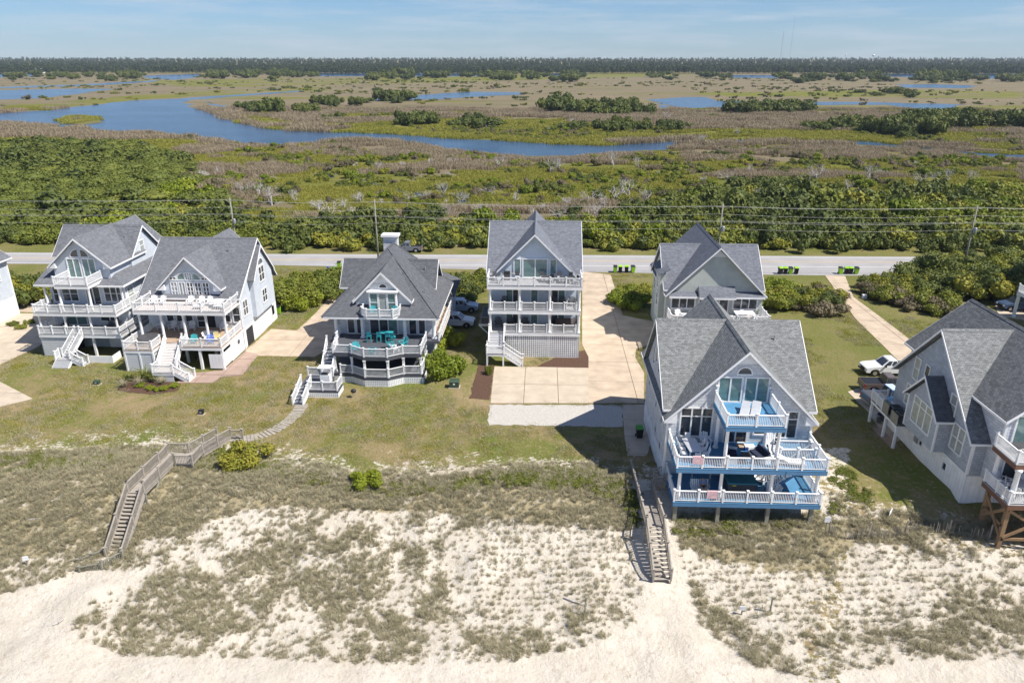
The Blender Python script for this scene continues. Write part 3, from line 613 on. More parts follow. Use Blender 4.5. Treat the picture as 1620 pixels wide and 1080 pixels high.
# decks
for z, y0, x0, x1 in ((1.2, 47.95, 10.4, 21.65),): deck(H, [(x0, y0), (x1, y0), (x1, 52.1), (x0, 52.1)], z, DECKB, FASB, .34)
for a in ((10.42, 18.6, 47.9, 52.095), (18.6, 21.68, 47.9, 49.5), (18.6, 21.68, 50.7, 52.095), (21.3, 21.68, 49.5, 50.7)): deck(H, [(a[0], a[2]), (a[1], a[2]), (a[1], a[3]), (a[0], a[3])], 4.2, DECKB, FASB, .34)
deck(H, [(13.75, 47.93), (18.15, 47.93), (18.15, 52.095), (13.75, 52.095)], 7.75, DECKB, FASB, .34)
railrun(H, [(10.5, 52.0), (10.5, 48.02), (21.57, 48.02), (21.57, 51.9)], 1.2)
railrun(H, [(10.5, 52.0), (10.5, 47.98), (21.6, 47.98), (21.6, 52.0)], 4.2)
railrun(H, [(13.83, 52.0), (13.83, 48.01), (18.07, 48.01), (18.07, 52.0)], 7.75, spacing=2.1)
railrun(H, [(18.55, 50.75), (18.55, 49.45), (21.2, 49.45)], 4.2, spacing=1.4); railrun(H, [(18.55, 50.75), (21.2, 50.75)], 4.2)
stairs(H, (21.25, 50.1, 4.15), (18.0, 50.1, 1.25), 1.0, 13, DECKB, FASB)
for x in (10.85, 14.0, 17.8, 21.2): column(H, x, 48.35, 1.2, 3.82)
for x, y in ((14.05, 48.35), (17.85, 48.35), (14.05, 51.2), (17.85, 51.2)): column(H, x, y, 4.2, 7.37)
for x in (10.7, 14.0, 17.8, 21.1):
    for y in (48.3, 51.5): wbox(H, x-.14, x+.14, y-.14, y+.14, g(x, y)-.4, .82, WOODP, 'pile')
ventpipe(H, 19.6, 57.5, 11.0)
m = MB(); m.tube((12.3, 48.9, 3.85), (12.3, 48.9, 3.6), .07); m.build('ceiling_lamp', WHITE, H)

# ------------------------------------------------------------------ centre house on lattice base
H = thing('beach_house', 'tall narrow pale blue house with three stacked porches above a white lattice base', 'house', (-.7, 87, 0))
wall(H, [(-5.85, 82.3, 0), (-5.85, 82.3, 8.6), (-5.85, 89.5, 13.65), (-5.85, 96.6, 8.6), (-5.85, 96.6, 0)], (10.4, 0, 0), LAPH4)
wall(H, [(-5.845, 82.28, 3), (4.545, 82.28, 3), (4.545, 82.28, 8.75), (-.65, 82.28, 13.9), (-5.845, 82.28, 8.75)], (0, 7, 0), LAPH4)
RBL = ROOF['blue']
gable(H, 'X', -6.35, 4.95, 89.5, 14.05, (82.6, 9.24), (97.1, 8.75), RBL); gable(H, 'Y', 81.75, 95.6, -.7, 14.15, (-6.0, 8.85), (4.6, 8.85), RBL)
F = FF(82.28)
window(H, F, -2.0, .75, 8.95, 11.05, 2, 1, CURT, 'sliding_door', .14); window(H, F, -3.05, -2.4, 9.35, 11.05, 1, 1, CURT); window(H, F, 1.15, 1.8, 9.35, 11.05, 1, 1, CURT)
walllight(H, F, -3.6, 10.9); walllight(H, F, 2.3, 10.9)
for z in (3.1, 5.8):
    window(H, F, -4.0, -2.5, z+.05, z+2.1, 2, 1, [CURT, GLASS], 'sliding_door'); window(H, F, -1.05, -.3, z+.05, z+2.1, 1, 1, CURT, 'glass_door'); window(H, F, 1.4, 2.9, z+.05, z+2.1, 2, 1, [GLASS, CURT], 'sliding_door')
for k, z in enumerate((3.1, 5.8, 8.75)):
    x0, x1 = (-6.0, 4.72) if z < 8 else (-6.1, 4.8)
    deck(H, [(x0, 79.15-.03*k), (x1, 79.15-.03*k), (x1, 82.27), (x0, 82.27)], z, DECKGR, WHITE, .36)
cx = (-5.75, -2.38, 1.12, 4.48)
for z0, z1 in ((3.1, 5.38), (5.8, 8.33)):
    for x in cx: column(H, x, 79.4, z0, z1, .16)
for z in (3.1, 5.8):
    for i in range(3):
        a, c = cx[i]+.28, cx[i+1]-.28
        if z == 3.1 and i == 0: a = -4.0
        railing(H, (a, 79.38, z), (c, 79.38, z), 1 if c-a < 2 else 2, .95)
    for x in (-5.85, 4.58): railing(H, (x, 79.6, z), (x, 82.2, z), 1, .95)
railrun(H, [(-6.0, 82.2), (-6.0, 79.2), (4.7, 79.2), (4.7, 82.2)], 8.75, spacing=1.78)
lattice(H, FF(79.3), -3.9, 4.6, 0.02, 2.68); lattice(H, FR(4.6), 79.3, 82.3, .02, 2.68); wbox(H, -5.5, 4.5, 80.8, 82, 0, 2.6, DARK, 'painted_shade_block')  # near-black block behind the lattice, under-house shade put into its colour
for x in cx: wbox(H, x-.12, x+.12, 79.36, 79.6, 0, 2.7, WHITE, 'pile')
stairs(H, (-4.98, 79.1, 3.1), (-4.98, 77.6, 1.55), 1.75, 6, DECKGR, WHITE, False, rail=(1, 1))
deck(H, [(-6.05, 76.35), (-4.0, 76.35), (-4.0, 77.65), (-6.05, 77.65)], 1.5, DECKGR, WHITE, .2, 'landing')
railrun(H, [(-5.98, 77.6), (-5.98, 76.4), (-4.05, 76.4)], 1.5)
stairs(H, (-4.0, 76.98, 1.5), (-1.9, 76.98, 0.05), 1.15, 7, DECKGR, WHITE, False)
for x, y in ((-5.95, 76.45), (-4.1, 76.45), (-5.95, 77.5)): wbox(H, x-.08, x+.08, y-.08, y+.08, 0, 1.3, WHITE, 'pile')
deck(H, [(-7.4, 82.6), (-5.9, 82.6), (-5.9, 86.5), (-7.4, 86.5)], 2.9, WOODP, WHITE, .25, 'equipment_shelf')
for y in (82.8, 86.3): m = MB(); m.bar((-7.3, y, 2.6), (-5.9, y, 1.2), .12); m.build('bracket', WHITE, H)
trimz(H, 4.55, 82.3, 0, 8.5)

# ------------------------------------------------------------------ grey-roofed house with the dark decks
H = thing('beach_house', 'house under a broad dark hipped roof with charcoal decks, teal chairs and a chimney', 'house', (-17.6, 81, 0))
wbox(H, -22.9, -12.15, 77.6, 89, 0, 6.0, SHAKE); RD = ROOF['dark']
m = MB(); z0, zr = 6.0, 12.0
A, B_, C_, D_ = (-24.3, 75.6, z0), (-11.2, 75.6, z0), (-11.2, 89.5, z0), (-24.3, 89.5, z0); P1, P2 = (-18.5, 85.6, 11.45), (-18.3, 88.0, 11.45)
m.slab([A, B_, P1], .16); m.slab([B_, C_, P2, P1], .16); m.slab([C_, D_, P2], .16); m.slab([D_, A, P1, P2], .16); r = m.build('roof', RD, H)
for p, q in ((P1, A), (P1, B_), (P1, P2), (P2, C_), (P2, D_)): m = MB(); m.bar(Vector(p)+Vector((0, 0, .0)), Vector(q)+Vector((0, 0, .0)), .3, .09); m.build('ridge_cap', RD, r)
for p, q in ((A, B_), (B_, C_), (D_, A)): m = MB(); m.sbar(Vector(p)-Vector((0, 0, .24)), Vector(q)-Vector((0, 0, .24)), .06, .2); m.build('eave_board', WHITE, r)
m = MB(); m.prism([(-24.1, 75.8), (-11.4, 75.8), (-11.4, 89.3), (-24.1, 89.3)], 5.78, 5.84); m.build('porch_ceiling', WHITE, H)
gable(H, 'X', -24.15, -12.5, 86.0, 9.95, (83.1, 7.15), (88.9, 7.15), RD); wall(H, [(-23.8, 83.5, 5.5), (-23.8, 83.5, 7.3), (-23.8, 86, 9.6), (-23.8, 88.5, 7.3), (-23.8, 88.5, 5.5)], (10.9, 0, 0), LAPB)
gable(H, 'Y', 77.0, 84.9, -17.7, 10.85, (-21.05, 7.45), (-14.35, 7.45), RD, rake=(1, 0), trim=.3); wall(H, [(-20.8, 77.35, 6.5), (-14.6, 77.35, 6.5), (-14.6, 77.35, 7.5), (-17.7, 77.35, 10.6), (-20.8, 77.35, 7.5)], (0, 5, 0), LAPW)
m = MB(); m.extr([(-18.75, 77.3, 9.55), (-16.65, 77.3, 9.55), (-17.7, 77.3, 10.62)], (0, -.06, 0)); m.build('peak_panel', WHITE, H)
F = FF(76.8); wbox(H, -19.2, -16.0, 76.8, 77.6, 6.1, 8.55, WHITE, 'bay'); wbox(H, -19.35, -15.85, 76.6, 77.5, 8.55, 8.7, WHITE, 'bay_cap')
window(H, F, -19.0, -18.2, 6.35, 8.4, 1, 2, CURT); window(H, F, -18.0, -17.2, 6.25, 8.4, 1, 1, CURTW, 'glass_door'); window(H, F, -17.0, -16.2, 6.35, 8.4, 1, 2, CURT)
arch(H, FF(77.35), -17.6, 8.95, .42)
deck(H, [(-19.9, 76.8), (-19.9, 75.9), (-19.2, 75.15), (-16.2, 75.15), (-15.6, 75.9), (-15.6, 76.8)], 6.2, DECKGR, WHITE, .22, 'balcony')
railrun(H, [(-19.85, 76.75), (-19.85, 75.92), (-19.17, 75.2), (-16.23, 75.2), (-15.65, 75.92), (-15.65, 76.75)], 6.2, spacing=1.6, bm=WHITE, bal=.09, h=.9)
F = FF(77.6)
window(H, F, -22.0, -21.25, 3.4, 5.5, 1, 1, GLASS); window(H, F, -20.95, -20.1, 3.35, 5.5, 1, 1, GLASS, 'glass_door'); window(H, F, -19.4, -16.3, 3.35, 5.4, 3, 1, [GLASS, GLASS, CURT], 'sliding_door', .14); window(H, F, -14.9, -14.1, 3.35, 5.5, 1, 1, GLASS, 'glass_door'); window(H, F, -13.8, -13.1, 3.4, 5.5, 1, 1, GLASS)
for x in (-23.0, -20.0, -15.2, -11.9): column(H, x, 76.4, 3.3, 5.8, .22)
bow = [(-22.3, 71.6), (-20.2, 71.5), (-18.6, 70.5), (-16.1, 70.5), (-14.6, 71.5), (-12.6, 71.6), (-12.6, 77.58), (-22.9, 77.58)]
deck(H, bow, 3.3, DECKG, DECKG, .3); deck(H, [(-22.9, 77.58)]+[(x, y-.12) for x, y in bow[:6]]+[(-12.6, 77.58)], 1.02, DECKG, DECKG, .28)
wbox(H, -23.6, -22.9, 75.6, 77.58, 3.0, 3.3, DECKG, 'porch_floor'); wbox(H, -12.6, -11.2, 75.6, 77.58, 3.0, 3.3, DECKG, 'porch_floor'); deck(H, [(-12.14, 77.6), (-11.2, 77.6), (-11.2, 88), (-12.14, 88)], 3.3, DECKT, WHITE, .3)
railrun(H, [(-22.35, 73.4), (-22.22, 71.7)], 3.3); railrun(H, [(-22.22, 71.68), (-20.2, 71.58), (-18.6, 70.58), (-16.1, 70.58), (-14.6, 71.58), (-12.7, 71.68), (-12.7, 75.6)], 3.3, spacing=2.6, bm=SLATG); railrun(H, [(-22.9, 77.4), (-22.7, 74.9)], 3.3)
railrun(H, [(-21.5, 71.5), (-20.2, 71.45), (-18.6, 70.45), (-16.1, 70.45), (-14.6, 71.45), (-12.7, 71.55), (-12.7, 75.6)], 1.02, spacing=2.6, bm=SLATG); railrun(H, [(-11.27, 75.7), (-11.27, 87.9)], 3.3)
for x, y in ((-22.1, 71.8), (-20.2, 71.6), (-18.6, 70.62), (-16.1, 70.62), (-14.6, 71.6), (-12.75, 71.75), (-12.75, 75)): column(H, x, y, 1.02, 2.95, .11, square=True)
pts = [(-22.3, 71.42), (-20.2, 71.35), (-18.6, 70.35), (-16.1, 70.35), (-14.6, 71.35), (-12.5, 71.45), (-12.5, 77.5)]
for i in range(6):
    a, c = np.array(pts[i]), np.array(pts[i+1]); L_ = np.linalg.norm(c-a); u = (c-a)/L_; lattice(H, (tuple(a), tuple(u), (u[1], -u[0])), 0, L_, .0, .66, .2)
wbox(H, -22.0, -12.8, 72.5, 77, 0, .7, DARK, 'painted_shade_block'); window(H, F, -20.5, -14.5, 1.1, 2.8, 4, 1, GLASS, 'sliding_door')  # dark block below the deck, its colour stands in for the shade there
stairs(H, (-22.95, 74.15, 3.3), (-22.75, 70.6, 1.1), 1.15, 9, DECKG, WHITE, False)
deck(H, [(-24.9, 68.6), (-22.0, 68.6), (-22.0, 70.7), (-24.9, 70.7)], 1.05, DECKG, DECKG, .25, 'landing'); deck(H, [(-24.0, 67.5), (-20.8, 67.5), (-20.8, 69.5), (-21.99, 69.5), (-21.99, 68.59), (-24.0, 68.59)], .75, DECKG, DECKG, .25, 'landing')
lattice(H, FF(67.5), -24.0, -20.8, 0, .5, .2); lattice(H, FR(-20.8), 67.5, 69.5, 0, .5, .2)
railrun(H, [(-23.9, 67.58), (-20.88, 67.58), (-20.88, 69.4)], .75, spacing=1.6, bm=SLATG); railrun(H, [(-24.8, 70.6), (-22.1, 70.6)], 1.05)
stairs(H, (-24.4, 68.6, 1.02), (-24.45, 65.6, .05), 1.05, 6, DECKG, WHITE, False)
wbox(H, -19.65, -17.9, 88.2, 89.3, 8, 12.15, SHAKE, 'chimney'); wbox(H, -19.85, -17.7, 88.0, 89.5, 12.15, 12.4, WHITE, 'chimney_cap')
wbox(H, -15.5, -11.6, 88.9, 95, 0, 4.9, SHAKE); m = MB(); m.slab([(-10.9, 87.6, 4.7), (-10.9, 95.5, 4.7), (-13.4, 93.6, 6.4), (-13.4, 88.5, 6.4)], .15); m.slab([(-10.9, 95.5, 4.7), (-16, 95.5, 4.7), (-13.4, 93.6, 6.4)], .15); m.slab([(-16, 95.5, 4.7), (-16, 88, 4.7), (-13.4, 88.5, 6.4), (-13.4, 93.6, 6.4)], .15); m.build('garage_roof', RD, H)
for x, y, z in ((-14.0, 84.9, 9.0), (-13.3, 79.6, 7.9), (-22.0, 80.0, 7.9)): ventpipe(H, x, y, z)

# ------------------------------------------------------------------ two blue-grey houses at the left
H = thing('beach_house', 'pale blue house with arched gable window, small top balcony and white slatted ground floor', 'house', (-53.8, 86, 0))
RG = ROOF['grey']
wbox(H, -58.3, -49.2, 80.5, 93.4, 0, 8.25, LAPB)
m = MB(); m.slab([(-59.2, 79.2, 8.25), (-48.5, 79.2, 8.25), (-54.1, 84.9, 10.5), (-59.2, 84.9, 10.5)], .15); m.slab([(-48.5, 79.2, 8.25), (-48.5, 94, 8.25), (-54.1, 94, 10.5), (-54.1, 84.9, 10.5)], .15); r = m.build('lower_roof', RG, H)
m = MB(); m.sbar((-59.2, 79.17, 8.0), (-48.45, 79.17, 8.0), .06, .22); m.sbar((-48.47, 79.2, 8.0), (-48.47, 94, 8.0), .06, .22); m.build('eave_board', WHITE, r)
wall(H, [(-59.6, 84.95, 8.3), (-59.6, 84.95, 10.2), (-59.6, 88.1, 13.1), (-59.6, 91.3, 10.2), (-59.6, 91.3, 8.3)], (9.3, 0, 0), LAPB)
gable(H, 'X', -60.0, -49.95, 88.1, 13.4, (84.55, 10.15), (91.65, 10.15), RG); gable(H, 'Y', 80.05, 88.2, -53.85, 13.55, (-57.65, 10.15), (-50.05, 10.15), RG, rake=(1, 0)); gable(H, 'Y', 88.0, 93.8, -53.85, 13.5, (-57.2, 10.4), (-50.5, 10.4), RG, rake=(0, 1), cap=False)
wall(H, [(-57.2, 80.46, 8.2), (-50.5, 80.46, 8.2), (-50.5, 80.46, 10.4), (-53.85, 80.46, 13.3), (-57.2, 80.46, 10.4)], (0, 5.5, 0), LAPB)
for x, s in ((-57.62, 1), (-50.08, -1)): m = MB(); m.extr([(x, 80.08, 9.95), (x+s*.9, 80.08, 9.95), (x+s*.9, 80.08, 10.6)], (0, .4, 0)); m.build('eave_return', WHITE, H)
F = FF(80.46)
window(H, F, -55.35, -53.95, 8.85, 11.0, 2, 1, CURT, 'sliding_door', .12); window(H, F, -53.55, -52.15, 8.85, 11.0, 2, 1, CURT, 'sliding_door', .12)
arch(H, F, -53.95, 11.3, .85, None, 90, 180); arch(H, F, -53.55, 11.3, .85, None, 0, 90)
F = FF(80.5)
window(H, F, -57.9, -57.2, 5.8, 7.6, 1, 2); window(H, F, -56.8, -55.0, 5.9, 7.6, 2, 2); window(H, F, -53.9, -52.3, 5.5, 7.7, 2, 1, GLASS, 'sliding_door'); window(H, F, -51.7, -49.5, 5.9, 7.8, 3, 2)
window(H, F, -57.0, -54.6, 2.9, 4.9, 2, 1, CURT, 'sliding_door'); window(H, F, -52.8, -50.6, 3.4, 4.9, 2, 2); window(H, FR(-49.2), 81.0, 82.2, 5.7, 7.4, 1, 2, CURTW); window(H, FR(-49.2), 81.2, 83.6, 2.9, 5.0, 2, 1, CURT, 'sliding_door'); window(H, FR(-50.3), 87.3, 88.2, 10.3, 11.5, 1, 2, CURTW)
for z, e in ((2.8, 0), (5.45, .03)):
    deck(H, [(-58.6, 77.2-e), (-48.75, 77.2-e), (-48.75, 84), (-49.19, 84), (-49.19, 80.49), (-58.6, 80.49)], z, DECKGR, WHITE, .34); railrun(H, [(-58.5, 80.4), (-58.5, 77.3), (-48.85, 77.3), (-48.85, 83.5)], z, spacing=1.6, h=.95)
deck(H, [(-55.45, 77.25), (-51.45, 77.25), (-51.45, 80.45), (-55.45, 80.45)], 8.72, DECKGR, WHITE, .34, 'balcony'); railrun(H, [(-55.38, 80.3), (-55.38, 77.33), (-51.52, 77.33), (-51.52, 80.3)], 8.72, spacing=2.)
for x in (-58.2, -55.2, -52.2, -49.1): column(H, x, 77.5, 2.8, 5.08, .14)
for x, y, z in ((-58.2, 79.5, 8.05), (-55.2, 77.6, 8.36), (-51.7, 77.6, 8.36), (-49.0, 79.5, 8.05)): column(H, x, y, 5.45, z, .15)
for k in range(9): wbox(H, -58.45, -55.3, 77.32, 77.38, .05+k*.27, .27+k*.27, SLATG, 'slat')
for x in (-58.5, -55.2, -52.3, -48.9): wbox(H, x-.12, x+.12, 77.4, 77.64, 0, 2.46, WHITE, 'pile')
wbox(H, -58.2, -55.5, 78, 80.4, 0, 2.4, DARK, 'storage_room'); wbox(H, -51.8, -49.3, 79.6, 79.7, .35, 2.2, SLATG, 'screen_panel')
m = MB(); m.box(-52.0, -49.3, 75.55, 75.62, 0, .85); m.box(-49.3, -49.23, 75.55, 77.3, 0, .85); m.build('low_wall', WHITE, H)
stairs(H, (-53.7, 77.2, 2.8), (-54.5, 75.3, .7), 1.2, 9, DECKGR, WHITE, False)
deck(H, [(-55.4, 74.6), (-53.3, 74.6), (-53.3, 75.5), (-55.4, 75.5)], .7, DECKGR, WHITE, .4, 'landing'); railing(H, (-55.35, 75.4, .7), (-55.35, 74.65, .7), 1); stairs(H, (-54.4, 74.6, .7), (-54.4, 73.7, .08), 1.9, 4, DECKGR, WHITE, False, rail=(0, 0)); stairs(H, (-53.3, 75.0, .7), (-52.0, 74.8, .08), .9, 4, DECKGR, WHITE, False)
ventpipe(H, -57.6, 86.7, 12.1); ventpipe(H, -51.6, 86.7, 12.1); trimz(H, -49.2, 80.5, 2.8, 8.1)

H = thing('beach_house', 'blue-grey house with row of arched gable doors and a hot tub on its deck', 'house', (-41.2, 84, 0))
wall(H, [(-46.9, 80.4, 0), (-46.9, 80.4, 6.7), (-46.9, 87.3, 11.75), (-46.9, 91.8, 6.3), (-46.9, 91.8, 0)], (11.3, 0, 0), LAPB)
gable(H, 'X', -47.35, -35.2, 87.3, 12.1, (79.75, 6.62), (92.4, 6.0), RG)
gable(H, 'Y', 79.85, 87.0, -41.1, 11.55, (-44.95, 7.7), (-37.25, 7.7), RG, rake=(1, 0), cap=False); wall(H, [(-44.6, 80.25, 6.2), (-37.6, 80.25, 6.2), (-37.6, 80.25, 7.9), (-41.1, 80.25, 11.3), (-44.6, 80.25, 7.9)], (0, 5, 0), LAPB)
gable(H, 'Y', 87.5, 93.0, -41.0, 12.05, (-44, 9), (-38, 9), RG, rake=(0, 1), cap=False)
for x, s in ((-44.92, 1), (-37.28, -1)): m = MB(); m.extr([(x, 79.88, 7.48), (x+s*.9, 79.88, 7.48), (x+s*.9, 79.88, 8.2)], (0, .35, 0)); m.build('eave_return', WHITE, H)
F = FF(80.25)
for i in range(5):
    u = -43.3+i*.95; window(H, F, u, u+.62, 6.3, 8.35, 2, 4 if i != 1 else 1, CURTW if i in (0, 1) else GLASS, 'french_door', .1)
arch(H, F, -41.7, 8.75, .75, CURT, 90, 180); window(H, F, -41.45, -40.75, 8.75, 9.5, 3, 3, CURT); arch(H, F, -40.5, 8.75, .75, CURT, 0, 90)
window(H, F, -43.35, -42.65, 8.75, 9.0, 2, 1); window(H, F, -39.55, -38.85, 8.75, 9.0, 2, 1)
F = FF(80.4)
for u in (-44.6, -43.4, -42.3, -37.7, -36.5): window(H, F, u, u+.8, 3.5, 5.3, 1, 2)
window(H, F, -40.9, -39.9, 2.8, 5.2, 1, 3, [GLASS], 'french_door'); wbox(H, -39.8, -38.8, 80.34, 80.42, 2.8, 5.2, DARK, 'doorway')
XR = -35.6
wall(H, [(XR-.2, 83.9, 2.9), (XR-.2, 90.2, 2.9), (XR-.2, 90.2, 7.6), (XR-.2, 86.9, 11.1), (XR-.2, 83.9, 7.9)], (.75, 0, 0), LAPB, 'bay')
m = MB(); m.slab([(XR-.3, 86.9, 11.35), (XR+.85, 86.9, 11.35), (XR+.85, 83.5, 7.7), (XR-.3, 83.5, 7.7)], .14); m.slab([(XR-.3, 86.9, 11.35), (XR+.85, 86.9, 11.35), (XR+.85, 90.6, 7.4), (XR-.3, 90.6, 7.4)], .14); r = m.build('bay_roof', RG, H)
m = MB()
for y, z in ((83.5, 7.7), (90.6, 7.4)): m.extr([(XR+.855, 86.9, 11.33), (XR+.855, y, z-.02), (XR+.855, y, z-.24), (XR+.855, 86.9, 11.1)], (.04, 0, 0))
m.build('rake_board', WHITE, r)
FB = FR(XR+.55); F = FR(XR)
window(H, FB, 86.0, 87.6, 6.8, 8.6, 2, 2); arch(H, FB, 86.75, 8.9, .7, None, 90, 180); arch(H, FB, 86.85, 8.9, .7, None, 0, 90); window(H, FB, 86.3, 87.7, 4.0, 5.6, 2, 2); window(H, F, 90.6, 91.2, 6.0, 7.0); window(H, F, 81.3, 82.6, 3.9, 5.7, 2, 2)
wbox(H, XR-.05, XR+.02, 80.45, 91.75, 0, 2.4, WHITE, 'base_panel'); wbox(H, XR-.05, XR+.035, 81.2, 83.3, .02, 2.15, DARK, 'garage_opening'); wbox(H, XR, XR+.06, 84, 90.2, 2.5, 2.75, WHITE, 'band_board'); trimz(H, XR, 80.4, 0, 6.5); window(H, F, 90.0, 90.9, .9, 2.2)
deck(H, [(-46.1, 76.0), (-35.45, 76.0), (-35.45, 80.39), (-46.1, 80.39)], 6.2, DECKW, WHITE, .34); railrun(H, [(-46.0, 80.2), (-46.0, 76.1), (-35.55, 76.1), (-35.55, 80.2)], 6.2, spacing=2.6, bal=.2)
for x in (-45.6, -43.1, -40.5, -37.9, -35.75): column(H, x, 76.35, 2.75, 5.82, .16)
deck(H, [(-46.3, 76.4), (-43.0, 76.4), (-43.0, 75.4), (-40.1, 75.4), (-40.1, 74.0), (-35.45, 74.0), (-35.45, 80.39), (-46.3, 80.39)], 2.75, DECKT, WHITE, .34); deck(H, [(-46.35, 73.25), (-43.0, 73.25), (-43.0, 76.39), (-46.35, 76.39)], 2.6, DECKT, WHITE, .34)
railrun(H, [(-46.25, 79.5), (-46.25, 73.35), (-43.1, 73.35), (-43.1, 75.3)], 2.6, spacing=1.9); railrun(H, [(-40.0, 75.2), (-40.0, 74.1), (-35.55, 74.1), (-35.55, 79.8)], 2.75, spacing=2.2)
for k in range(8):
    wbox(H, -46.25, -43.1, 73.32, 73.37, .03+k*.28, .28+k*.28, SLATG, 'slat')
for x in (-46.28, -44.6, -43.08): wbox(H, x-.09, x+.09, 73.26, 73.4, 0, 2.25, WHITE, 'pile')
wbox(H, -46.2, -43.2, 73.6, 77, 0, 2.2, SLATG, 'storage_room')
stairs(H, (-41.55, 75.4, 2.75), (-41.1, 72.3, 1.0), 1.9, 9, DECKW, WHITE, False); deck(H, [(-42.0, 70.6), (-39.6, 70.6), (-39.6, 72.4), (-42.0, 72.4)], 1.0, DECKW, WHITE, .2, 'landing'); railrun(H, [(-41.95, 72.3), (-41.95, 70.68), (-39.7, 70.68)], 1.0); stairs(H, (-39.6, 71.4, 1.0), (-38.0, 71.3, .08), 1.3, 5, DECKW, WHITE, False)
for k in range(3): wbox(H, -41.95, -39.7, 70.66, 70.7, .03+k*.26, .27+k*.26, SLATG, 'slat')
for x, y in ((-38.1, 74.2), (-35.6, 74.2), (-40.6, 76.1), (-38.1, 78), (-44, 78)): wbox(H, x-.13, x+.13, y-.13, y+.13, 0, 2.4, WHITE, 'pile')
m = MB()
for i in range(4): m.box(-37.1+i*.37, -37.1+i*.37+.35, 74.02, 74.06, .2, 1.9)
m.box(-37.1, -35.6, 74.06, 74.1, .3, .4); m.box(-37.1, -35.6, 74.06, 74.1, 1.7, 1.8); m.box(-35.62, -35.56, 74.02, 76.5, .25, 1.9); m.box(-35.62, -35.57, 76.5, 80.2, .1, 2.3); m.build('shower_enclosure', WHITE, H)
m = MB(); m.tube((-35.57, 78.7, 1.65), (-35.5, 78.7, 1.65), .26, n=16); m.build('wall_emblem', METALD, H); ventpipe(H, -38.2, 85.5, 11)

H = thing('beach_house', 'partly seen pale grey house with white base at the far left edge', 'house', (-77.5, 86, 0))
wbox(H, -84, -71.75, 80, 91.9, 2.6, 8.0, LAPB); wbox(H, -83.9, -71.72, 80.1, 91.8, 0, 2.6, WHITE, 'base_wall'); gable(H, 'Y', 79.5, 92.5, -77.9, 12.6, (-84.6, 7.9), (-71.2, 7.9), ROOF['grey'])
window(H, FR(-71.75), 88.6, 90.2, 5.3, 7.2, 2, 1, CURTW); window(H, FR(-71.75), 86.0, 87.4, 5.3, 7.2, 2, 1); wbox(H, -71.72, -71.66, 85.5, 89.5, .05, 1.9, SLATG, 'garage_door'); trimz(H, -71.75, 91.9, 0, 7.8)
m = MB(); m.sbar((-71.5, 90.2, 7.55), (-71.5, 92.4, 7.55), .3, .1); m.build('eave_trim', WHITE, H)

# ------------------------------------------------------------------ sage house behind
H = thing('beach_house', 'pale sage green house with big front gable behind the blue-decked house', 'house', (21, 90, 0))
wbox(H, 15.2, 26.7, 84.2, 95, 0, 6.45, LAPG); RS = ROOF['blue']
wall(H, [(15.4, 84.19, 6), (26.6, 84.19, 6), (26.6, 84.19, 6.7), (21, 84.19, 12.0), (15.4, 84.19, 6.7)], (0, 12, 0), LAPG); wall(H, [(15.21, 84.3, 6), (15.21, 84.3, 6.5), (15.21, 89.8, 11.0), (15.21, 94.9, 6.5), (15.21, 94.9, 6)], (11.4, 0, 0), LAPG)
gable(H, 'Y', 83.65, 97.6, 21.0, 12.35, (15.0, 6.42), (27.0, 6.42), RS); gable(H, 'X', 14.9, 26.95, 89.8, 11.3, (84.6, 6.86), (95.5, 6.3), RS)
m = MB(); m.extr([(20.1, 84.15, 11.1), (21.9, 84.15, 11.1), (21, 84.15, 11.95)], (0, -.06, 0)); m.build('peak_panel', WHITE, H)
m = MB(); m.slab([(15.4, 83.3, 6.4), (18.9, 83.3, 6.4), (18.9, 84.2, 6.85), (15.4, 84.2, 6.85)], .12); m.slab([(18.9, 82.9, 6.42), (23.2, 82.9, 6.42), (23.2, 84.2, 7.5), (18.9, 84.2, 7.5)], .12); m.slab([(23.2, 83.3, 6.4), (26.7, 83.3, 6.4), (26.7, 84.2, 6.85), (23.2, 84.2, 6.85)], .12); r = m.build('pent_roof', RS, H)
m = MB(); m.box(15.4, 18.9, 83.25, 83.29, 6.2, 6.4); m.box(18.9, 23.2, 82.85, 82.89, 6.2, 6.42); m.box(23.2, 26.7, 83.25, 83.29, 6.2, 6.4); m.build('eave_board', WHITE, r)
F = FF(84.18); window(H, F, 15.9, 18.6, 4.75, 6.15, 3, 1, GLASS, case=.16); window(H, F, 23.3, 26.0, 4.75, 6.15, 3, 1, GLASS, case=.16); window(H, F, 19.2, 20.6, 4.0, 6.15, 2, 1, GLASS, 'french_door'); window(H, F, 21.6, 22.6, 4.0, 6.15, 1, 1, GLASS, 'glass_door')
deck(H, [(15.3, 80.6), (26.8, 80.6), (26.8, 84.17), (15.3, 84.17)], 3.95, DECKW, WHITE, .3); railrun(H, [(15.4, 84.0), (15.4, 80.7), (26.7, 80.7), (26.7, 84.0)], 3.95, spacing=1.9)
for x in (15.6, 19.3, 23, 26.5): wbox(H, x-.13, x+.13, 80.8, 81.06, 0, 3.6, WHITE, 'pile')
wbox(H, 14.55, 15.19, 85.5, 88.6, 2.6, 8.6, LAPG, 'bay'); m = MB(); m.slab([(14.3, 85.1, 8.55), (15.6, 85.1, 9.3), (15.6, 90.4, 9.3), (14.3, 90.4, 8.55)], .12); m.build('bay_roof', RS, H)
for u, z in ((91, 4.4), (93, 4.4), (91, 1.2), (86.4, 4.3), (86.4, 6.6)): window(H, FL(15.2 if u > 90 else 14.55), u, u+.9, z, z+1.5, 1, 2)

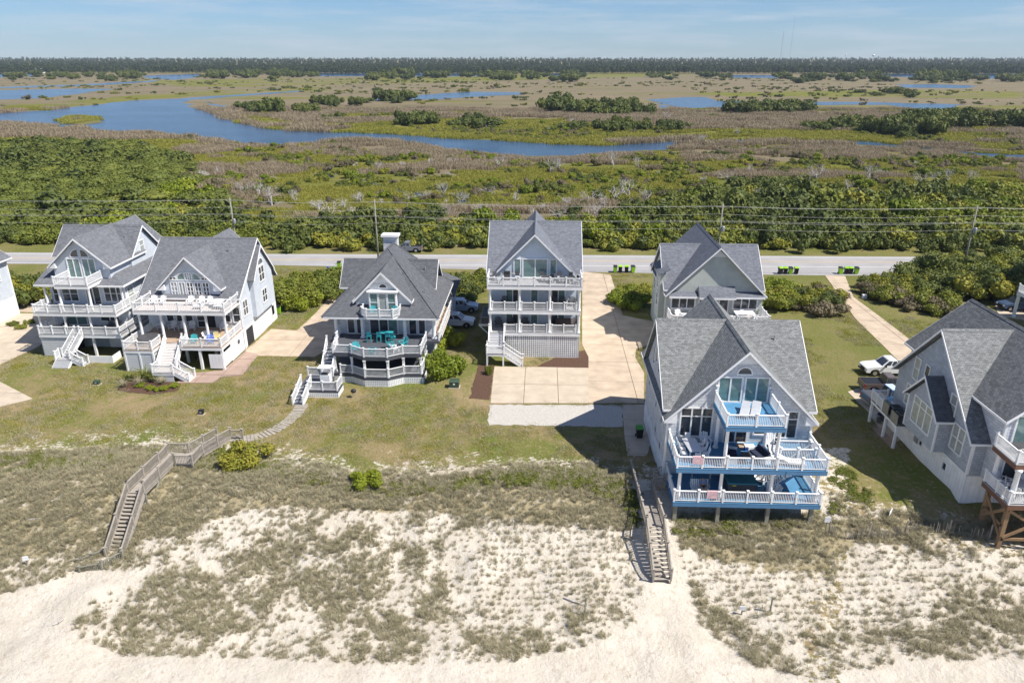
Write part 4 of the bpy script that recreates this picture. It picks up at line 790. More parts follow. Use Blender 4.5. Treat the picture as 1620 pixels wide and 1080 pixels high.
# ------------------------------------------------------------------ house at the right
H = thing('beach_house', 'large grey-blue shingled house with white batten base and brown-edged decks', 'house', (39, 57, 0))
X0 = 33.55
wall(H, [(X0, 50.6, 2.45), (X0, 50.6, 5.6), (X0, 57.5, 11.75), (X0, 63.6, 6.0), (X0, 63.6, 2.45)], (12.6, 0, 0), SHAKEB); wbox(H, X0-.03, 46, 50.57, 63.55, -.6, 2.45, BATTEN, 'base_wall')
m = MB(); m.box(X0-.07, X0-.03, 50.55, 63.6, 2.38, 2.62); m.build('band_board', WHITE, H)
RPk = ROOF['pale']; gable(H, 'X', 33.1, 40.5, 57.5, 12.15, (50.25, 5.5), (64.0, 5.9), RPk, rake=(1, 0))
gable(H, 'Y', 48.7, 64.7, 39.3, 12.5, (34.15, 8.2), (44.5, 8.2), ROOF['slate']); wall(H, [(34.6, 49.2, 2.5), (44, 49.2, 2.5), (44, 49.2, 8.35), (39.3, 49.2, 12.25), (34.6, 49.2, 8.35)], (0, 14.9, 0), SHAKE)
F = FL(X0)
window(H, F, 51.9, 53.5, 3.5, 5.6, 2, 2, CURTW); window(H, F, 53.9, 54.7, 6.0, 7.6, 1, 2, CURTW); window(H, F, 56.0, 56.6, 6.6, 7.3, 1, 1); window(H, F, 59.9, 61.5, 3.6, 5.4, 2, 2, CURTW); window(H, F, 60.2, 61.0, 6.3, 8.2, 1, 2, CURTW); window(H, F, 58.6, 59.2, 7.3, 8.2); FBs = FL(X0-.03); window(H, FBs, 53.2, 53.7, 1.3, 1.9); window(H, FBs, 57.2, 57.7, 1.3, 1.9)
BX = 32.45; wall(H, [(BX, 53.9, 2.65), (BX, 53.9, 5.75), (BX, 56.45, 8.1), (BX, 58.9, 5.75), (BX, 58.9, 2.65)], (1.3, 0, 0), SHAKEB, 'bay'); gable(H, 'X', 32.05, 34.0, 56.45, 8.4, (53.5, 5.65), (59.3, 5.65), ROOF['dark'], rake=(1, 0), name='bay_roof', cap=False)
window(H, FL(BX), 54.9, 57.9, 3.7, 5.9, 3, 1, CURTW, trans=.75)
for y in (53.9, 58.9): trimz(H, BX, y, 2.65, 5.6, .07)
trimz(H, X0, 50.6, 2.6, 5.4); trimz(H, 34.6, 49.2, 6.0, 8.2)
F = FF(49.2); window(H, F, 35.3, 37.3, 6.15, 8.4, 2, 1, CURT, 'sliding_door', .14); window(H, F, 39, 41.5, 6.15, 8.4, 2, 1, CURT, 'sliding_door', .14); window(H, F, 35.2, 37.4, 3.1, 5.2, 2, 1, GLASS, 'sliding_door'); window(H, F, 38.5, 40.5, 3.3, 5.2, 2, 1)
deck(H, [(33.95, 46.3), (46, 46.3), (46, 49.19), (33.95, 49.19)], 6.05, DECKGR, FASBR, .38); deck(H, [(33.9, 45.9), (46, 45.9), (46, 49.19), (33.9, 49.19)], 2.95, DECKGR, FASBR, .4)
railrun(H, [(34.05, 49.1), (34.05, 46.4), (46, 46.4)], 6.05); railrun(H, [(34.0, 49.1), (34.0, 46.0), (46, 46.0)], 2.95)
for x in (34.3, 38.2, 42): column(H, x, 46.35, 2.95, 5.62, .2)
column(H, 34.3, 48.7, 2.95, 5.62, .17)
for x in (34.3, 38.2, 42):
    for y in (46.3, 48.7): wbox(H, x-.15, x+.15, y-.15, y+.15, g(x, y)-.5, 2.5, WOODB, 'pile')
for a, c in (((34.3, 46.15, 2.3), (38.2, 46.15, .0)), ((34.3, 46.1, .0), (38.2, 46.1, 2.3)), ((34.15, 46.3, 2.3), (34.15, 48.7, .2)), ((34.1, 46.3, .2), (34.1, 48.7, 2.3)), ((34.3, 46.2, -.2), (42, 46.2, -.2)), ((34.2, 46.3, .9), (34.2, 48.7, .9))): m = MB(); m.bar(a, c, .1, .22); m.build('brace', WOODB, H)
deck(H, [(31.95, 59.0), (33.5, 59.0), (33.5, 64.5), (31.95, 64.5)], 2.35, WOODP, WHITE, .22, 'equipment_shelf'); railrun(H, [(32.0, 62.2), (32.0, 64.4), (33.4, 64.4)], 2.35, spacing=1.2)
for y in (59.15, 61.3, 64.3): wbox(H, 32.0, 32.2, y-.1, y+.1, 0, 2.1, WHITE, 'pile')
m = MB(); m.box(31.97, 32.02, 59.1, 60.4, 2.35, 3.3); m.box(31.97, 32.02, 61.0, 62.1, 2.35, 3.4); m.build('screen_panel', WOODP, H)
ventpipe(H, 37.2, 62.5, 10.6); wbox(H, X0-.16, X0-.03, 57.9, 58.5, 1.2, 1.9, METAL, 'meter_box')

H = thing('beach_house', 'white deck corner of a house on posts at the far right edge', 'house', (75, 100, 0))
wbox(H, 71, 82, 96.5, 106, 2.9, 8.2, LAPW); gable(H, 'Y', 96, 106.5, 76.5, 12, (70.6, 8.0), (82.4, 8.0), ROOF['grey']); deck(H, [(64.3, 91.6), (78, 91.6), (78, 96.49), (64.3, 96.49)], 3.6, DECKGR, WHITE, .4); railrun(H, [(64.4, 96.4), (64.4, 91.7), (78, 91.7)], 3.6)
for x in (64.5, 68, 72): wbox(H, x-.15, x+.15, 91.7, 92.0, 0, 3.15, WHITE, 'pile'); column(H, x, 96.2, 0, 3.15, .15, square=True)
for u in (72, 75): window(H, FF(96.5), u, u+1.6, 4, 6, 2, 1)

# ------------------------------------------------------------------ plants
def mesh_from(name, V, Fq, m, lv=None):
    me = bpy.data.meshes.new(name); V = np.asarray(V, np.float32); Fq = np.asarray(Fq, np.int32); k = Fq.shape[1]
    me.vertices.add(len(V)); me.vertices.foreach_set('co', V.ravel()); me.loops.add(Fq.size); me.loops.foreach_set('vertex_index', Fq.ravel())
    me.polygons.add(len(Fq)); me.polygons.foreach_set('loop_start', np.arange(len(Fq), dtype=np.int32)*k); me.polygons.foreach_set('loop_total', np.full(len(Fq), k, np.int32)); me.update(calc_edges=True)
    if lv is not None: a = me.attributes.new('lv', 'FLOAT', 'POINT'); a.data.foreach_set('value', np.asarray(lv, np.float32))
    me.materials.append(m); return me
def crown(name, n, m, seed, lobes=9, leaf=.11, flat=.75, spread=.62, core=True, upz=.25, stringy=1.):
    r = np.random.default_rng(seed); C0 = r.normal(size=(lobes, 3))*[spread, spread, spread*flat*.6]; C0[:, 2] = np.abs(C0[:, 2])*.9+.35*flat; rad = r.uniform(.32, .58, lobes)
    k = r.integers(0, lobes, n); d = r.normal(size=(n, 3)); d /= np.linalg.norm(d, axis=1)[:, None]; d[:, 2] = np.where(d[:, 2] < -.3, -d[:, 2], d[:, 2])
    p = C0[k]+d*(rad[k]*r.uniform(.72, 1.08, n))[:, None]*[1, 1, flat*1.15]; p[:, 2] = np.maximum(p[:, 2], .02)
    nn = d*.8+r.normal(size=(n, 3))*.55+[0, 0, upz]; nn /= np.linalg.norm(nn, axis=1)[:, None]
    a = np.cross(nn, r.normal(size=(n, 3))); a /= np.linalg.norm(a, axis=1)[:, None]; b2 = np.cross(nn, a); s = leaf*r.uniform(.55, 1.35, n)[:, None]
    V = np.stack([p-a*s, p-b2*s*.55*stringy, p+a*s, p+b2*s*.55*stringy], 1).reshape(-1, 3); Fq = np.arange(4*n).reshape(n, 4)
    lv = np.repeat(np.clip(r.uniform(0, 1, n)*.6+.4*r.uniform(0, 1, lobes)[k], 0, 1), 4)
    if core:
        ph = np.linspace(0, 2*np.pi, 9)[:-1]; vs_ = []; fs_ = []
        for j in range(lobes):
            b0 = len(V)+len(vs_); rr = rad[j]*.74
            for th in (-.9, -.3, .3, .9):
                for q in ph: vs_.append(C0[j]+rr*np.array((math.cos(th)*math.cos(q), math.cos(th)*math.sin(q), math.sin(th)*flat*1.15)))
            for t in range(3):
                for q in range(8): fs_.append((b0+t*8+q, b0+t*8+(q+1) % 8, b0+(t+1)*8+(q+1) % 8, b0+(t+1)*8+q))
            fs_ += [(b0+24, b0+26, b0+28, b0+30), (b0+24, b0+25, b0+26, b0+26)][:1]
        lv = np.concatenate([lv, r.uniform(.2, .6, len(vs_))]); V = np.concatenate([V, np.maximum(np.array(vs_), [-9, -9, .0])]); Fq = np.concatenate([Fq, np.array(fs_)])
    return mesh_from(name, V, Fq, m, lv)
def blades(name, n, m, seed, rad, h, w, lean=.5, rows=False):
    r = np.random.default_rng(seed); q = r.uniform(0, 2*np.pi, n); rr = rad*np.sqrt(r.uniform(0, 1, n)); p = np.stack([rr*np.cos(q), rr*np.sin(q), np.zeros(n)], 1)
    t = r.uniform(0, 2*np.pi, n); dirv = np.stack([np.cos(t), np.sin(t), np.zeros(n)], 1); hh = h*r.uniform(.55, 1.2, n)[:, None]; side = np.stack([-np.sin(t), np.cos(t), np.zeros(n)], 1)*w
    ln = lean*r.uniform(.3, 1.2, n)[:, None]; mid = p+dirv*hh*ln*.35+[0, 0, 1]*hh*.6; tip = p+dirv*hh*ln+[0, 0, 1]*hh*(1-.25*ln)
    V = np.stack([p-side, p+side, mid+side*.8, mid-side*.8, tip, tip], 1)[:, :5].reshape(-1, 3); i = np.arange(n)*5
    Fq = np.concatenate([np.stack([i, i+1, i+2, i+3], 1), np.stack([i+3, i+2, i+4, i+4], 1)])
    me = bpy.data.meshes.new(name); f = [tuple(a) for a in np.stack([i, i+1, i+2, i+3], 1)]+[tuple(a) for a in np.stack([i+3, i+2, i+4], 1)]; me.from_pydata(V.tolist(), [], f); me.update()
    a = me.attributes.new('lv', 'FLOAT', 'POINT'); a.data.foreach_set('value', np.repeat(r.uniform(0, 1, n), 5).astype(np.float32)); me.materials.append(m); return me
def deadmesh(name, seed, h=3.2, depth=4, sprd=.75, nb=4, dense=False):
    r = random.Random(seed); b = MB()
    def grow(p, d, L, rad, k):
        q = p+d*L; b.tube(p, q, rad, rad*.65, 4)
        if k == 0: return
        for _ in range(nb if k > 1 else nb-1):
            e = (d+Vector((r.gauss(0, sprd), r.gauss(0, sprd), r.gauss(.12, sprd*.6)))).normalized(); s = r.uniform(.45, 1)
            grow(p+d*L*s, e, L*r.uniform(.55, .85), rad*.55, k-1)
    for _ in range(3 if dense else 2): grow(Vector((r.uniform(-.2, .2), r.uniform(-.2, .2), -.1)), Vector((r.gauss(0, .4), r.gauss(0, .4), 1)).normalized(), h*.36, .085 if not dense else .06, depth)
    me = bpy.data.meshes.new(name); me.from_pydata(b.v, [], b.f); me.update(); me.materials.append(DRIFT); return me
NCOL = [0]
def scatter(name, label, pts, scl, meshes, idx=None, tilt=0., kind='stuff', sz=None):
    NCOL[0] += 1; c = bpy.data.collections.new('src_%02d' % NCOL[0])
    for i, me in enumerate(meshes): c.objects.link(bpy.data.objects.new('src_%02d_%02d' % (NCOL[0], i), me))
    n = len(pts); me = bpy.data.meshes.new(name); me.vertices.add(n); me.vertices.foreach_set('co', np.asarray(pts, np.float32).ravel())
    rot = np.stack([rng.normal(0, tilt, n) if tilt else np.zeros(n), rng.normal(0, tilt, n) if tilt else np.zeros(n), rng.uniform(0, 6.283, n)], -1).astype(np.float32)
    s3 = np.stack([scl, scl, scl*(sz if sz is not None else 1)], -1).astype(np.float32); idx = rng.integers(0, len(meshes), n) if idx is None else idx
    a = me.attributes.new('rot', 'FLOAT_VECTOR', 'POINT'); a.data.foreach_set('vector', rot.ravel()); a = me.attributes.new('scl', 'FLOAT_VECTOR', 'POINT'); a.data.foreach_set('vector', s3.ravel()); a = me.attributes.new('pick', 'INT', 'POINT'); a.data.foreach_set('value', idx.astype(np.int32))
    o = bpy.data.objects.new(name, me); COL.objects.link(o)
    ng = bpy.data.node_groups.new('scatter_'+name, 'GeometryNodeTree'); ng.interface.new_socket('Geometry', in_out='INPUT', socket_type='NodeSocketGeometry'); ng.interface.new_socket('Geometry', in_out='OUTPUT', socket_type='NodeSocketGeometry')
    N, L = ng.nodes, ng.links; gi = N.new('NodeGroupInput'); go = N.new('NodeGroupOutput'); ip = N.new('GeometryNodeInstanceOnPoints'); ci = N.new('GeometryNodeCollectionInfo'); ci.inputs['Collection'].default_value = c; ci.inputs['Separate Children'].default_value = True; ci.inputs['Reset Children'].default_value = True
    def na(k, t): x = N.new('GeometryNodeInputNamedAttribute'); x.data_type = t; x.inputs['Name'].default_value = k; return x.outputs['Attribute']
    L.new(gi.outputs[0], ip.inputs['Points']); L.new(ci.outputs[0], ip.inputs['Instance']); ip.inputs['Pick Instance'].default_value = True
    L.new(na('pick', 'INT'), ip.inputs['Instance Index']); e = N.new('FunctionNodeEulerToRotation'); L.new(na('rot', 'FLOAT_VECTOR'), e.inputs[0]); L.new(e.outputs[0], ip.inputs['Rotation']); L.new(na('scl', 'FLOAT_VECTOR'), ip.inputs['Scale']); L.new(ip.outputs[0], go.inputs[0])
    md = o.modifiers.new('scatter', 'NODES'); md.node_group = ng; o['kind'] = kind; o['label'] = label; o['category'] = name.split('_')[-1]; return o
def pxfilter(X, Y, polys):
    a, b2 = proj(X, Y, X*0); r = np.zeros(len(X), bool)
    for p in polys: r |= inpoly(a, b2, p)
    return r, a, b2
def inwater(X, Y):
    r = np.zeros(len(X), bool)
    for w in WATER: r |= inpoly(X, Y, w)
    return r & ~inpoly(X, Y, MARSHIS)
DEADM = [deadmesh('dead_twigs_%d' % i, 160+i, .9, 4, .8, 3, True) for i in range(2)]
SH = [crown('bush_a', 1300, LEAF, 1), crown('bush_b', 1300, LEAF, 2, lobes=12, flat=.6), crown('bush_c', 1200, LEAFD, 3, lobes=10), crown('bush_d', 1200, LEAFH, 4, lobes=11, flat=.8), crown('bush_e', 1300, LEAFD, 5, lobes=14, flat=.55, spread=.75), crown('bush_f', 900, LEAFB, 6, lobes=9, stringy=.5), crown('bush_g', 3600, LEAFM, 7, lobes=24, leaf=.05, flat=.42, spread=.85), crown('bush_h', 3600, LEAFM, 8, lobes=20, leaf=.05, flat=.36, spread=.9)]
# the thicket beyond the road
T1 = [(-60, 398), (-60, 240), (60, 238), (150, 236), (235, 248), (262, 300), (330, 330), (300, 352), (450, 362), (620, 368), (620, 398)]
T2 = [(-60, 398), (-60, 365), (1700, 365), (1700, 402)]; T3 = [(960, 398), (960, 362), (1080, 335), (1130, 305), (1230, 300), (1330, 322), (1420, 318), (1700, 300), (1700, 402)]
n = 42000; X = rng.uniform(-330, 260, n); Y = rng.uniform(131, 300, n); r1, a, b2 = pxfilter(X, Y, [T1, T2, T3]); keep = r1 & (Y > np.interp(X, *zip(*RT))+5.2+rng.uniform(0, 1, n)) & (rng.uniform(0, 1, n) < np.where(inpoly(a, b2, T2), .48, np.where(a < 300, .36, .27))) & ~inwater(X, Y)
X, Y, a, b2 = X[keep], Y[keep], a[keep], b2[keep]; left = inpoly(a, b2, T1) & (b2 < 365) & (a < 260)
big = fnoise(X, Y, 22, 31); s = np.where(left, 3.6+2.6*big, 1.5+1.7*big)*rng.uniform(.75, 1.2, len(X)); s = np.where(b2 > 372, np.minimum(s, 2.0), s)
dk = fnoise(X, Y, 30, 77); u = rng.uniform(0, 1, len(X)); pick = np.where(left, np.where(u < .48, 6, np.where(u < .90, 7, 2)), np.where(dk+u*.5 > .85, 2, np.where(u < .42, 0, np.where(u < .68, 1, np.where(u < .92, 3, 5)))))
scatter('thicket_shrubbery', 'dense green coastal thicket along the far side of the road', np.stack([X, Y, X*0-.1], -1), s*np.exp(np.clip(rng.normal(0, .32, len(X)), -.7, np.where(left, .2, .5))), SH+DEADM, np.where(rng.uniform(0, 1, len(X)) < np.where(left, .02, .05), rng.integers(8, 10, len(X)), pick), sz=np.where(left, rng.uniform(.65, .9, len(X)), rng.uniform(.8, 1.3, len(X))))
# scrub dotted over the marsh
SC = [[(250, 215), (560, 230), (860, 255), (1080, 240), (1080, 300), (560, 300)], [(1080, 232), (1620, 255), (1620, 300), (1080, 330)], [(560, 345), (640, 270), (760, 262), (1000, 275), (1080, 290), (1080, 340), (960, 362), (620, 368)], [(640, 205), (830, 195), (1080, 200), (1080, 218), (860, 222), (740, 215)], [(1080, 215), (1250, 205), (1620, 215), (1620, 236), (1400, 218)], [(250, 262), (430, 280), (560, 330), (620, 365), (440, 362), (330, 335)]]
n = 12000; X = rng.uniform(-260, 330, n); Y = rng.uniform(150, 420, n); r1, a, b2 = pxfilter(X, Y, SC); u = fnoise(X, Y, 18, 55)+rng.uniform(-.2, .2, n); keep = r1 & (u > .55) & ~inwater(X, Y)
X, Y = X[keep], Y[keep]; scatter('scrub_undergrowth', 'low green scrub dotted over the marsh', np.stack([X, Y, X*0-.1], -1), rng.uniform(.7, 2.1, len(X)), SH+DEADM, rng.choice([0, 1, 2, 3, 5, 8, 9], len(X), p=[.2, .15, .12, .13, .16, .12, .12]))
n = 9000; X = rng.uniform(-900, 900, n); Y = rng.uniform(250, 1350, n); keep = (fnoise(X, Y*2, 90, 21)+rng.uniform(-.14, .14, n) > .63) & ~inwater(X, Y) & (np.abs(X+.04*Y) < .76*Y)
X, Y = X[keep], Y[keep]; scatter('far_scrub_undergrowth', 'small dark shrubs scattered far over the marsh', np.stack([X, Y, X*0-.1], -1), rng.uniform(.5, 2.2, len(X))*np.exp(rng.normal(0, .25, len(X))), SH, rng.choice([2, 4, 5, 0, 1], len(X)))
# reeds and marsh grass
RE = [blades('reed_a', 150, REEDL, 1, 1.9, 1.15, .035, .45), blades('reed_b', 150, REEDL, 2, 1.9, 1.0, .035, .5), blades('marsh_grass_a', 150, GREENL, 3, 1.9, .6, .04, .6), blades('marsh_grass_b', 150, GREENL, 4, 1.9, .55, .04, .6)]
n = 60000; Y = np.exp(rng.uniform(math.log(139), math.log(520), n)); X = rng.uniform(-1, 1, n)*(.76*Y+12)-.04*Y; gr = f_green(X, Y)+(fnoise(X, Y*2.2, 55, 13)-.5)*2.2; keep = ~inwater(X, Y) & (fnoise(X, Y*1.6, 16, 88) > .42)
r1, a, b2 = pxfilter(X, Y, [T1, T2, T3]); keep &= ~r1; X, Y, gr = X[keep], Y[keep], gr[keep]
print('reeds', len(X)); scatter('marsh_reeds_grass', 'brown reeds and yellow green grass covering the marsh', np.stack([X, Y, X*0], -1), rng.uniform(.8, 1.5, len(X))*np.where(Y > 300, 1.5, 1), RE, np.where(gr > .55, rng.integers(2, 4, len(X)), rng.integers(0, 2, len(X))))
# mainland forest
def conifer(name, seed, h=17, n=150, m=PINEL):
    r = np.random.default_rng(seed); t = r.uniform(.32, 1, n); rad = (3.6*np.sqrt(np.clip(1-((t-.62)/.42)**2, 0, 1))+.4)*r.uniform(.45, 1.05, n); q = r.uniform(0, 6.283, n); p = np.stack([rad*np.cos(q), rad*np.sin(q), h*t], 1)
    nn = r.normal(size=(n, 3))+[0, 0, .7]; nn /= np.linalg.norm(nn, axis=1)[:, None]; a = np.cross(nn, r.normal(size=(n, 3))); a /= np.linalg.norm(a, axis=1)[:, None]; b2 = np.cross(nn, a); s = r.uniform(.7, 1.6, n)[:, None]
    V = np.stack([p-a*s, p-b2*s*.7, p+a*s, p+b2*s*.7], 1).reshape(-1, 3); V = np.concatenate([V, [(-.2, 0, 0), (.2, 0, 0), (.12, 0, h*.8), (-.12, 0, h*.8), (0, -.2, 0), (0, .2, 0), (0, .12, h*.8), (0, -.12, h*.8)]])
    return mesh_from(name, V, np.arange(4*n+8).reshape(-1, 4), m, np.concatenate([np.repeat(r.uniform(0, 1, n), 4), np.full(8, .2)]))
CF = [conifer('pine_a', 1), conifer('pine_b', 2, 15), conifer('pine_c', 3, 19), conifer('oak_far', 4, 12, 170, LEAFD)]
P_ = []
y = 1560.
while y < 4700:
    dx = 9+(y-1560)/130; xs = np.arange(-.80*y-100, .80*y+100, dx); xs = xs+rng.uniform(-.5, .5, len(xs))*dx; ys = y+rng.uniform(-.5, .5, len(xs))*(14+(y-1560)/30); P_.append(np.stack([xs, ys+40*np.sin(xs/170)*(y < 1750), np.clip((ys-1640)/3000, 0, 1)*17-.3], -1)); y += 13+(y-1560)/22
P_ = np.concatenate(P_); print('forest', len(P_)); scatter('mainland_forest', 'dark pine forest along the horizon', P_, rng.uniform(.6, 1.05, len(P_))*(.7+.4*fnoise(P_[:, 0], P_[:, 1], 260, 5)), CF, rng.choice(4, len(P_), p=[.32, .28, .2, .2]))

# single trees and shrubs: copies of a few kinds
def plant(name, fol, label, cat, stem_h=.5, m=BARK):
    t = thing(name, label, cat); o = bpy.data.objects.new('foliage', fol); COL.objects.link(o); o.parent = t
    b = MB()
    for a in range(3): b.tube((0, 0, -.2), (.25*math.cos(a*2.1), .25*math.sin(a*2.1), stem_h), .06, .03, 5)
    b.build('stem', m, t); return Proto(t)
def hedge(px0, px1, depth, n, kinds, smin, smax, label, group, sq=1.):
    for i in range(n):
        u = random.random(); x, y = at(px0[0]+(px1[0]-px0[0])*u, px0[1]+(px1[1]-px0[1])*u); y += random.uniform(-depth, 0) if depth < 0 else random.uniform(0, depth); s = random.uniform(smin, smax)
        kinds[i % len(kinds)].put((x, y, g(x, y)-.05), random.uniform(0, 6.28), (s, s, s*sq*random.uniform(.85, 1.1)), label, group)
SK = {k: plant('shrub', crown('shrub_'+k, n_, m_, sd, lobes=lb, leaf=lf, flat=fl, spread=sp), 'rounded green shrub', 'shrub') for k, n_, m_, sd, lb, lf, fl, sp in (('bright', 2600, LEAFH, 21, 12, .075, .85, .5), ('mid', 2600, LEAF, 22, 13, .08, .75, .55), ('dark', 2600, LEAFD, 23, 13, .08, .75, .55), ('brown', 2200, LEAFB, 24, 13, .08, .7, .6))}
B1, B2, B3, B4 = SK['bright'], SK['mid'], SK['dark'], SK['brown']
hedge((-10, 482), (85, 476), 9, 14, (B2, B3, B3), 1.6, 2.7, 'green shrub in the hedge between the two leftmost driveways', 'shrubs by the leftmost driveway', 1.3)
hedge((432, 492), (512, 486), 13, 14, (B2, B1, B2), 1.7, 2.6, 'green shrub in the thick clump between arched-door house and chimney house', 'shrubs beside the chimney house drive', 1.1)
hedge((722, 482), (770, 462), 5, 7, (B2, B3), 1.7, 2.3, 'shaded shrub behind the parked white car', 'shrubs behind the parked cars', 1.1)
hedge((990, 490), (1036, 488), 8, 7, (B1, B2), 1.6, 2.2, 'shrub in the clump left of the sage green house', 'shrubs beside the long tan driveway')
hedge((1212, 494), (1260, 494), 12, 10, (B2, B1), 1.7, 2.5, 'green shrub in the clump right of the sage green house', 'shrubs right of the sage house')
hedge((1265, 499), (1345, 499), 8, 10, (B3, B4, B2), 1.6, 2.3, 'dull green shrub at the bend of the curving driveway', 'shrubs at the driveway bend')
hedge((1388, 472), (1520, 508), 5, 15, (B4, B4, B2), 1.5, 2.2, 'brownish shrub in the low hedge left of the shingled roof', 'brown shrubs left of the shingled house')
hedge((1402, 464), (1450, 470), 5, 7, (B2, B3), 1.5, 2.1, 'green shrub behind the brownish low hedge', 'shrubs behind the brown hedge', 1.1)
hedge((1482, 470), (1640, 478), 11, 15, (B3, B2, B3), 2.2, 3.6, 'tall dark shrub in the large clump at the far right', 'tall shrubs at the far right', 1.1)
hedge((1500, 440), (1640, 428), 6, 8, (B2, B3), 1.8, 2.8, 'green shrub near the road at the far right', 'roadside shrubs at the far right')
for p, s, lb in (((702, 548), 2.0, 'rounded bright green shrub beside the side steps of the chimney house'), ((700, 592), 2.15, 'largest rounded green shrub at the corner of the charcoal decks')):
    x, y = at(*p); B1.put((x, y, 0), random.random()*6, (s, s, s*1.05), lb)
for p, s, lb in (((384, 735), 1.45, 'round dark green bush beside the weathered dune walk'), ((584, 766), 1.1, 'small yellow-green bush on the dune edge')):
    x, y, z = onground(*p); (B2 if s > 1.2 else B1).put((x, y, z-.1), 1.7, s, lb)
for i, p in enumerate(((222, 612), (238, 616), (252, 618), (262, 616), (276, 612))):
    x, y = at(*p); B1.put((x, y, 0), i, .42, 'small clipped shrub in the mulch bed by the hot tub deck', 'small shrubs in the mulch bed')
x, y = at(773, 592); B2.put((x, y, 0), 2, (.35, .35, .9), 'slim young shrub in the mulch beside the lattice house steps')
YU = []
for kk_, nb_, h_, m_ in (('yucca', 70, .95, VINEL), ('bunch_grass', 110, .75, TUFTL)):
    t = thing(kk_, 'spiky plant', 'plant'); o = bpy.data.objects.new('blades', blades(kk_+'_blades', nb_, m_, 33, .16, h_, .035 if kk_ == 'yucca' else .015, 1.15)); COL.objects.link(o); o.parent = t; b = MB(); b.tube((0, 0, -.1), (0, 0, .25), .09, .06, 6); b.build('stem', BARK, t); YU.append(Proto(t))
for p, sc_, lb in (((205, 604), 1.5, 'spiky yucca at the left of the mulch bed'), ((232, 600), 1.7, 'largest spiky yucca in the middle of the mulch bed'), ((247, 603), 1.4, 'spiky yucca against the hot tub deck')): x, y = at(*p); YU[0].put((x, y, 0), sc_, sc_, lb)
for p, lb in (((197, 612), 'tan bunch grass at the left tip of the mulch bed'), ((222, 609), 'tan bunch grass between the yuccas and small shrubs'), ((258, 607), 'tan bunch grass beside the white stair landing')): x, y = at(*p); YU[1].put((x, y, 0), 1, 1.3, lb)
for k in YU: k.close()
for p in ((975, 470), (22, 515), (35, 520), (48, 512)):
    x, y = at(*p); B2.put((x, y, 0), p[0], .5, 'small garden shrub at the edge of a driveway', 'small driveway shrubs')
for k in SK.values(): k.close()
# marsh trees standing in clumps
MT = [plant('marsh_tree', crown('marsh_crown_%d' % i, 1500, LEAFD, 40+i, lobes=13, leaf=.11, flat=.62, spread=.7), 'dark wind-shaped live oak', 'tree', .5) for i in range(3)]
def clumpt(px_, py_, wpx, n, smin, smax, label, group):
    for i in range(n):
        x, y = at(px_+random.uniform(-.5, .5)*wpx, py_+random.gauss(0, .5)*min(6, wpx*.055))
        for _ in range(5):
            if inwater(np.array([x]), np.array([y]))[0]: x, y = at(px_+random.uniform(-.5, .5)*wpx, py_-random.uniform(0, 2))
        s = random.uniform(smin*.55, smax*1.1); MT[i % 3].put((x, y, -.1), random.uniform(0, 6.28), (s, s, s*random.uniform(1.0, 1.7)), label, group)
for a in ((440, 176, 85, 9, 4.5, 6.5, 'west of the marsh centre'), (535, 166, 90, 9, 4, 6, 'behind the winding creek'), (628, 161, 42, 5, 5, 7, 'beside the middle pond'), (712, 197, 150, 15, 3.5, 5.5, 'on the green creek bank'), (952, 176, 145, 17, 5.5, 8.5, 'forming the large central hammock'), (1000, 206, 240, 18, 2.6, 4.5, 'along the bank right of centre'),
          (1215, 178, 95, 9, 5, 7.5, 'beside the long right-hand pond'), (1420, 212, 95, 10, 4.5, 6.5, 'rounded hammock at the right'), (1545, 200, 190, 22, 5, 8, 'spreading over the far right bank'), (1330, 205, 120, 9, 3, 5, 'between the right-hand hammocks'), (1405, 150, 90, 7, 4, 7, 'small hammock beyond the right-hand pond')):
    clumpt(*a[:6], 'dark live oak in the clump '+a[6], 'live oaks '+a[6])
for a in ((130, 124, 230, 26, 5, 8.5, 'far left island'), (405, 121, 185, 24, 6, 10, 'far island left of centre'), (640, 123, 130, 14, 7, 11, 'far island at centre'), (830, 123, 190, 22, 7, 11, 'far island right of centre'), (1090, 122, 120, 12, 6, 10, 'far right low island'), (1390, 126, 310, 34, 7, 11, 'long far right island'), (1590, 128, 80, 8, 7, 10, 'last island at the right')):
    clumpt(*a[:6], 'distant dark tree on the '+a[6], 'trees on the '+a[6])
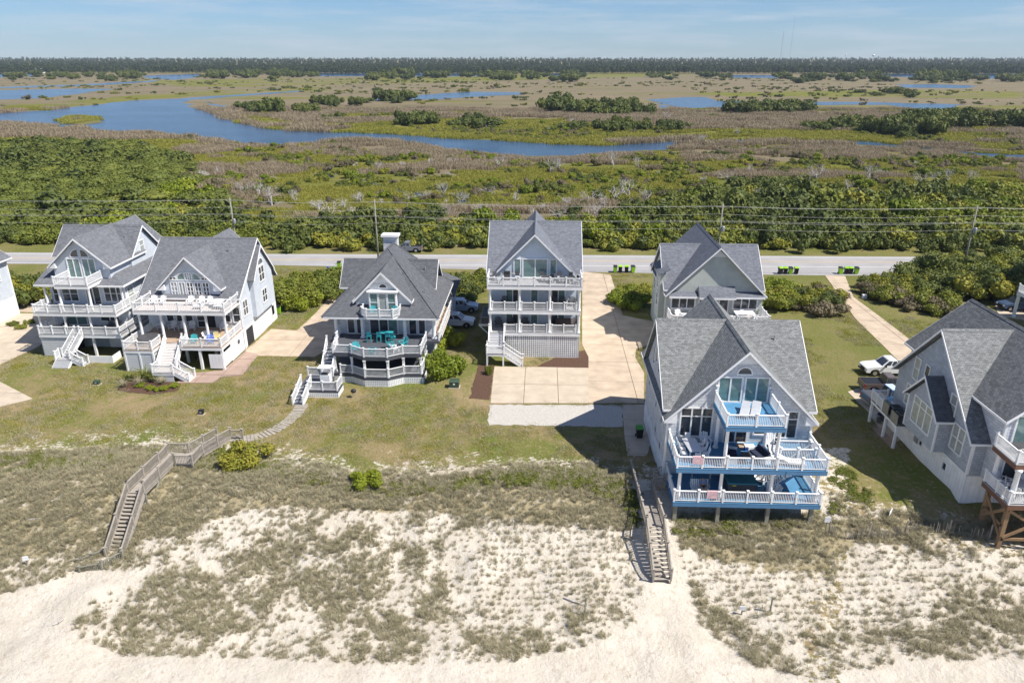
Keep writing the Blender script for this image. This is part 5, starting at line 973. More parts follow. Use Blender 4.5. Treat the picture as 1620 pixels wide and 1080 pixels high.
# dark oaks of the left thicket edge
for p in ((190, 262), (205, 258), (215, 265), (170, 258), (228, 268), (1180, 300), (1220, 297), (1255, 312), (1330, 330), (1390, 335), (1310, 335), (1440, 330)):
    x, y = at(*p); MT[p[0] % 3].put((x, y, 0), p[0], random.uniform(3.2, 4.4), 'dark live oak rising above the roadside thicket', 'oaks in the roadside thicket')
for k in MT: k.close()
DT = []
for i in range(4):
    t = thing('dead_tree', 'bare grey dead tree', 'dead tree'); o = bpy.data.objects.new('branches', deadmesh('dead_branches_%d' % i, 60+i, 3.4 if i < 2 else 2.4, 4, .55 if i < 2 else .8, 3, i > 1)); COL.objects.link(o); o.parent = t; b = MB(); b.tube((0, 0, -.3), (.03, .05, .9), .13, .09, 6); b.build('trunk', DRIFT, t); DT.append(Proto(t))
DTP = [((158, 340), .9), ((320, 285), 1.7), ((345, 275), 1.2), ((385, 305), 1.5), ((410, 310), 1.4), ((430, 325), 1.6), ((470, 320), 1.1), ((505, 335), 1.7), ((520, 340), 1.8), ((545, 330), 1.2), ((360, 345), 1.1), ((565, 350), 1.2), ((590, 355), 1.1), ((570, 322), 1.7), ((605, 325), .9), ((655, 318), 1.3), ((675, 320), 1.2), ((700, 312), 1.4), ((725, 325), 1.2), ((735, 318), 1.1), ((775, 310), 1.4), ((815, 320), 1.3), ((790, 265), 1.5), ((870, 275), 1.8), ((885, 270), 1.3), ((635, 265), 1.2), ((680, 262), 1.3), ((715, 260), 1.2), ((600, 270), 1.2), ((970, 262), 1.5), ((1010, 265), 1.2), ((900, 328), 1.5), ((930, 322), 1.7), ((955, 330), 1.6), ((975, 318), 1.5), ((995, 312), 1.7), ((1020, 322), 1.3), ((860, 335), 1.2), ((845, 348), 1.4), ((885, 345), 1.3), ((940, 347), 1.4), ((760, 345), 1.3), ((700, 348), 1.2),
       ((1110, 290), 1.2), ((1150, 285), 1.4), ((1185, 275), 1.4), ((1290, 285), 1.9), ((1270, 295), 1.3), ((1375, 285), 1.5), ((1390, 278), 1.2), ((1340, 300), 1.4), ((1455, 290), 1.6), ((1480, 292), 1.5), ((1500, 288), 1.3), ((1540, 290), 1.3), ((1285, 325), 1.6), ((1255, 330), 1.5), ((1300, 318), 1.3), ((1360, 318), 1.3), ((1205, 325), 1.4), ((1055, 190), 1.6), ((905, 195), 1.6), ((770, 205), 1.3), ((870, 207), 1.3), ((1110, 225), 1.3), ((1165, 215), 1.2), ((1310, 200), 1.6), ((1450, 205), 1.5)]
for i, (p, s) in enumerate(DTP):
    x, y = at(*p); rg = 'beyond the winding creek' if p[1] < 232 else 'at the left above the slatted house' if p[0] < 300 else 'behind the two blue-grey left houses' if p[0] < 460 else 'behind the chimney house' if p[0] < 640 else 'left behind the lattice house' if p[0] < 800 else 'right behind the lattice house' if p[0] < 1040 else 'behind the sage house' if p[0] < 1240 else 'beyond the road at the right'
    DT[(i*7+i//3) % 4].put((x, y, 0), i*1.3, s*1.15, 'bare bleached dead tree in the marsh '+rg, 'dead trees '+rg)
for k in DT: k.close()

# ------------------------------------------------------------------ dune grass
TU = [blades('tuft_%d' % i, 30, TUFTL, 80+i, .17, .42, .010, 1.0) for i in range(4)]; VI = [crown('vine_%d' % i, 420, VINEL, 90+i, lobes=7, leaf=.12, flat=.4, spread=.6, core=False) for i in range(2)]
n = 130000; X = rng.uniform(-52, 46, n); Y = rng.uniform(33, 59, n); Z = gz(X, Y); a, b2 = proj(X, Y, Z)
den = np.full(n, .85)*(b2 > 720)
for p in VEG: den = np.where(inpoly(a, b2, p), .95, den)
den *= np.clip((.5*fnoise(X, Y, 3.4, 41)+.5*fnoise(X, Y, .95, 43)-np.where(den > .9, .28, .375))*2.8, np.where(den > .9, .26, .09), .62)
for p in BARE: den = np.where(inpoly(a, b2, p), 0, den)
for p in ([(700, 838), (840, 828), (1000, 842), (1012, 930), (960, 970), (800, 975), (710, 950)], [(1100, 895), (1300, 885), (1420, 872), (1500, 900), (1470, 990), (1300, 1005), (1200, 1000), (1120, 955)]): den = np.where(inpoly(a, b2, p), den*.22, den)
e = np.interp(a, [q[0] for q in LAWN_EDGE], [q[1] for q in LAWN_EDGE]); den = np.where(b2 < e+4, 0, den); den = np.where((a > 1000) & (a < 1062) & (b2 < 920), 0, den); den = np.where(inpoly(a, b2, [(1058, 700), (1320, 700), (1310, 812), (1060, 812)]), 0, den); den = np.where((X > 33) & (Y > 49.5), 0, den)
k = rng.uniform(0, 1, n) < den; pts = [np.stack([X[k], Y[k], Z[k]-.02], -1)]; sc = [rng.uniform(.4, 1.15, k.sum())*np.where(den[k] > .4, 1.05, .85)]
G1 = [[(690, 835), (840, 825), (1000, 840), (1015, 930), (960, 985), (800, 985), (700, 960)], [(1090, 890), (1300, 880), (1420, 870), (1500, 900), (1480, 1000), (1300, 1020), (1200, 1010), (1110, 960)]]
gx, gy = np.meshgrid(np.arange(-14, 40, .46), np.arange(34, 52, .58)); gx = gx.ravel()+rng.normal(0, .05, gx.size); gy = gy.ravel()+rng.normal(0, .05, gy.size)+.05*gx; gz_ = gz(gx, gy); a, b2 = proj(gx, gy, gz_); kk = np.zeros(len(gx), bool)
for p in G1: kk |= inpoly(a, b2, p)
kk &= rng.uniform(0, 1, len(gx)) < np.clip((fnoise(gx, gy, 2.6, 47)-.22)*4, .12, .96)
for p in BARE: kk &= ~inpoly(a, b2, p)
pts.append(np.stack([gx[kk], gy[kk], gz_[kk]-.02], -1)); sc.append(rng.uniform(.5, .85, kk.sum())); pts = np.concatenate(pts); sc = np.concatenate(sc); print('tufts', len(pts))
scatter('dune_grass', 'tufts of olive beach grass over the sand dunes, partly planted in rows', pts, sc, TU, tilt=.12)
n = 20000; X = rng.uniform(-48, 45, n); Y = rng.uniform(44, 60, n); Z = gz(X, Y); a, b2 = proj(X, Y, Z)
VP = [[(-20, 725), (150, 715), (230, 700), (300, 715), (250, 735), (100, 742), (-20, 750)], [(300, 735), (345, 705), (420, 728), (560, 768), (700, 760), (820, 742), (960, 745), (1000, 775), (1000, 800), (930, 775), (800, 768), (640, 782), (540, 775), (420, 748)], [(1065, 818), (1180, 815), (1280, 822), (1180, 842), (1070, 845)], [(1290, 760), (1340, 740), (1380, 790), (1320, 810)], [(600, 1015), (660, 1005), (640, 1045), (590, 1045)], [(135, 1000), (195, 990), (190, 1020), (135, 1020)], [(985, 760), (1010, 770), (1012, 850), (1000, 850)]]
k = np.zeros(n, bool)
for p in VP: k |= inpoly(a, b2, p)
k &= fnoise(X, Y, 2.5, 61)+rng.uniform(-.15, .15, n) > .46; scatter('vine_undergrowth', 'bright green vines creeping along the dune edge', np.stack([X[k], Y[k], Z[k]-.03], -1), rng.uniform(.2, .52, k.sum()), VI)
LT = [blades('lawn_tuft_%d' % i, 60, m_, 95+i, .4, .10, .012, .9) for i, m_ in enumerate((GREENL, TUFTL))]
n = 26000; X = rng.uniform(-62, 60, n); Y = rng.uniform(54, 116, n); lw = f_lawn(X, Y)+(fnoise(X, Y, 2.2, 15)-.5)*1.6; k = (lw > .62) & (fnoise(X, Y, 7, 19) > .44)
for q in [o for o in bpy.data.objects if o.name.split('.')[0] in ('driveway', 'parking_pad', 'gravel_pad', 'paver_path', 'mulch_bed')]:
    if q.type == 'MESH':
        v = np.array([x.co[:2] for x in q.data.vertices]); poly = v[:len(v)//2]; k &= ~inpoly(X, Y, poly)
X, Y = X[k], Y[k]; k = (Y < np.interp(X, *zip(*RB))-1); X, Y = X[k], Y[k]; scatter('lawn_grass', 'patchy short lawn grass between the houses', np.stack([X, Y, gz(X, Y)-.01], -1), rng.uniform(.8, 1.6, len(X)), LT)

# ------------------------------------------------------------------ dune walkovers, fence, signs
def planks(par, a, c, w, step=.16, m=WOOD):
    a, c = Vector(a), Vector(c); d = c-a; L = math.hypot(d.x, d.y); h = Vector((d.x, d.y, 0)).normalized(); nn = Vector((-h.y, h.x, 0))*w/2; n = int(L/.3)
    for i in range(n):
        p = a+d*(i+.5)/n; k = h*(L/n*.47); q = MB(); z = Vector((0, 0, .045)); k2 = Vector((k.x, k.y, d.z/n*.47)); q.hexa([p-k2-nn-z, p+k2-nn-z, p+k2+nn-z, p-k2+nn-z], [p-k2-nn, p+k2-nn, p+k2+nn, p-k2+nn]); q.build('plank', m, par)
    q = MB()
    for s in (-.85, .85): q.sbar(a+nn*s-Vector((0, 0, .3)), c+nn*s-Vector((0, 0, .3)), .06, .25)
    q.build('joist', m, par, kind='stuff')
def piles(par, pts, w=.13):
    for x, y, z in pts: wbox(par, x-w/2, x+w/2, y-w/2, y+w/2, g(x, y)-.5, z, WOODP, 'pile')
W = thing('dune_walkover', 'weathered wooden walkway with long stair leading down the dune to the beach', 'boardwalk', (-31, 50, 0))
planks(W, (-28.9, 58.3, .3), (-29.9, 54.4, .72), 1.25); planks(W, (-29.2, 53.4, .80), (-32.2, 53.4, .80), 2.0); planks(W, (-31.45, 52.35, .95), (-31.6, 47.8, 1.0), 1.3)
for s_ in (-.64, .64):
    railing(W, (-28.95+s_, 58.2, .3), (-29.85+s_, 54.5, .72), 2, .95, WOOD, bal=.12); railing(W, (-31.45+s_, 52.4, .95), (-31.6+s_, 47.8, 1.0), 2, .95, WOOD, bal=.12)
railing(W, (-29.2, 54.4, .8), (-29.2, 52.4, .8), 1, .95, WOOD); railing(W, (-29.2, 52.4, .8), (-30.8, 52.4, .8), 1, .95, WOOD, ends=(0, 0)); railing(W, (-30.5, 54.4, .8), (-32.2, 54.4, .8), 1, .95, WOOD, ends=(0, 1)); railing(W, (-32.2, 54.4, .8), (-32.1, 52.4, .8), 1, .95, WOOD, ends=(0, 0)); railing(W, (-28.3, 58.2, .3), (-27.3, 58.4, .2), 1, .8, WOOD, ends=(0, 1))
stairs(W, (-31.6, 47.8, 1.0), (-31.65, 43.7, -2.15), 1.3, 17, WOOD, WOOD, True, railm=WOOD)
planks(W, (-31.6, 43.7, -2.15), (-33.2, 43.0, -2.35), 1.2); railing(W, (-30.95, 43.6, -2.15), (-32.0, 42.6, -2.3), 1, .8, WOODP); railing(W, (-32.0, 42.6, -2.3), (-33.6, 42.4, -2.6), 1, .7, WOODP, ends=(0, 1)); railing(W, (-32.3, 43.9, -2.15), (-34.2, 43.2, -2.7), 2, .8, WOODP)
piles(W, [(-32.2, 52.4, 1.9), (-30.7, 52.4, 1.9), (-32.2, 50.1, 1.0), (-30.95, 50.1, 1.0), (-32.25, 47.9, 1.0), (-30.95, 47.9, 1.0), (-29.4, 54.3, .8), (-30.8, 54.4, .8), (-30.95, 45.6, -.7), (-32.3, 45.6, -.7)])
for a, c in (((-30.95, 50.1, .6), (-30.95, 47.9, -.6)), ((-32.25, 47.9, .5), (-30.95, 47.9, -.7)), ((-30.95, 47.9, .3), (-32.25, 47.9, -.8)), ((-32.2, 50.1, -.1), (-30.95, 50.1, -.1))): m = MB(); m.bar(a, c, .06, .16); m.build('brace', WOODP, W)
W = thing('dune_walkover', 'weathered wooden walkway and stair beside the blue-decked house', 'boardwalk', (9, 49, 0))
planks(W, (8.45, 54.2, .12), (8.75, 52.6, .3), 1.3); planks(W, (8.75, 52.6, .32), (8.85, 46.0, .25), 1.3)
for s in (-.68, .68):
    railing(W, (8.6+s, 54.1 if s < 0 else 51.0, .2), (8.85+s, 46.0, .25), 4 if s < 0 else 3, .95, WOOD, bal=.14)
stairs(W, (8.85, 46.0, .25), (9.08, 42.9, -2.1), 1.3, 12, WOOD, WOOD, True, railm=WOOD)
planks(W, (9.45, 51.7, .5), (10.4, 51.7, .75), 1.3); railing(W, (9.4, 51.05, .5), (10.4, 51.05, .75), 1, .95, WOOD); railing(W, (9.3, 52.4, .4), (10.4, 52.4, .75), 1, .95, WOOD)
piles(W, [(8.1, 52.5, .3), (8.15, 49.3, .3), (8.2, 46.2, .3), (9.5, 49.3, .3), (9.5, 46.2, .3), (9.45, 52.3, .6)])
FN = thing('sand_fence', 'weathered picket sand fence along the dune right of the blue-decked house', 'fence', (25, 47.4, g(25, 47.4)))
for i in range(95):
    x = 22.3+i*.125; y = 47.2+.25*math.sin(x*.7); z = g(x, y); h = random.uniform(.75, 1.0)
    if random.random() < .05 or (x > 28 and random.random() < .5): continue
    q = MB(); q.bar((x, y, z-.15), (x+random.gauss(0, .03), y+random.gauss(0, .03), z+h), .045, .015); q.build('picket', WOOD, FN)
for x in (22.3, 25.2, 28.1, 31.2, 34.1): q = MB(); q.tube((x, 47.3+.25*math.sin(x*.7), g(x, 47.3)-.3), (x, 47.3+.25*math.sin(x*.7), g(x, 47.3)+1.25), .06, n=6); q.build('post', WOOD, FN)
def sign(p, label, w=.5, h=.4, zt=1.1, lean=0., rz=0.):
    x, y, z = onground(*p); t = thing('notice_sign', label, 'sign', (x, y, z)); q = MB(); q.bar((x, y, z-.2), (x+lean, y, z+zt), .07); q.build('post', WOODP, t)
    q = MB(); fr = ((x+lean, y-.04), (math.cos(rz), math.sin(rz)), (math.sin(rz), -math.cos(rz))); q.fbox(fr, -w/2, w/2, z+zt-h, z+zt, 0, .03); bd = q.build('board', WHITE, t)
    q = MB(); q.fbox(fr, -w*.4, w*.4, z+zt-h*.42, z+zt-h*.3, .031, .036); q.build('stripe', SLATG, bd)
sign((1306, 838), 'small white sign on a post at the start of the sand fence', .45, .5, 1.25); sign((1173, 972), 'small white notice on a low stake in the planted dune grass', .4, .35, .8); sign((43, 893), 'small white notice at the lower left of the dunes', .4, .35, .8, .05, .3); sign((1403, 815), 'white panel leaning behind the sand fence', .75, .35, .55, .2, .9)
def stake(p, h, label):
    x, y, z = onground(*p); q = MB(); q.bar((x, y, z-.3), (x+.05, y+.02, z+h), .09); q.bar((x+.05, y, z+h*.9), (x+.05, y, z+h+.02), .11); tag(q.build('marker_post', WOODP), label, 'post')
stake((925, 972), 1.5, 'grey wooden stake standing in the middle of the planted dune'); stake((1218, 968), 1.3, 'grey wooden stake in the dune right of the beach stairs')
def drift(p, L, rz, label):
    x, y, z = onground(*p); q = MB(); e = Vector((math.cos(rz), math.sin(rz), 0)); c = Vector((x, y, z+.06)); q.tube(c-e*L/2, c, .05, .07, 6); q.tube(c, c+e*L/2+Vector((0, 0, .12)), .07, .03, 6); q.tube(c, c+Vector((e.y*.3, -e.x*.3, .25)), .035, .015, 5); tag(q.build('driftwood', DRIFT), label, 'driftwood')
drift((908, 952), 1.6, -.5, 'dark broken plank lying beside the middle stake'); drift((92, 788), 1.2, 1.2, 'grey driftwood post in the upper left dune grass'); drift((55, 822), 1.0, .1, 'grey driftwood lying left of the long dune stair'); drift((105, 820), .9, .6, 'short grey driftwood nearer the long dune stair'); drift((93, 985), .7, .8, 'small dark driftwood on the lower left sand')

# ------------------------------------------------------------------ utility poles and wires
def atY(px_, py_, Yv):
    d = fw*FPX+rt*(px_-810)-upv*(py_-540); t = Yv/d[1]; return float(d[0]*t), CAMH+float(d[2]*t)
PY = 116.0; PX = [-118, atY(359, 318, PY)[0], atY(591, 318, PY)[0], atY(1141, 322, PY)[0], atY(1543, 323, PY)[0], 128]
PY_ = [float(np.interp(x, *zip(*RB)))-.9 for x in PX]
for i, (x, y) in enumerate(zip(PX, PY_)):
    if i in (0, 5): continue
    t = thing('utility_pole', ['', 'grey utility pole behind the arched-door house', 'grey utility pole beside the chimney', 'grey utility pole with transformer behind the sage house', 'grey utility pole with transformer at the far right'][i], 'utility pole', (x, y, 0))
    q = MB(); q.tube((x, y, -.5), (x, y, 11.6), .17, .11, 10); q.build('shaft', WOODP, t, smooth=True)
    for z in (11.2, 10.05, 9.0): q = MB(); q.tube((x, y-.1, z), (x, y-.42, z+.05), .05, .04, 6); q.build('insulator', METAL, t)
    q = MB(); q.bar((x-.6, y-.02, 11.1), (x+.6, y-.02, 11.1), .1); q.build('crossarm', WOOD, t)
    if i != 2: q = MB(); q.lathe((x+.35, y-.25, 7.3), [(.05, 0), (.24, .02), (.25, .1), (.25, .75), (.2, .85), (.05, .88)], 12); q.build('transformer', METAL, t, smooth=True)
WIRE = mat('bare_cable', (.42, .42, .40), .5, var=.1)
for k, (z, dy) in enumerate(((11.25, -.4), (11.2, .45), (10.1, -.4), (9.05, -.4), (8.9, -.3), (7.85, -.2))):
    q = MB()
    for i in range(5):
        a, c = Vector((PX[i], PY_[i]+dy, z)), Vector((PX[i+1], PY_[i+1]+dy, z)); n = 10; pr = a; sag = .3+.1*(k % 3)
        for j in range(1, n+1):
            u = j/n; p = a.lerp(c, u); p.z -= sag*4*u*(1-u); q.tube(pr, p, .013, n=4); pr = p
    tag(q.build('power_line', WIRE), ['topmost power line on the beach side', 'topmost power line on the road side', 'second power line from the top', 'third power line from the top', 'fourth cable just under the third line', 'lowest and thickest cable between the poles'][k], 'power line', 'power lines along the road')
x, y = at(646, 362); t = MB(); t.tube((x, y, -.2), (x, y, 5.2), .10, .08, 8); tag(t.build('marsh_pole', WOODP), 'thin short pole standing in the marsh scrub', 'pole')

# ------------------------------------------------------------------ vehicles
def wheels(t, xs, y, r):
    for x in xs:
        for s in (-1, 1):
            q = MB(); q.tube((x, s*y, r), (x, s*(y-.22), r), r, r, 18); w = q.build('wheel', RUBBER, t); q = MB(); q.tube((x, s*(y+.008), r), (x, s*(y-.1), r), r*.62, r*.62, 12); q.build('rim', CHROME, w)
def car(name, label, cat, paint, loc, rz, style='pickup', cover=None, glass=GLASS, rooftop=None, group=None):
    t = thing(name, label, cat, (0, 0, 0), group); W2 = .95; m = MB()
    def ext(prof, y, m_=m, inset=0.): m_.extr([(x, -y, z) for x, z in prof], (0, 2*y, 0))
    if style == 'pickup':
        prof = [(-2.8, .48), (-2.8, 1.12), (-.75, 1.12), (-.75, 1.18), (1.15, 1.18), (2.55, 1.04), (2.78, .92), (2.8, .48), (2.35, .42), (2.3, .62), (2.1, .80), (1.8, .86), (1.5, .80), (1.3, .62), (1.25, .38), (-1.2, .38), (-1.25, .62), (-1.45, .80), (-1.75, .86), (-2.05, .80), (-2.25, .62), (-2.3, .45)]
        cab = [(-.72, 1.15, .90), (1.15, 1.15, .90), (.35, 1.82, .74), (-.55, 1.82, .76)]
    else:
        prof = [(-2.3, .48), (-2.32, 1.10), (-2.0, 1.16), (1.0, 1.14), (2.1, 1.0), (2.32, .86), (2.34, .48), (1.95, .42), (1.9, .62), (1.7, .78), (1.42, .83), (1.15, .78), (.95, .62), (.9, .36), (-.95, .36), (-1.0, .62), (-1.2, .78), (-1.48, .83), (-1.75, .78), (-1.95, .62), (-2.0, .42)]
        cab = [(-2.22, 1.12, .88), (1.05, 1.12, .88), (.3, 1.74, .70), (-1.95, 1.74, .70)]
    ext(prof, W2); m.build('body', paint, t)
    a, b2, c, d = cab; q = MB(); q.hexa([(a[0], -a[2], a[1]), (b2[0], -b2[2], b2[1]), (b2[0], b2[2], b2[1]), (a[0], a[2], a[1])], [(d[0], -d[2], d[1]), (c[0], -c[2], c[1]), (c[0], c[2], c[1]), (d[0], d[2], d[1])]); cb = q.build('cab', paint, t)
    q = MB(); q.box(d[0]+.05, c[0]-.03, -d[2]+.04, d[2]-.04, d[1]-.01, d[1]+.035); q.build('cab_roof', rooftop or paint, cb)
    lerp = lambda p, q_, u: tuple(p[i]+(q_[i]-p[i])*u for i in range(3))
    for s in (-1, 1):   # side windows
        A = lambda u, v: Vector(lerp(lerp((a[0], s*a[2], a[1]), (b2[0], s*b2[2], b2[1]), u), lerp((d[0], s*d[2], d[1]), (c[0], s*c[2], c[1]), u), v))
        for u0, u1 in (((.06, .46), (.52, .93)) if style == 'pickup' else ((.05, .30), (.34, .62), (.66, .94))):
            q = MB(); q.extr([A(u0, .15), A(u1, .15), A(u1-.02, .88), A(u0+.02, .88)], (0, s*.015, 0)); q.build('side_window', glass, cb)
    for p0, p1, sg in ((b2, c, 1), (a, d, -1)):
        A = lambda u, v: Vector((p0[0]+(p1[0]-p0[0])*v, (p0[2]+(p1[2]-p0[2])*v)*(2*u-1), p0[1]+(p1[1]-p0[1])*v))
        q = MB(); q.extr([A(.07, .12), A(.93, .12), A(.92, .92), A(.08, .92)], (sg*.02, 0, .008)); q.build('windscreen' if sg > 0 else 'rear_window', glass, cb)
    xe = 2.8 if style == 'pickup' else 2.34
    for s in (-1, 1):
        q = MB(); q.box(xe-.14, xe+.012, s*.68-.2, s*.68+.2, .68, .86); q.build('headlight', LAMP, t); q = MB(); q.box(-xe-.012+(.0 if style == 'pickup' else .02), -xe+.1, s*.86-.09, s*.86+.098, .75, 1.08); q.build('tail_light', REDL, t)
        q = MB(); q.box(.7 if style == 'pickup' else .55, .9 if style == 'pickup' else .75, s*1.03-.09, s*1.03+.09, 1.15, 1.32); q.build('door_mirror', BLACK, t)
    q = MB(); q.box(xe-.05, xe+.02, -.5, .5, .58, .84); q.build('grille', BLACK, t)
    for sg in (-1, 1): q = MB(); q.box(sg*xe-.08, sg*xe+.08, -.92, .92, .42, .56); q.build('bumper', METALD if sg > 0 else CHROME, t)
    if style == 'pickup':
        q = MB(); q.box(-2.72, -.82, -.82, .82, 1.115, 1.135 if cover is None else 1.16); q.build('bed_liner' if cover is None else 'bed_cover', cover or BLACK, t)
    wheels(t, (1.8, -1.75) if style == 'pickup' else (1.42, -1.48), .94, .38 if style == 'pickup' else .36); t.location = loc; t.rotation_euler = (0, 0, rz); return t
car('pickup_truck', 'white pickup truck parked on the grass left of the shingled house', 'pickup', CAR['white'], (38.9, 76.2, .03), math.pi+.05, 'pickup', METALD)
car('pickup_truck', 'bronze pickup truck with flat black bed cover, tail toward the lawn', 'pickup', CAR['bronze'], (36.9, 71.4, .05), -.03, 'pickup', BLACK)
car('pickup_truck', 'dark grey pickup with blue cab roof parked nearest the shingled house', 'pickup', CAR['blue'], (35.9, 68.4, .05), .12, 'pickup', METALD, rooftop=mat('pale_roof_panel', (.45, .55, .65), .4))
car('pickup_truck', 'grey pickup truck stopped on the far side of the road', 'pickup', CAR['grey'], (-24.3, 128.3, .03), math.pi, 'pickup', BLACK)
car('parked_car', 'pale silver-blue car parked farther back beside the chimney house', 'car', CAR['silver'], (-10.9, 95.6, .03), .02, 'suv')
car('parked_car', 'white car parked nearer the rounded shrub beside the chimney house', 'car', CAR['white'], (-10.9, 89.6, .03), -.06, 'suv')
car('parked_car', 'dark blue car under the house at the far right edge', 'car', CAR['navy'], (66.6, 99.4, .05), math.pi+.1, 'suv')

# ------------------------------------------------------------------ outdoor furniture
def adirondack(m, label):
    t = thing('adirondack_chair', label, 'chair'); q = MB(); q.hexa([(-.28, -.3, .32), (.28, -.3, .32), (.26, .28, .2), (-.26, .28, .2)], [(-.28, -.3, .37), (.28, -.3, .37), (.26, .28, .25), (-.26, .28, .25)]); q.build('seat', m, t)
    for i in range(5): x = -.24+i*.12; q = MB(); q.bar((x, .24, .22), (x*1.25, .55, 1.0-abs(i-2)*.05), .105, .03); q.build('back_slat', m, t)
    for s in (-1, 1):
        q = MB(); q.box(s*.36-.07, s*.36+.07, -.36, .42, .55, .585); q.build('armrest', m, t)
        q = MB(); q.box(s*.33-.03, s*.33+.03, -.32, -.22, 0, .55); q.build('leg', m, t); q = MB(); q.bar((s*.3, .35, .0), (s*.3, .2, .55), .06); q.build('leg', m, t)
    return Proto(t)
def dchair(m, label, name='dining_chair', h=.45, cush=None):
    t = thing(name, label, 'chair'); q = MB(); q.box(-.23, .23, -.22, .22, h-.05, h); q.build('seat', cush or m, t); q = MB(); q.hexa([(-.23, .2, h+.05), (.23, .2, h+.05), (.23, .23, h+.05), (-.23, .23, h+.05)], [(-.22, .3, h+.5), (.22, .3, h+.5), (.22, .33, h+.5), (-.22, .33, h+.5)]); q.build('backrest', m, t)
    for x in (-.2, .2):
        for y in (-.19, .19): q = MB(); q.box(x-.025, x+.025, y-.025, y+.025, 0, h-.05 if y < 0 else h+.06); q.build('leg', m, t)
    return Proto(t)
def table(m, lx, ly, h, label, name='outdoor_table', rnd=False):
    t = thing(name, label, 'table'); q = MB()
    if rnd: q.lathe((0, 0, h-.05), [(lx*.97, 0), (lx, .015), (lx, .04), (lx*.98, .05)], 20)
    else: q.box(-lx, lx, -ly, ly, h-.05, h)
    q.build('tabletop', m, t)
    for x in (-.8, .8):
        for y in (-.8, .8): k = .6 if rnd else .95; q = MB(); q.box(x*lx*k-.04, x*lx*k+.04, y*ly*k-.04, y*ly*k+.04, 0, h-.05); q.build('leg', m, t)
    return Proto(t)
def lounger(m, label):
    t = thing('chaise_lounge', label, 'lounge chair'); q = MB(); q.box(-.32, .32, -.95, .25, .3, .38); q.build('seat', m, t); q = MB(); q.hexa([(-.32, .25, .3), (.32, .25, .3), (.32, .95, .62), (-.32, .95, .62)], [(-.32, .25, .38), (.32, .25, .38), (.32, .92, .7), (-.32, .92, .7)]); q.build('backrest', m, t)
    q = MB(); q.box(-.34, .34, -.97, .9, .24, .298); q.build('frame', WHITE, t)
    for x in (-.3, .3):
        for y in (-.85, .7): q = MB(); q.box(x-.03, x+.03, y-.03, y+.03, 0, .24); q.build('leg', WHITE, t)
    return Proto(t)
AW = adirondack(WHITE, 'white adirondack chair'); AT = adirondack(TEAL, 'teal adirondack chair'); AB = adirondack(BLUEP, 'blue'); AY = adirondack(YELL, 'y'); AD = adirondack(METALD, 'd')
CW = dchair(WHITE, 'white chair'); CG = dchair(METALD, 'g', cush=GREYC); CTL = dchair(TEAL, 'tall teal', 'bar_chair', .75)
TW = table(WHITE, .55, .95, .74, 'white table'); TR = table(WHITE, .75, .75, .74, 'round', rnd=True); TS = table(METALD, .6, .4, .5, 'grey'); TG = table(SLATG, .5, 1.0, .74, 'grey-topped'); TT = table(TEAL, .8, .45, 1.0, 'teal', 'bar_table')
LG = lounger(GREYC, 'grey lounge'); LWh = lounger(WHITE, 'white lounge')
# blue-decked house
for i, x in enumerate((15.55, 16.35)): LG.put((x+.1, 50.1, 7.75), -.35, 1, ['pale grey chaise lounge on the top blue deck, nearer the left railing', 'pale grey chaise lounge on the top blue deck, nearer the right railing'][i])
TG.put((12.0, 50.2, 4.2), .12, 1.05, 'long grey-topped dining table on the middle blue deck')
for i, (x, y, r) in enumerate(((11.2, 50.9, 1.6), (11.25, 50.2, 1.6), (11.25, 49.5, 1.6), (12.8, 50.9, -1.6), (12.85, 50.2, -1.6), (12.9, 49.5, -1.6), (11.95, 51.55, .1), (12.1, 48.9, 3.2))): CW.put((x, y, 4.2), r, 1, 'white dining chair around the long table on the middle blue deck', 'chairs round the blue-deck dining table')
AW.put((13.3, 51.5, 4.2), .2, 1, 'white slatted chair against the wall on the middle blue deck'); AW.put((18.4, 51.5, 4.2), -.2, 1, 'white slatted chair by the right window of the middle blue deck')
def sofa(loc, rz, label):
    t = thing('outdoor_sofa', label, 'sofa'); q = MB(); q.box(-.8, .8, -.38, .38, .12, .26); q.build('frame', WHITE, t); q = MB(); q.box(-.76, -.01, -.36, .3, .263, .42); q.build('seat_cushion', NAVY, t); q = MB(); q.box(.01, .76, -.36, .3, .263, .42); q.build('seat_cushion', NAVY, t)
    for a in (-.76, .01): q = MB(); q.hexa([(a, .2, .425), (a+.75, .2, .425), (a+.75, .36, .425), (a, .36, .425)], [(a, .34, .85), (a+.75, .34, .85), (a+.75, .46, .85), (a, .46, .85)]); q.build('back_cushion', NAVY, t)
    for s in (-1, 1):
        q = MB(); q.box(s*.86-.05, s*.86+.05, -.4, .42, .0, .58); q.build('armrest', WHITE, t)
    t.location = loc; t.rotation_euler = (0, 0, rz)
sofa((14.9, 49.5, 4.2), 1.35, 'navy cushioned sofa left of the small blue-deck table'); sofa((17.0, 49.6, 4.2), -1.25, 'navy cushioned sofa right of the small blue-deck table')
TS.put((15.95, 49.3, 4.2), 1.5, .9, 'low grey coffee table between the two navy sofas')
for i, x in enumerate((18.25, 19.3)): LWh.put((x if i == 0 else 19.2, 50.0 if i == 0 else 48.75, 4.2), -.1 if i == 0 else 1.4, 1, ['white chaise lounge right of the navy sofa', 'white chaise lounge near the front railing of the middle deck'][i])
t = thing('cooler', 'blue and white cooler box on the middle blue deck', 'cooler', (16.6, 50.9, 4.2)); q = MB(); q.box(16.25, 16.95, 50.7, 51.1, 4.2, 4.52); q.build('body', BLUEP, t); q = MB(); q.box(16.22, 16.98, 50.67, 51.13, 4.52, 4.62); q.build('lid', WHITE, t)
q = MB(); q.box(15.8, 16.7, 51.2, 51.9, 4.205, 4.225); tag(q.build('door_mat', DECKT), 'tan door mat at the middle deck door', 'mat')
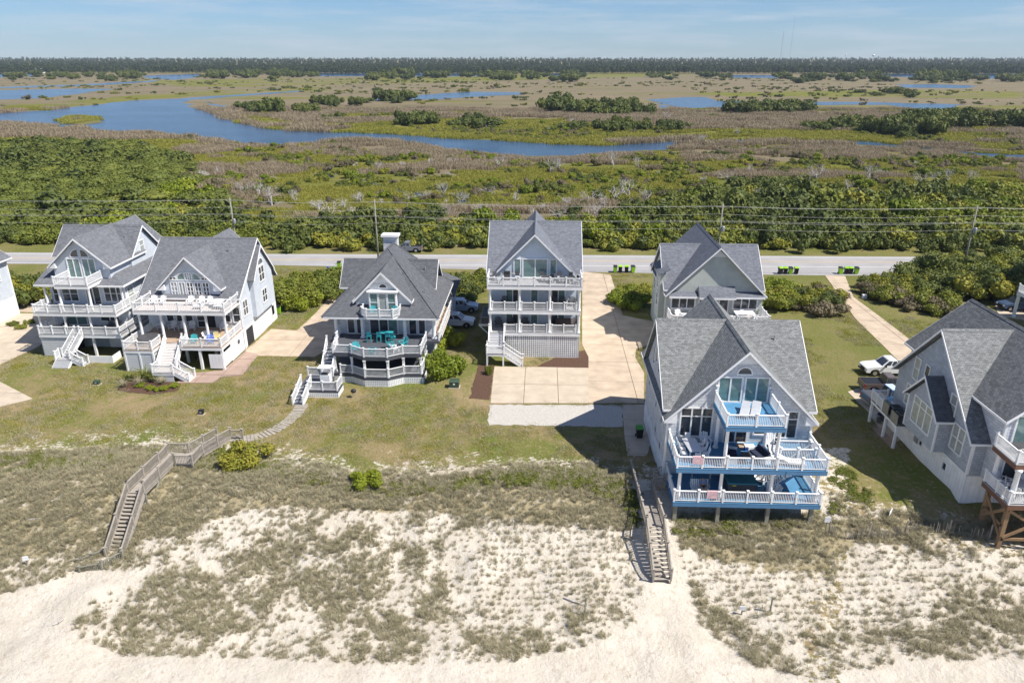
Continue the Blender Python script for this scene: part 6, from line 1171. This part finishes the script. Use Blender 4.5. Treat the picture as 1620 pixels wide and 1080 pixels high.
def towel(x, y, z, label, m=PINK):
    q = MB(); q.box(x-.4, x+.4, y-.075, y-.065, z-.62, z+.01); q.box(x-.4, x+.4, y-.065, y+.07, z+.01, z+.022); q.box(x-.4, x+.4, y+.07, y+.08, z-.5, z+.01); tag(q.build('beach_towel', m), label, 'towel')
towel(12.0, 47.98, 5.2, 'pink patterned towel hanging over the middle deck railing'); towel(13.35, 48.02, 2.2, 'pale pink towel hanging over the lowest deck railing')
def tub(loc, sx, sy, h, label, cover, side, rnd=False):
    t = thing('hot_tub', label, 'hot tub', loc); x, y, z = loc; q = MB()
    if rnd: q.lathe((x, y, z), [(sx*.96, 0), (sx, .08), (sx, h)], 24)
    else: q.box(x-sx, x+sx, y-sy, y+sy, z, z+h)
    q.build('shell', side, t, smooth=False); q = MB()
    if rnd: q.lathe((x, y, z+h), [(sx*1.04, .002), (sx*1.05, .06), (sx*1.0, .12), (.1, .16)], 24)
    else: q.hexa([(x-sx*1.03, y-sy*1.03, z+h+.002), (x+sx*1.03, y-sy*1.03, z+h+.002), (x+sx*1.03, y+sy*1.03, z+h+.002), (x-sx*1.03, y+sy*1.03, z+h+.002)], [(x-sx, y-sy, z+h+.11), (x+sx, y-sy, z+h+.11), (x+sx, y+sy, z+h+.11), (x-sx, y+sy, z+h+.11)])
    q.build('cover', cover, t)
    if not rnd: q = MB(); q.box(x-.006, x+.006, y-sy, y+sy, z+h+.112, z+h+.118); q.build('seam', METALD, t); q = MB(); q.box(x-sx*.7, x-sx*.45, y-sy*1.05, y-sy*1.035, z+h-.12, z+h-.05); q.build('caution_label', mat('yellow_label', (.7, .6, .05), .5), t)
tub((16.0, 50.5, 1.2), 1.15, 1.15, .8, 'square hot tub with teal cover on the lowest blue deck', TEALD, METALD)
tub((-44.3, 75.3, 2.6), 1.2, 1.2, .75, 'round hot tub with dark grey cover on the white deck corner', METALD, DECKT, True)
for i, (x, y, r) in enumerate(((17.75, 50.9, -.5), (18.3, 49.0, -1.2))): AW.put((x, y, 1.2), r, 1, ['white chair right behind the teal-covered hot tub', 'white chair below the inner stairs on the lowest deck'][i])
t = thing('porch_swing', 'white porch swing on the lowest blue deck', 'swing', (12.7, 49.3, 1.2)); q = MB(); q.box(12.0, 13.4, 49.1, 49.6, 1.62, 1.67); q.build('seat', WHITE, t)
for i in range(10): q = MB(); x = 12.05+i*.144; q.bar((x, 49.6, 1.66), (x, 49.74, 2.2), .1, .025); q.build('back_slat', WHITE, t)
for x in (12.0, 13.4): q = MB(); q.box(x-.04, x+.04, 49.1, 49.65, 1.85, 1.9); q.build('armrest', WHITE, t); q = MB(); q.tube((x, 49.15, 1.65), (x, 49.35, 3.8), .012, n=5); q.tube((x, 49.68, 1.9), (x, 49.35, 3.8), .012, n=5); q.build('chain', METAL, t, kind='stuff')
# seated person on the swing
def skinned(name, verts, edges, rad, m, par, sub=2):
    me = bpy.data.meshes.new(name); me.from_pydata(verts, edges, []); me.update(); o = bpy.data.objects.new(name, me); COL.objects.link(o); md = o.modifiers.new('skin', 'SKIN'); md.use_smooth_shade = True
    for i, r in enumerate(rad): me.skin_vertices[0].data[i].radius = (r, r) if not isinstance(r, tuple) else r
    me.skin_vertices[0].data[0].use_root = True; s = o.modifiers.new('sub', 'SUBSURF'); s.levels = s.render_levels = sub; me.materials.append(m)
    dg = bpy.context.evaluated_depsgraph_get(); me2 = bpy.data.meshes.new_from_object(o.evaluated_get(dg)); o.modifiers.clear(); o.data = me2; o.data.name = name
    if not len(me2.materials): me2.materials.append(m)
    if par: o.parent = par
    return o
V_ = [(0, .1, .1), (0, .13, .32), (0, .12, .5), (0, .09, .6), (0, .06, .7), (0, .03, .80)]; E_ = [(0, 1), (1, 2), (2, 3), (3, 4), (4, 5)]; Rr = [.14, .125, .13, .055, .095, .075]
def chain(root, pts, rads):
    k = root
    for p, r in zip(pts, rads): V_.append(p); E_.append((k, len(V_)-1)); Rr.append(r); k = len(V_)-1
    return k
for s in (-1, 1):
    h = chain(2, [(s*.18, .12, .5), (s*.26, .08, .26), (s*.19, -.14, .17), (s*.17, -.2, .165)], [.06, .045, .034, .032])
    for j in range(4): chain(h, [(s*(.135+.022*j), -.26, .165), (s*(.135+.022*j), -.30+.008*abs(j-1.5), .145)], [.009, .007])
    chain(h, [(s*.125, -.215, .16), (s*.11, -.25, .155)], [.010, .008])
    chain(0, [(s*.10, -.02, .09), (s*.12, -.36, .1), (s*.12, -.38, -.3), (s*.12, -.48, -.37)], [.095, .065, .045, .04])
person = skinned('person', V_, E_, Rr, SKIN, None); tag(person, 'person in blue shirt and dark shorts sitting on the white porch swing', 'person'); person.location = (12.95, 49.38, 1.68)
skinned('shirt', [(0, .1, .12), (0, .13, .32), (0, .12, .5), (0, .1, .55), (.18, .12, .5), (.235, .09, .36), (-.18, .12, .5), (-.235, .09, .36)], [(0, 1), (1, 2), (2, 3), (2, 4), (4, 5), (2, 6), (6, 7)], [.155, .142, .148, .07, .075, .065, .075, .065], SHIRT, person)
skinned('shorts', [(0, .1, .06), (.1, -.02, .09), (.12, -.26, .1), (-.1, -.02, .09), (-.12, -.26, .1)], [(0, 1), (1, 2), (0, 3), (3, 4)], [.155, .115, .09, .115, .09], SHORTS, person)
skinned('hair', [(0, .09, .71), (0, .06, .82), (0, .12, .76)], [(0, 1), (1, 2)], [.088, .072, .06], HAIR, person)
for s in (-1, 1): q = MB(); q.box(s*.032-.011, s*.032+.011, -.043, -.033, .725, .735); e = q.build('eye', BLACK); e.parent = person
q = MB(); q.hexa([(-.014, -.045, .695), (.014, -.045, .695), (.01, -.03, .695), (-.01, -.03, .695)], [(-.006, -.04, .73), (.006, -.04, .73), (.006, -.03, .73), (-.006, -.03, .73)]); e = q.build('nose', SKIN); e.parent = person
# chimney house furniture
for i, x in enumerate((-19.0, -17.9)): CTL.put((x, 75.0, 3.3), math.pi+.1, 1.05, 'tall teal bar chair facing the charcoal deck table', 'teal bar chairs on the charcoal deck')
TT.put((-17.2, 75.7, 3.3), 0, 1, 'teal bar table against the wall of the charcoal deck'); CTL.put((-16.9, 75.0, 3.3), math.pi, 1.05, 'tall teal bar chair facing the charcoal deck table', 'teal bar chairs on the charcoal deck'); CTL.put((-16.3, 74.9, 3.3), 2.9, 1.05, 'tall teal bar chair facing the charcoal deck table', 'teal bar chairs on the charcoal deck')
for x, y, r, lb in ((-16.2, 73.3, 1.9, 'teal adirondack chair in the middle of the charcoal deck'), (-15.0, 73.9, -.8, 'teal adirondack chair farthest right on the charcoal deck'), (-20.4, 72.3, 2.9, 'teal adirondack chair by the left front charcoal deck railing'), (-17.9, 71.6, 3.3, 'teal adirondack chair by the centre front charcoal deck railing'), (-19.8, 72.2, .3, 'second teal adirondack chair by the left front railing')): AT.put((x, y, 3.3), r, 1, lb)
AT.put((-18.6, 76.1, 6.2), .3, .9, 'teal chair on the small octagonal balcony'); AT.put((-16.3, 76.2, 6.2), -.3, .9, 'second teal chair on the small octagonal balcony, right side'); AW.put((-15.6, 72.4, 3.3), 2.2, 1, 'white adirondack chair at the front of the charcoal deck')
t = thing('grill_cabinet', 'white covered grill stand on the lower charcoal landing', 'grill stand', (-22.4, 69.3, 1.05))
q = MB(); q.box(-22.95, -21.95, 68.75, 69.3, 1.05, 1.95); q.build('cabinet', WHITE, t); q = MB(); q.box(-23.1, -21.8, 68.6, 69.5, 2.75, 2.83); q.build('canopy', WHITE, t)
for x in (-23.0, -21.9): q = MB(); q.box(x-.05, x+.05, 69.3, 69.4, 1.05, 2.75); q.build('post', WHITE, t)
q = MB(); q.box(-22.8, -22.1, 68.8, 69.2, 1.953, 2.15); q.build('grill_hood', METALD, t)
t = thing('kettle_grill', 'small black kettle grill on the lawn', 'grill', (-19.2, 67.6, 0)); q = MB(); q.lathe((-19.2, 67.6, .55), [(.03, 0), (.2, .05), (.28, .18), (.285, .22), (.24, .34), (.12, .42), (.03, .44)], 14); q.build('bowl', BLACK, t, smooth=True)
for i in range(3): q = MB(); a = i*2.1; q.tube((-19.2+.12*math.cos(a), 67.6+.12*math.sin(a), .6), (-19.2+.3*math.cos(a), 67.6+.3*math.sin(a), 0), .018, n=6); q.build('leg', METAL, t)
def cabinet(p, sx, sy, h, label, m=DKGREEN, name='utility_box'):
    x, y = at(*p); z = g(x, y); t = thing(name, label, 'utility box', (x, y, z)); q = MB(); q.box(x-sx-.1, x+sx+.1, y-sy-.1, y+sy+.1, z-.1, z+.06); q.build('base', CONC2, t); q = MB(); q.box(x-sx, x+sx, y-sy, y+sy, z+.06, z+h*.85); q.build('housing', m, t); q = MB(); q.hexa([(x-sx-.03, y-sy-.04, z+h*.85), (x+sx+.03, y-sy-.04, z+h*.85), (x+sx+.03, y+sy+.03, z+h*.85), (x-sx-.03, y+sy+.03, z+h*.85)], [(x-sx, y-sy*.6, z+h), (x+sx, y-sy*.6, z+h), (x+sx, y+sy, z+h), (x-sx, y+sy, z+h)]); q.build('lid', m, t); q = MB(); q.box(x-.1, x+.1, y-sy-.012, y-sy, z+h*.5, z+h*.7); q.build('label_plate', WHITE, t)
cabinet((719, 612), .5, .4, .85, 'green electrical cabinet on the lawn left of the mulch strip'); cabinet((319, 655), .22, .18, .5, 'small dark utility box on the lawn above the dune stair', BLACK); cabinet((154, 608), .28, .22, .5, 'small dark box on the grass before the slatted house', DKGREEN); cabinet((980, 461), .3, .3, .7, 'small green utility box beside the long driveway'); cabinet((519, 452), .5, .4, .7, 'grey-brown box on the verge beside the hedge clump', WOODP, 'storage_box'); cabinet((1367, 472), .3, .25, .6, 'pale utility box beside the curving driveway', SLATG)
q = MB(); x, y = at(520, 437); q.box(x-.06, x+.06, y-.06, y+.06, 0, 1.4); t = thing('post_box', 'white post with blue top at the end of the hedge', 'mailbox', (x, y, 0)); q.build('post', WHITE, t); q = MB(); q.box(x-.12, x+.12, y-.2, y+.2, 1.4, 1.62); q.build('box', BLUEP, t)
# bins
def bin_(body, lid):
    t = thing('wheelie_bin', 'bin', 'trash bin'); q = MB(); q.hexa([(-.24, -.28, .06), (.24, -.28, .06), (.24, .26, .06), (-.24, .26, .06)], [(-.31, -.36, 1.0), (.31, -.36, 1.0), (.31, .34, 1.0), (-.31, .34, 1.0)]); q.build('body', body, t); q = MB(); q.hexa([(-.33, -.39, 1.0), (.33, -.39, 1.0), (.33, .38, 1.0), (-.33, .38, 1.0)], [(-.3, -.34, 1.08), (.3, -.34, 1.08), (.3, .36, 1.13), (-.3, .36, 1.13)]); q.build('lid', lid, t)
    for s in (-1, 1): q = MB(); q.tube((s*.3, .3, .12), (s*.24, .3, .12), .12, n=12); q.build('wheel', RUBBER, t)
    q = MB(); q.tube((-.25, .42, .98), (.25, .42, .98), .025, n=6); q.build('handle', BLACK, t); return Proto(t)
BA, BB = bin_(LIME, BLACK), bin_(BLACK, LIME); BC = bin_(BLACK, GREENB)
for g_, xs, y, txt in ((0, (973, 981, 991, 1001), 431, 'by the long tan driveway'), (1, (1234, 1242, 1250, 1259), 433.5, 'above the shrubs right of the sage house'), (2, (1329, 1338, 1345, 1354), 433.5, 'at the end of the curving driveway')):
    for i, xp in enumerate(xs):
        x, yy = at(xp, y); k = (BA, BB, BB, BA)[i] if g_ != 1 else (BB, BB, BA, BB)[i]; k.put((x, yy, .04), random.uniform(-.2, .2), 1.02, ('lime bin with black lid' if k is BA else 'black bin with lime lid')+' at the kerb '+txt, 'roadside bins '+txt)
for p, k, lb in (((441, 496), BA, 'lime green bin behind the arched-door house'), ((537, 424), BA, 'lime bin by the road beside the chimney house hedge'), ((530, 434), BC, 'black bin on the verge near the white post'), ((1011, 692), BC, 'black bin with green lid beside the wall of the blue-decked house')):
    x, yy = at(*p); k.put((x, yy, .04), .1, 1, lb)
for k in (BA, BB, BC): k.close()
# air conditioners
def acu():
    t = thing('air_conditioner', 'ac', 'air conditioner'); q = MB(); q.box(-.4, .4, -.4, .4, 0, .85); q.build('casing', METALD, t); q = MB(); q.lathe((0, 0, .85), [(.34, .002), (.34, .03), (.3, .03), (.05, .015)], 16); q.build('fan_grille', BLACK, t); q = MB(); q.box(-.42, .42, -.42, .42, .78, .83); q.build('trim_band', METAL, t); return Proto(t)
AC = acu()
for i, y in enumerate((83.1, 84.1, 85.1, 86.0)): AC.put((-6.65, y, 2.9), 0, 1, 'grey air conditioner on the shelf beside the lattice house', 'air conditioners beside the lattice house')
for i, y in enumerate((61.2, 59.9)): AC.put((32.75, y, 2.35), 0, 1.05, ['air conditioner on the side shelf farther from the bay window', 'air conditioner on the side shelf next to the bay window'][i])
AC.close()
def grill(loc, rz, label):
    t = thing('gas_grill', label, 'grill'); q = MB(); q.box(-.35, .35, -.25, .25, .25, .8); q.build('cabinet', METALD, t); q = MB(); q.tube((-.36, 0, .82), (.36, 0, .82), .26, n=14); q.build('hood', BLACK, t); q = MB(); q.box(-.75, .75, -.24, .24, .77, .80); q.build('side_shelf', METAL, t)
    for x in (-.3, .3): q = MB(); q.box(x-.03, x+.03, -.22, .22, 0, .25); q.build('leg', METALD, t)
    t.location = loc; t.rotation_euler = (0, 0, rz)
x, y = at(1393, 668); grill((x, y, .05), .4, 'black gas grill beside the side posts of the shingled house'); grill((-3.9, 81.6, 8.75), 0, 'dark gas grill on the top deck of the lattice house')
# left houses
for x, r in ((-44.9, .1), (-43.9, -.1), (-40.5, .1), (-39.3, 0), (-38.4, -.2)): AW.put((x, 78.6, 6.2), r, 1, 'white adirondack chair on the upper white deck of the arched-door house', 'white chairs on the upper white deck')
TR.put((-37.0, 78.0, 6.2), 0, 1, 'white round table on the upper white deck of the arched-door house')
for x in (-38.9, -36.6): TW.put((x, 77.2, 6.2), 1.57, .6, 'low white side table on the upper white deck', 'low side tables on the upper white deck')
for x in (-45.0, -43.6, -42.4, -41.3, -37.4): AW.put((x, 79.4, 2.75), random.uniform(-.2, .2), 1.05, 'white adirondack chair in the shaded porch of the arched-door house', 'white chairs in the shaded porch')
AT.put((-39.1, 75.1, 2.75), .2, 1, 'teal chair behind the lower white deck railing'); AB.put((-37.2, 75.2, 2.75), .3, 1, 'blue chair behind the lower white deck railing'); AY.put((-36.9, 76.0, 2.75), .2, 1, 'pale yellow chair on the lower white deck'); TW.put((-38.2, 77.4, 2.75), 1.57, .8, 'white table on the shaded porch'); AW.put((-35.9, 77.2, 2.75), -1.2, 1, 'white chair at the right end of the lower white deck'); AW.put((-38.0, 76.3, 2.75), 1.2, 1, 'white chair beside the pale yellow one')
AY.close(); AB.close()
for x, y, z, lb in ((-56.6, 79.3, 2.8, 'lowest'), (-51.0, 79.2, 2.8, 'lowest'), (-50.2, 79.3, 2.8, 'lowest')): AD.put((x, y, z), .2, 1, 'dark chair on the lowest porch of the slatted house', 'dark porch chairs of the slatted house')
# lattice house decks
for x, y, z, r, lb in ((-5.2, 81.2, 8.75, .4, 'top'), (-4.8, 80.2, 8.75, 1.2, 'top'), (-2.7, 81.4, 8.75, 0, 'top'), (.2, 81.4, 8.75, .1, 'top'), (1.2, 80.4, 8.75, -.6, 'top'), (2.2, 81.5, 8.75, 0, 'top'), (3.4, 81.3, 8.75, -.4, 'top'), (4.0, 80.2, 8.75, -1.2, 'top')): CG.put((x, y, z), r, 1.1, 'dark-framed grey chair on the top deck of the lattice house', 'grey chairs on the top lattice-house deck')
TS.put((1.0, 81.0, 8.75), 0, 1.3, 'left dark table on the top deck of the lattice house'); TS.put((3.0, 80.7, 8.75), 0, 1.3, 'right dark table on the top deck of the lattice house')
for x, z in ((-4.9, 3.1), (-3.5, 3.1), (-1.7, 3.1), (4.2, 3.1)): AD.put((x, 81.3, z), .1, 1.05, 'dark rocking chair on the lowest porch of the lattice house', 'dark chairs on the lowest lattice-house porch')
for x, z in ((-4.2, 5.8), (1.6, 5.8), (2.6, 5.8), (3.7, 5.8)): AD.put((x, 81.2, z), -.1, 1.0, 'dark chair on the middle porch of the lattice house', 'dark chairs on the middle lattice-house porch')
tub((2.9, 81.1, 3.1), 1.0, .95, .75, 'square hot tub with brown cover on the lowest lattice-house porch', mat('brown_tub_cover', (.10, .075, .07), .6), METALD)
# sage house deck
for x, y, r in ((16.6, 82.6, .3), (17.9, 82.2, -.4), (21.2, 82.4, .5), (22.6, 81.8, 1.5), (25.6, 82.0, -1.5)): AW.put((x, y, 3.95), r, 1, 'white chair on the deck of the sage house', 'white chairs on the sage house deck')
TW.put((24.2, 82.4, 3.95), 1.57, 1.2, 'white table at the right of the sage house deck'); TW.put((17.3, 82.9, 3.95), 1.57, .6, 'small white table at the left of the sage house deck')
for x, y, r in ((23.6, 81.4, 3.1), (24.8, 81.4, 3.1), (24.2, 83.3, 0)): CW.put((x, y, 3.95), r, 1, 'white dining chair at the sage house deck table', 'dining chairs on the sage house deck')
# shingled house deck
TR.put((36.0, 47.5, 2.95), 0, 1, 'white round table on the lower deck of the shingled house')
for a in range(5): CW.put((36.0+1.05*math.cos(a*1.26), 47.5+1.0*math.sin(a*1.26), 2.95), a*1.26-1.57, 1, 'white chair round the table on the shingled house deck', 'chairs round the shingled house table')
AW.put((35.0, 48.4, 2.95), .8, 1.1, 'white rocking chair on the lower deck of the shingled house'); LWh.put((37.0, 47.8, 6.05), .2, 1, 'white chaise lounge on the upper deck of the shingled house'); TS.put((35.4, 48.3, 6.05), .2, 1, 'dark low table on the upper deck of the shingled house')
for k in (AW, AT, AD, CW, CG, CTL, TW, TR, TS, TG, TT, LG, LWh): k.close()

# ------------------------------------------------------------------ far shore: houses, masts, water towers
for i, (p, s, lb) in enumerate((((62, 116), 1.0, 'tiny white house on the far shore at the far left'), ((195, 114.5), 1.1, 'tiny pale house on the far shore, second from left'), ((233, 113.5), .9, 'tiny white house on the far shore, third from left'), ((255, 111.8), 1.3, 'largest white house on the far shore, left of centre'), ((310, 113.5), .8, 'tiny white house on the far shore, rightmost of the left group'), ((1608, 112), 1.2, 'tiny grey house on the far shore at the right edge'))):
    x, y = at(*p); t = thing('shore_house', lb, 'house', (x, y, 0)); w, d, h = 9*s, 7*s, 6*s; q = MB(); q.box(x-w, x+w, y-d, y+d, 0, h); q.build('wall', WHITE, t); q = MB(); q.extr([(x-w*1.08, y-d*1.1, h), (x-w*1.08, y+d*1.1, h), (x-w*1.08, y, h*1.6)], (w*2.16, 0, 0)); q.build('roof', ROOF['grey'], t)
    for k in range(3): q = MB(); q.box(x-w*.7+k*w*.55, x-w*.4+k*w*.55, y-d-.08, y-d, h*.3, h*.75); q.build('window', GLASS, t)
MASTM = mat('mast_steel', (.30, .28, .28), .6)
for p, top, lb in (((1240, 91), 50, 'tall radio mast above the horizon forest'), ((1258, 91), 24, 'tallest thin radio mast above the horizon forest')):
    x, z1 = atY(p[0], top, 3000.); q = MB(); t = thing('radio_mast', lb, 'mast', (x, 3000, 5))
    for dx, dy in ((-.9, -.5), (.9, -.5), (0, 1)): q.tube((x+dx, 3000+dy, 0), (x+dx, 3000+dy, z1), .16 if top > 40 else .09, n=4)
    k = 0.
    while k < z1: q.tube((x-.9, 2999.5, k), (x+.9, 2999.5, k+6), .12 if top > 40 else .06, n=3); k += 6
    q.build('lattice_tower', MASTM, t, kind='stuff')
for p, r, lb in (((1382, 88), 5.0, 'white water tower on the horizon, larger one'), ((1338, 87.5), 3.2, 'white water tower on the horizon, smaller one')):
    x, z1 = atY(p[0], p[1], 2900.); z1 += 4; t = thing('water_tower', lb, 'water tower', (x, 2900, 5)); q = MB(); q.lathe((x, 2900, z1-r*1.4), [(r*.3, 0), (r*.8, r*.3), (r, r*.7), (r*.8, r*1.15), (r*.3, r*1.4), (.1, r*1.45)], 16); q.build('tank', WHITE, t, smooth=True); q = MB(); q.tube((x, 2900, 4), (x, 2900, z1-r*1.3), r*.3, n=10); q.build('shaft', WHITE, t)

# ------------------------------------------------------------------ air
hm = bpy.data.materials.new('haze_air'); hm.use_nodes = True; nt = hm.node_tree; nt.nodes.clear(); out = nt.nodes.new('ShaderNodeOutputMaterial'); pv = nt.nodes.new('ShaderNodeVolumePrincipled')
pv.inputs['Color'].default_value = (.72, .84, 1, 1); pv.inputs['Density'].default_value = .00007; pv.inputs['Anisotropy'].default_value = .1; nt.links.new(pv.outputs[0], out.inputs['Volume'])
q = MB(); q.box(-6200, 6200, -600, 6200, -7, 185); o = q.build('haze', hm, kind='stuff')
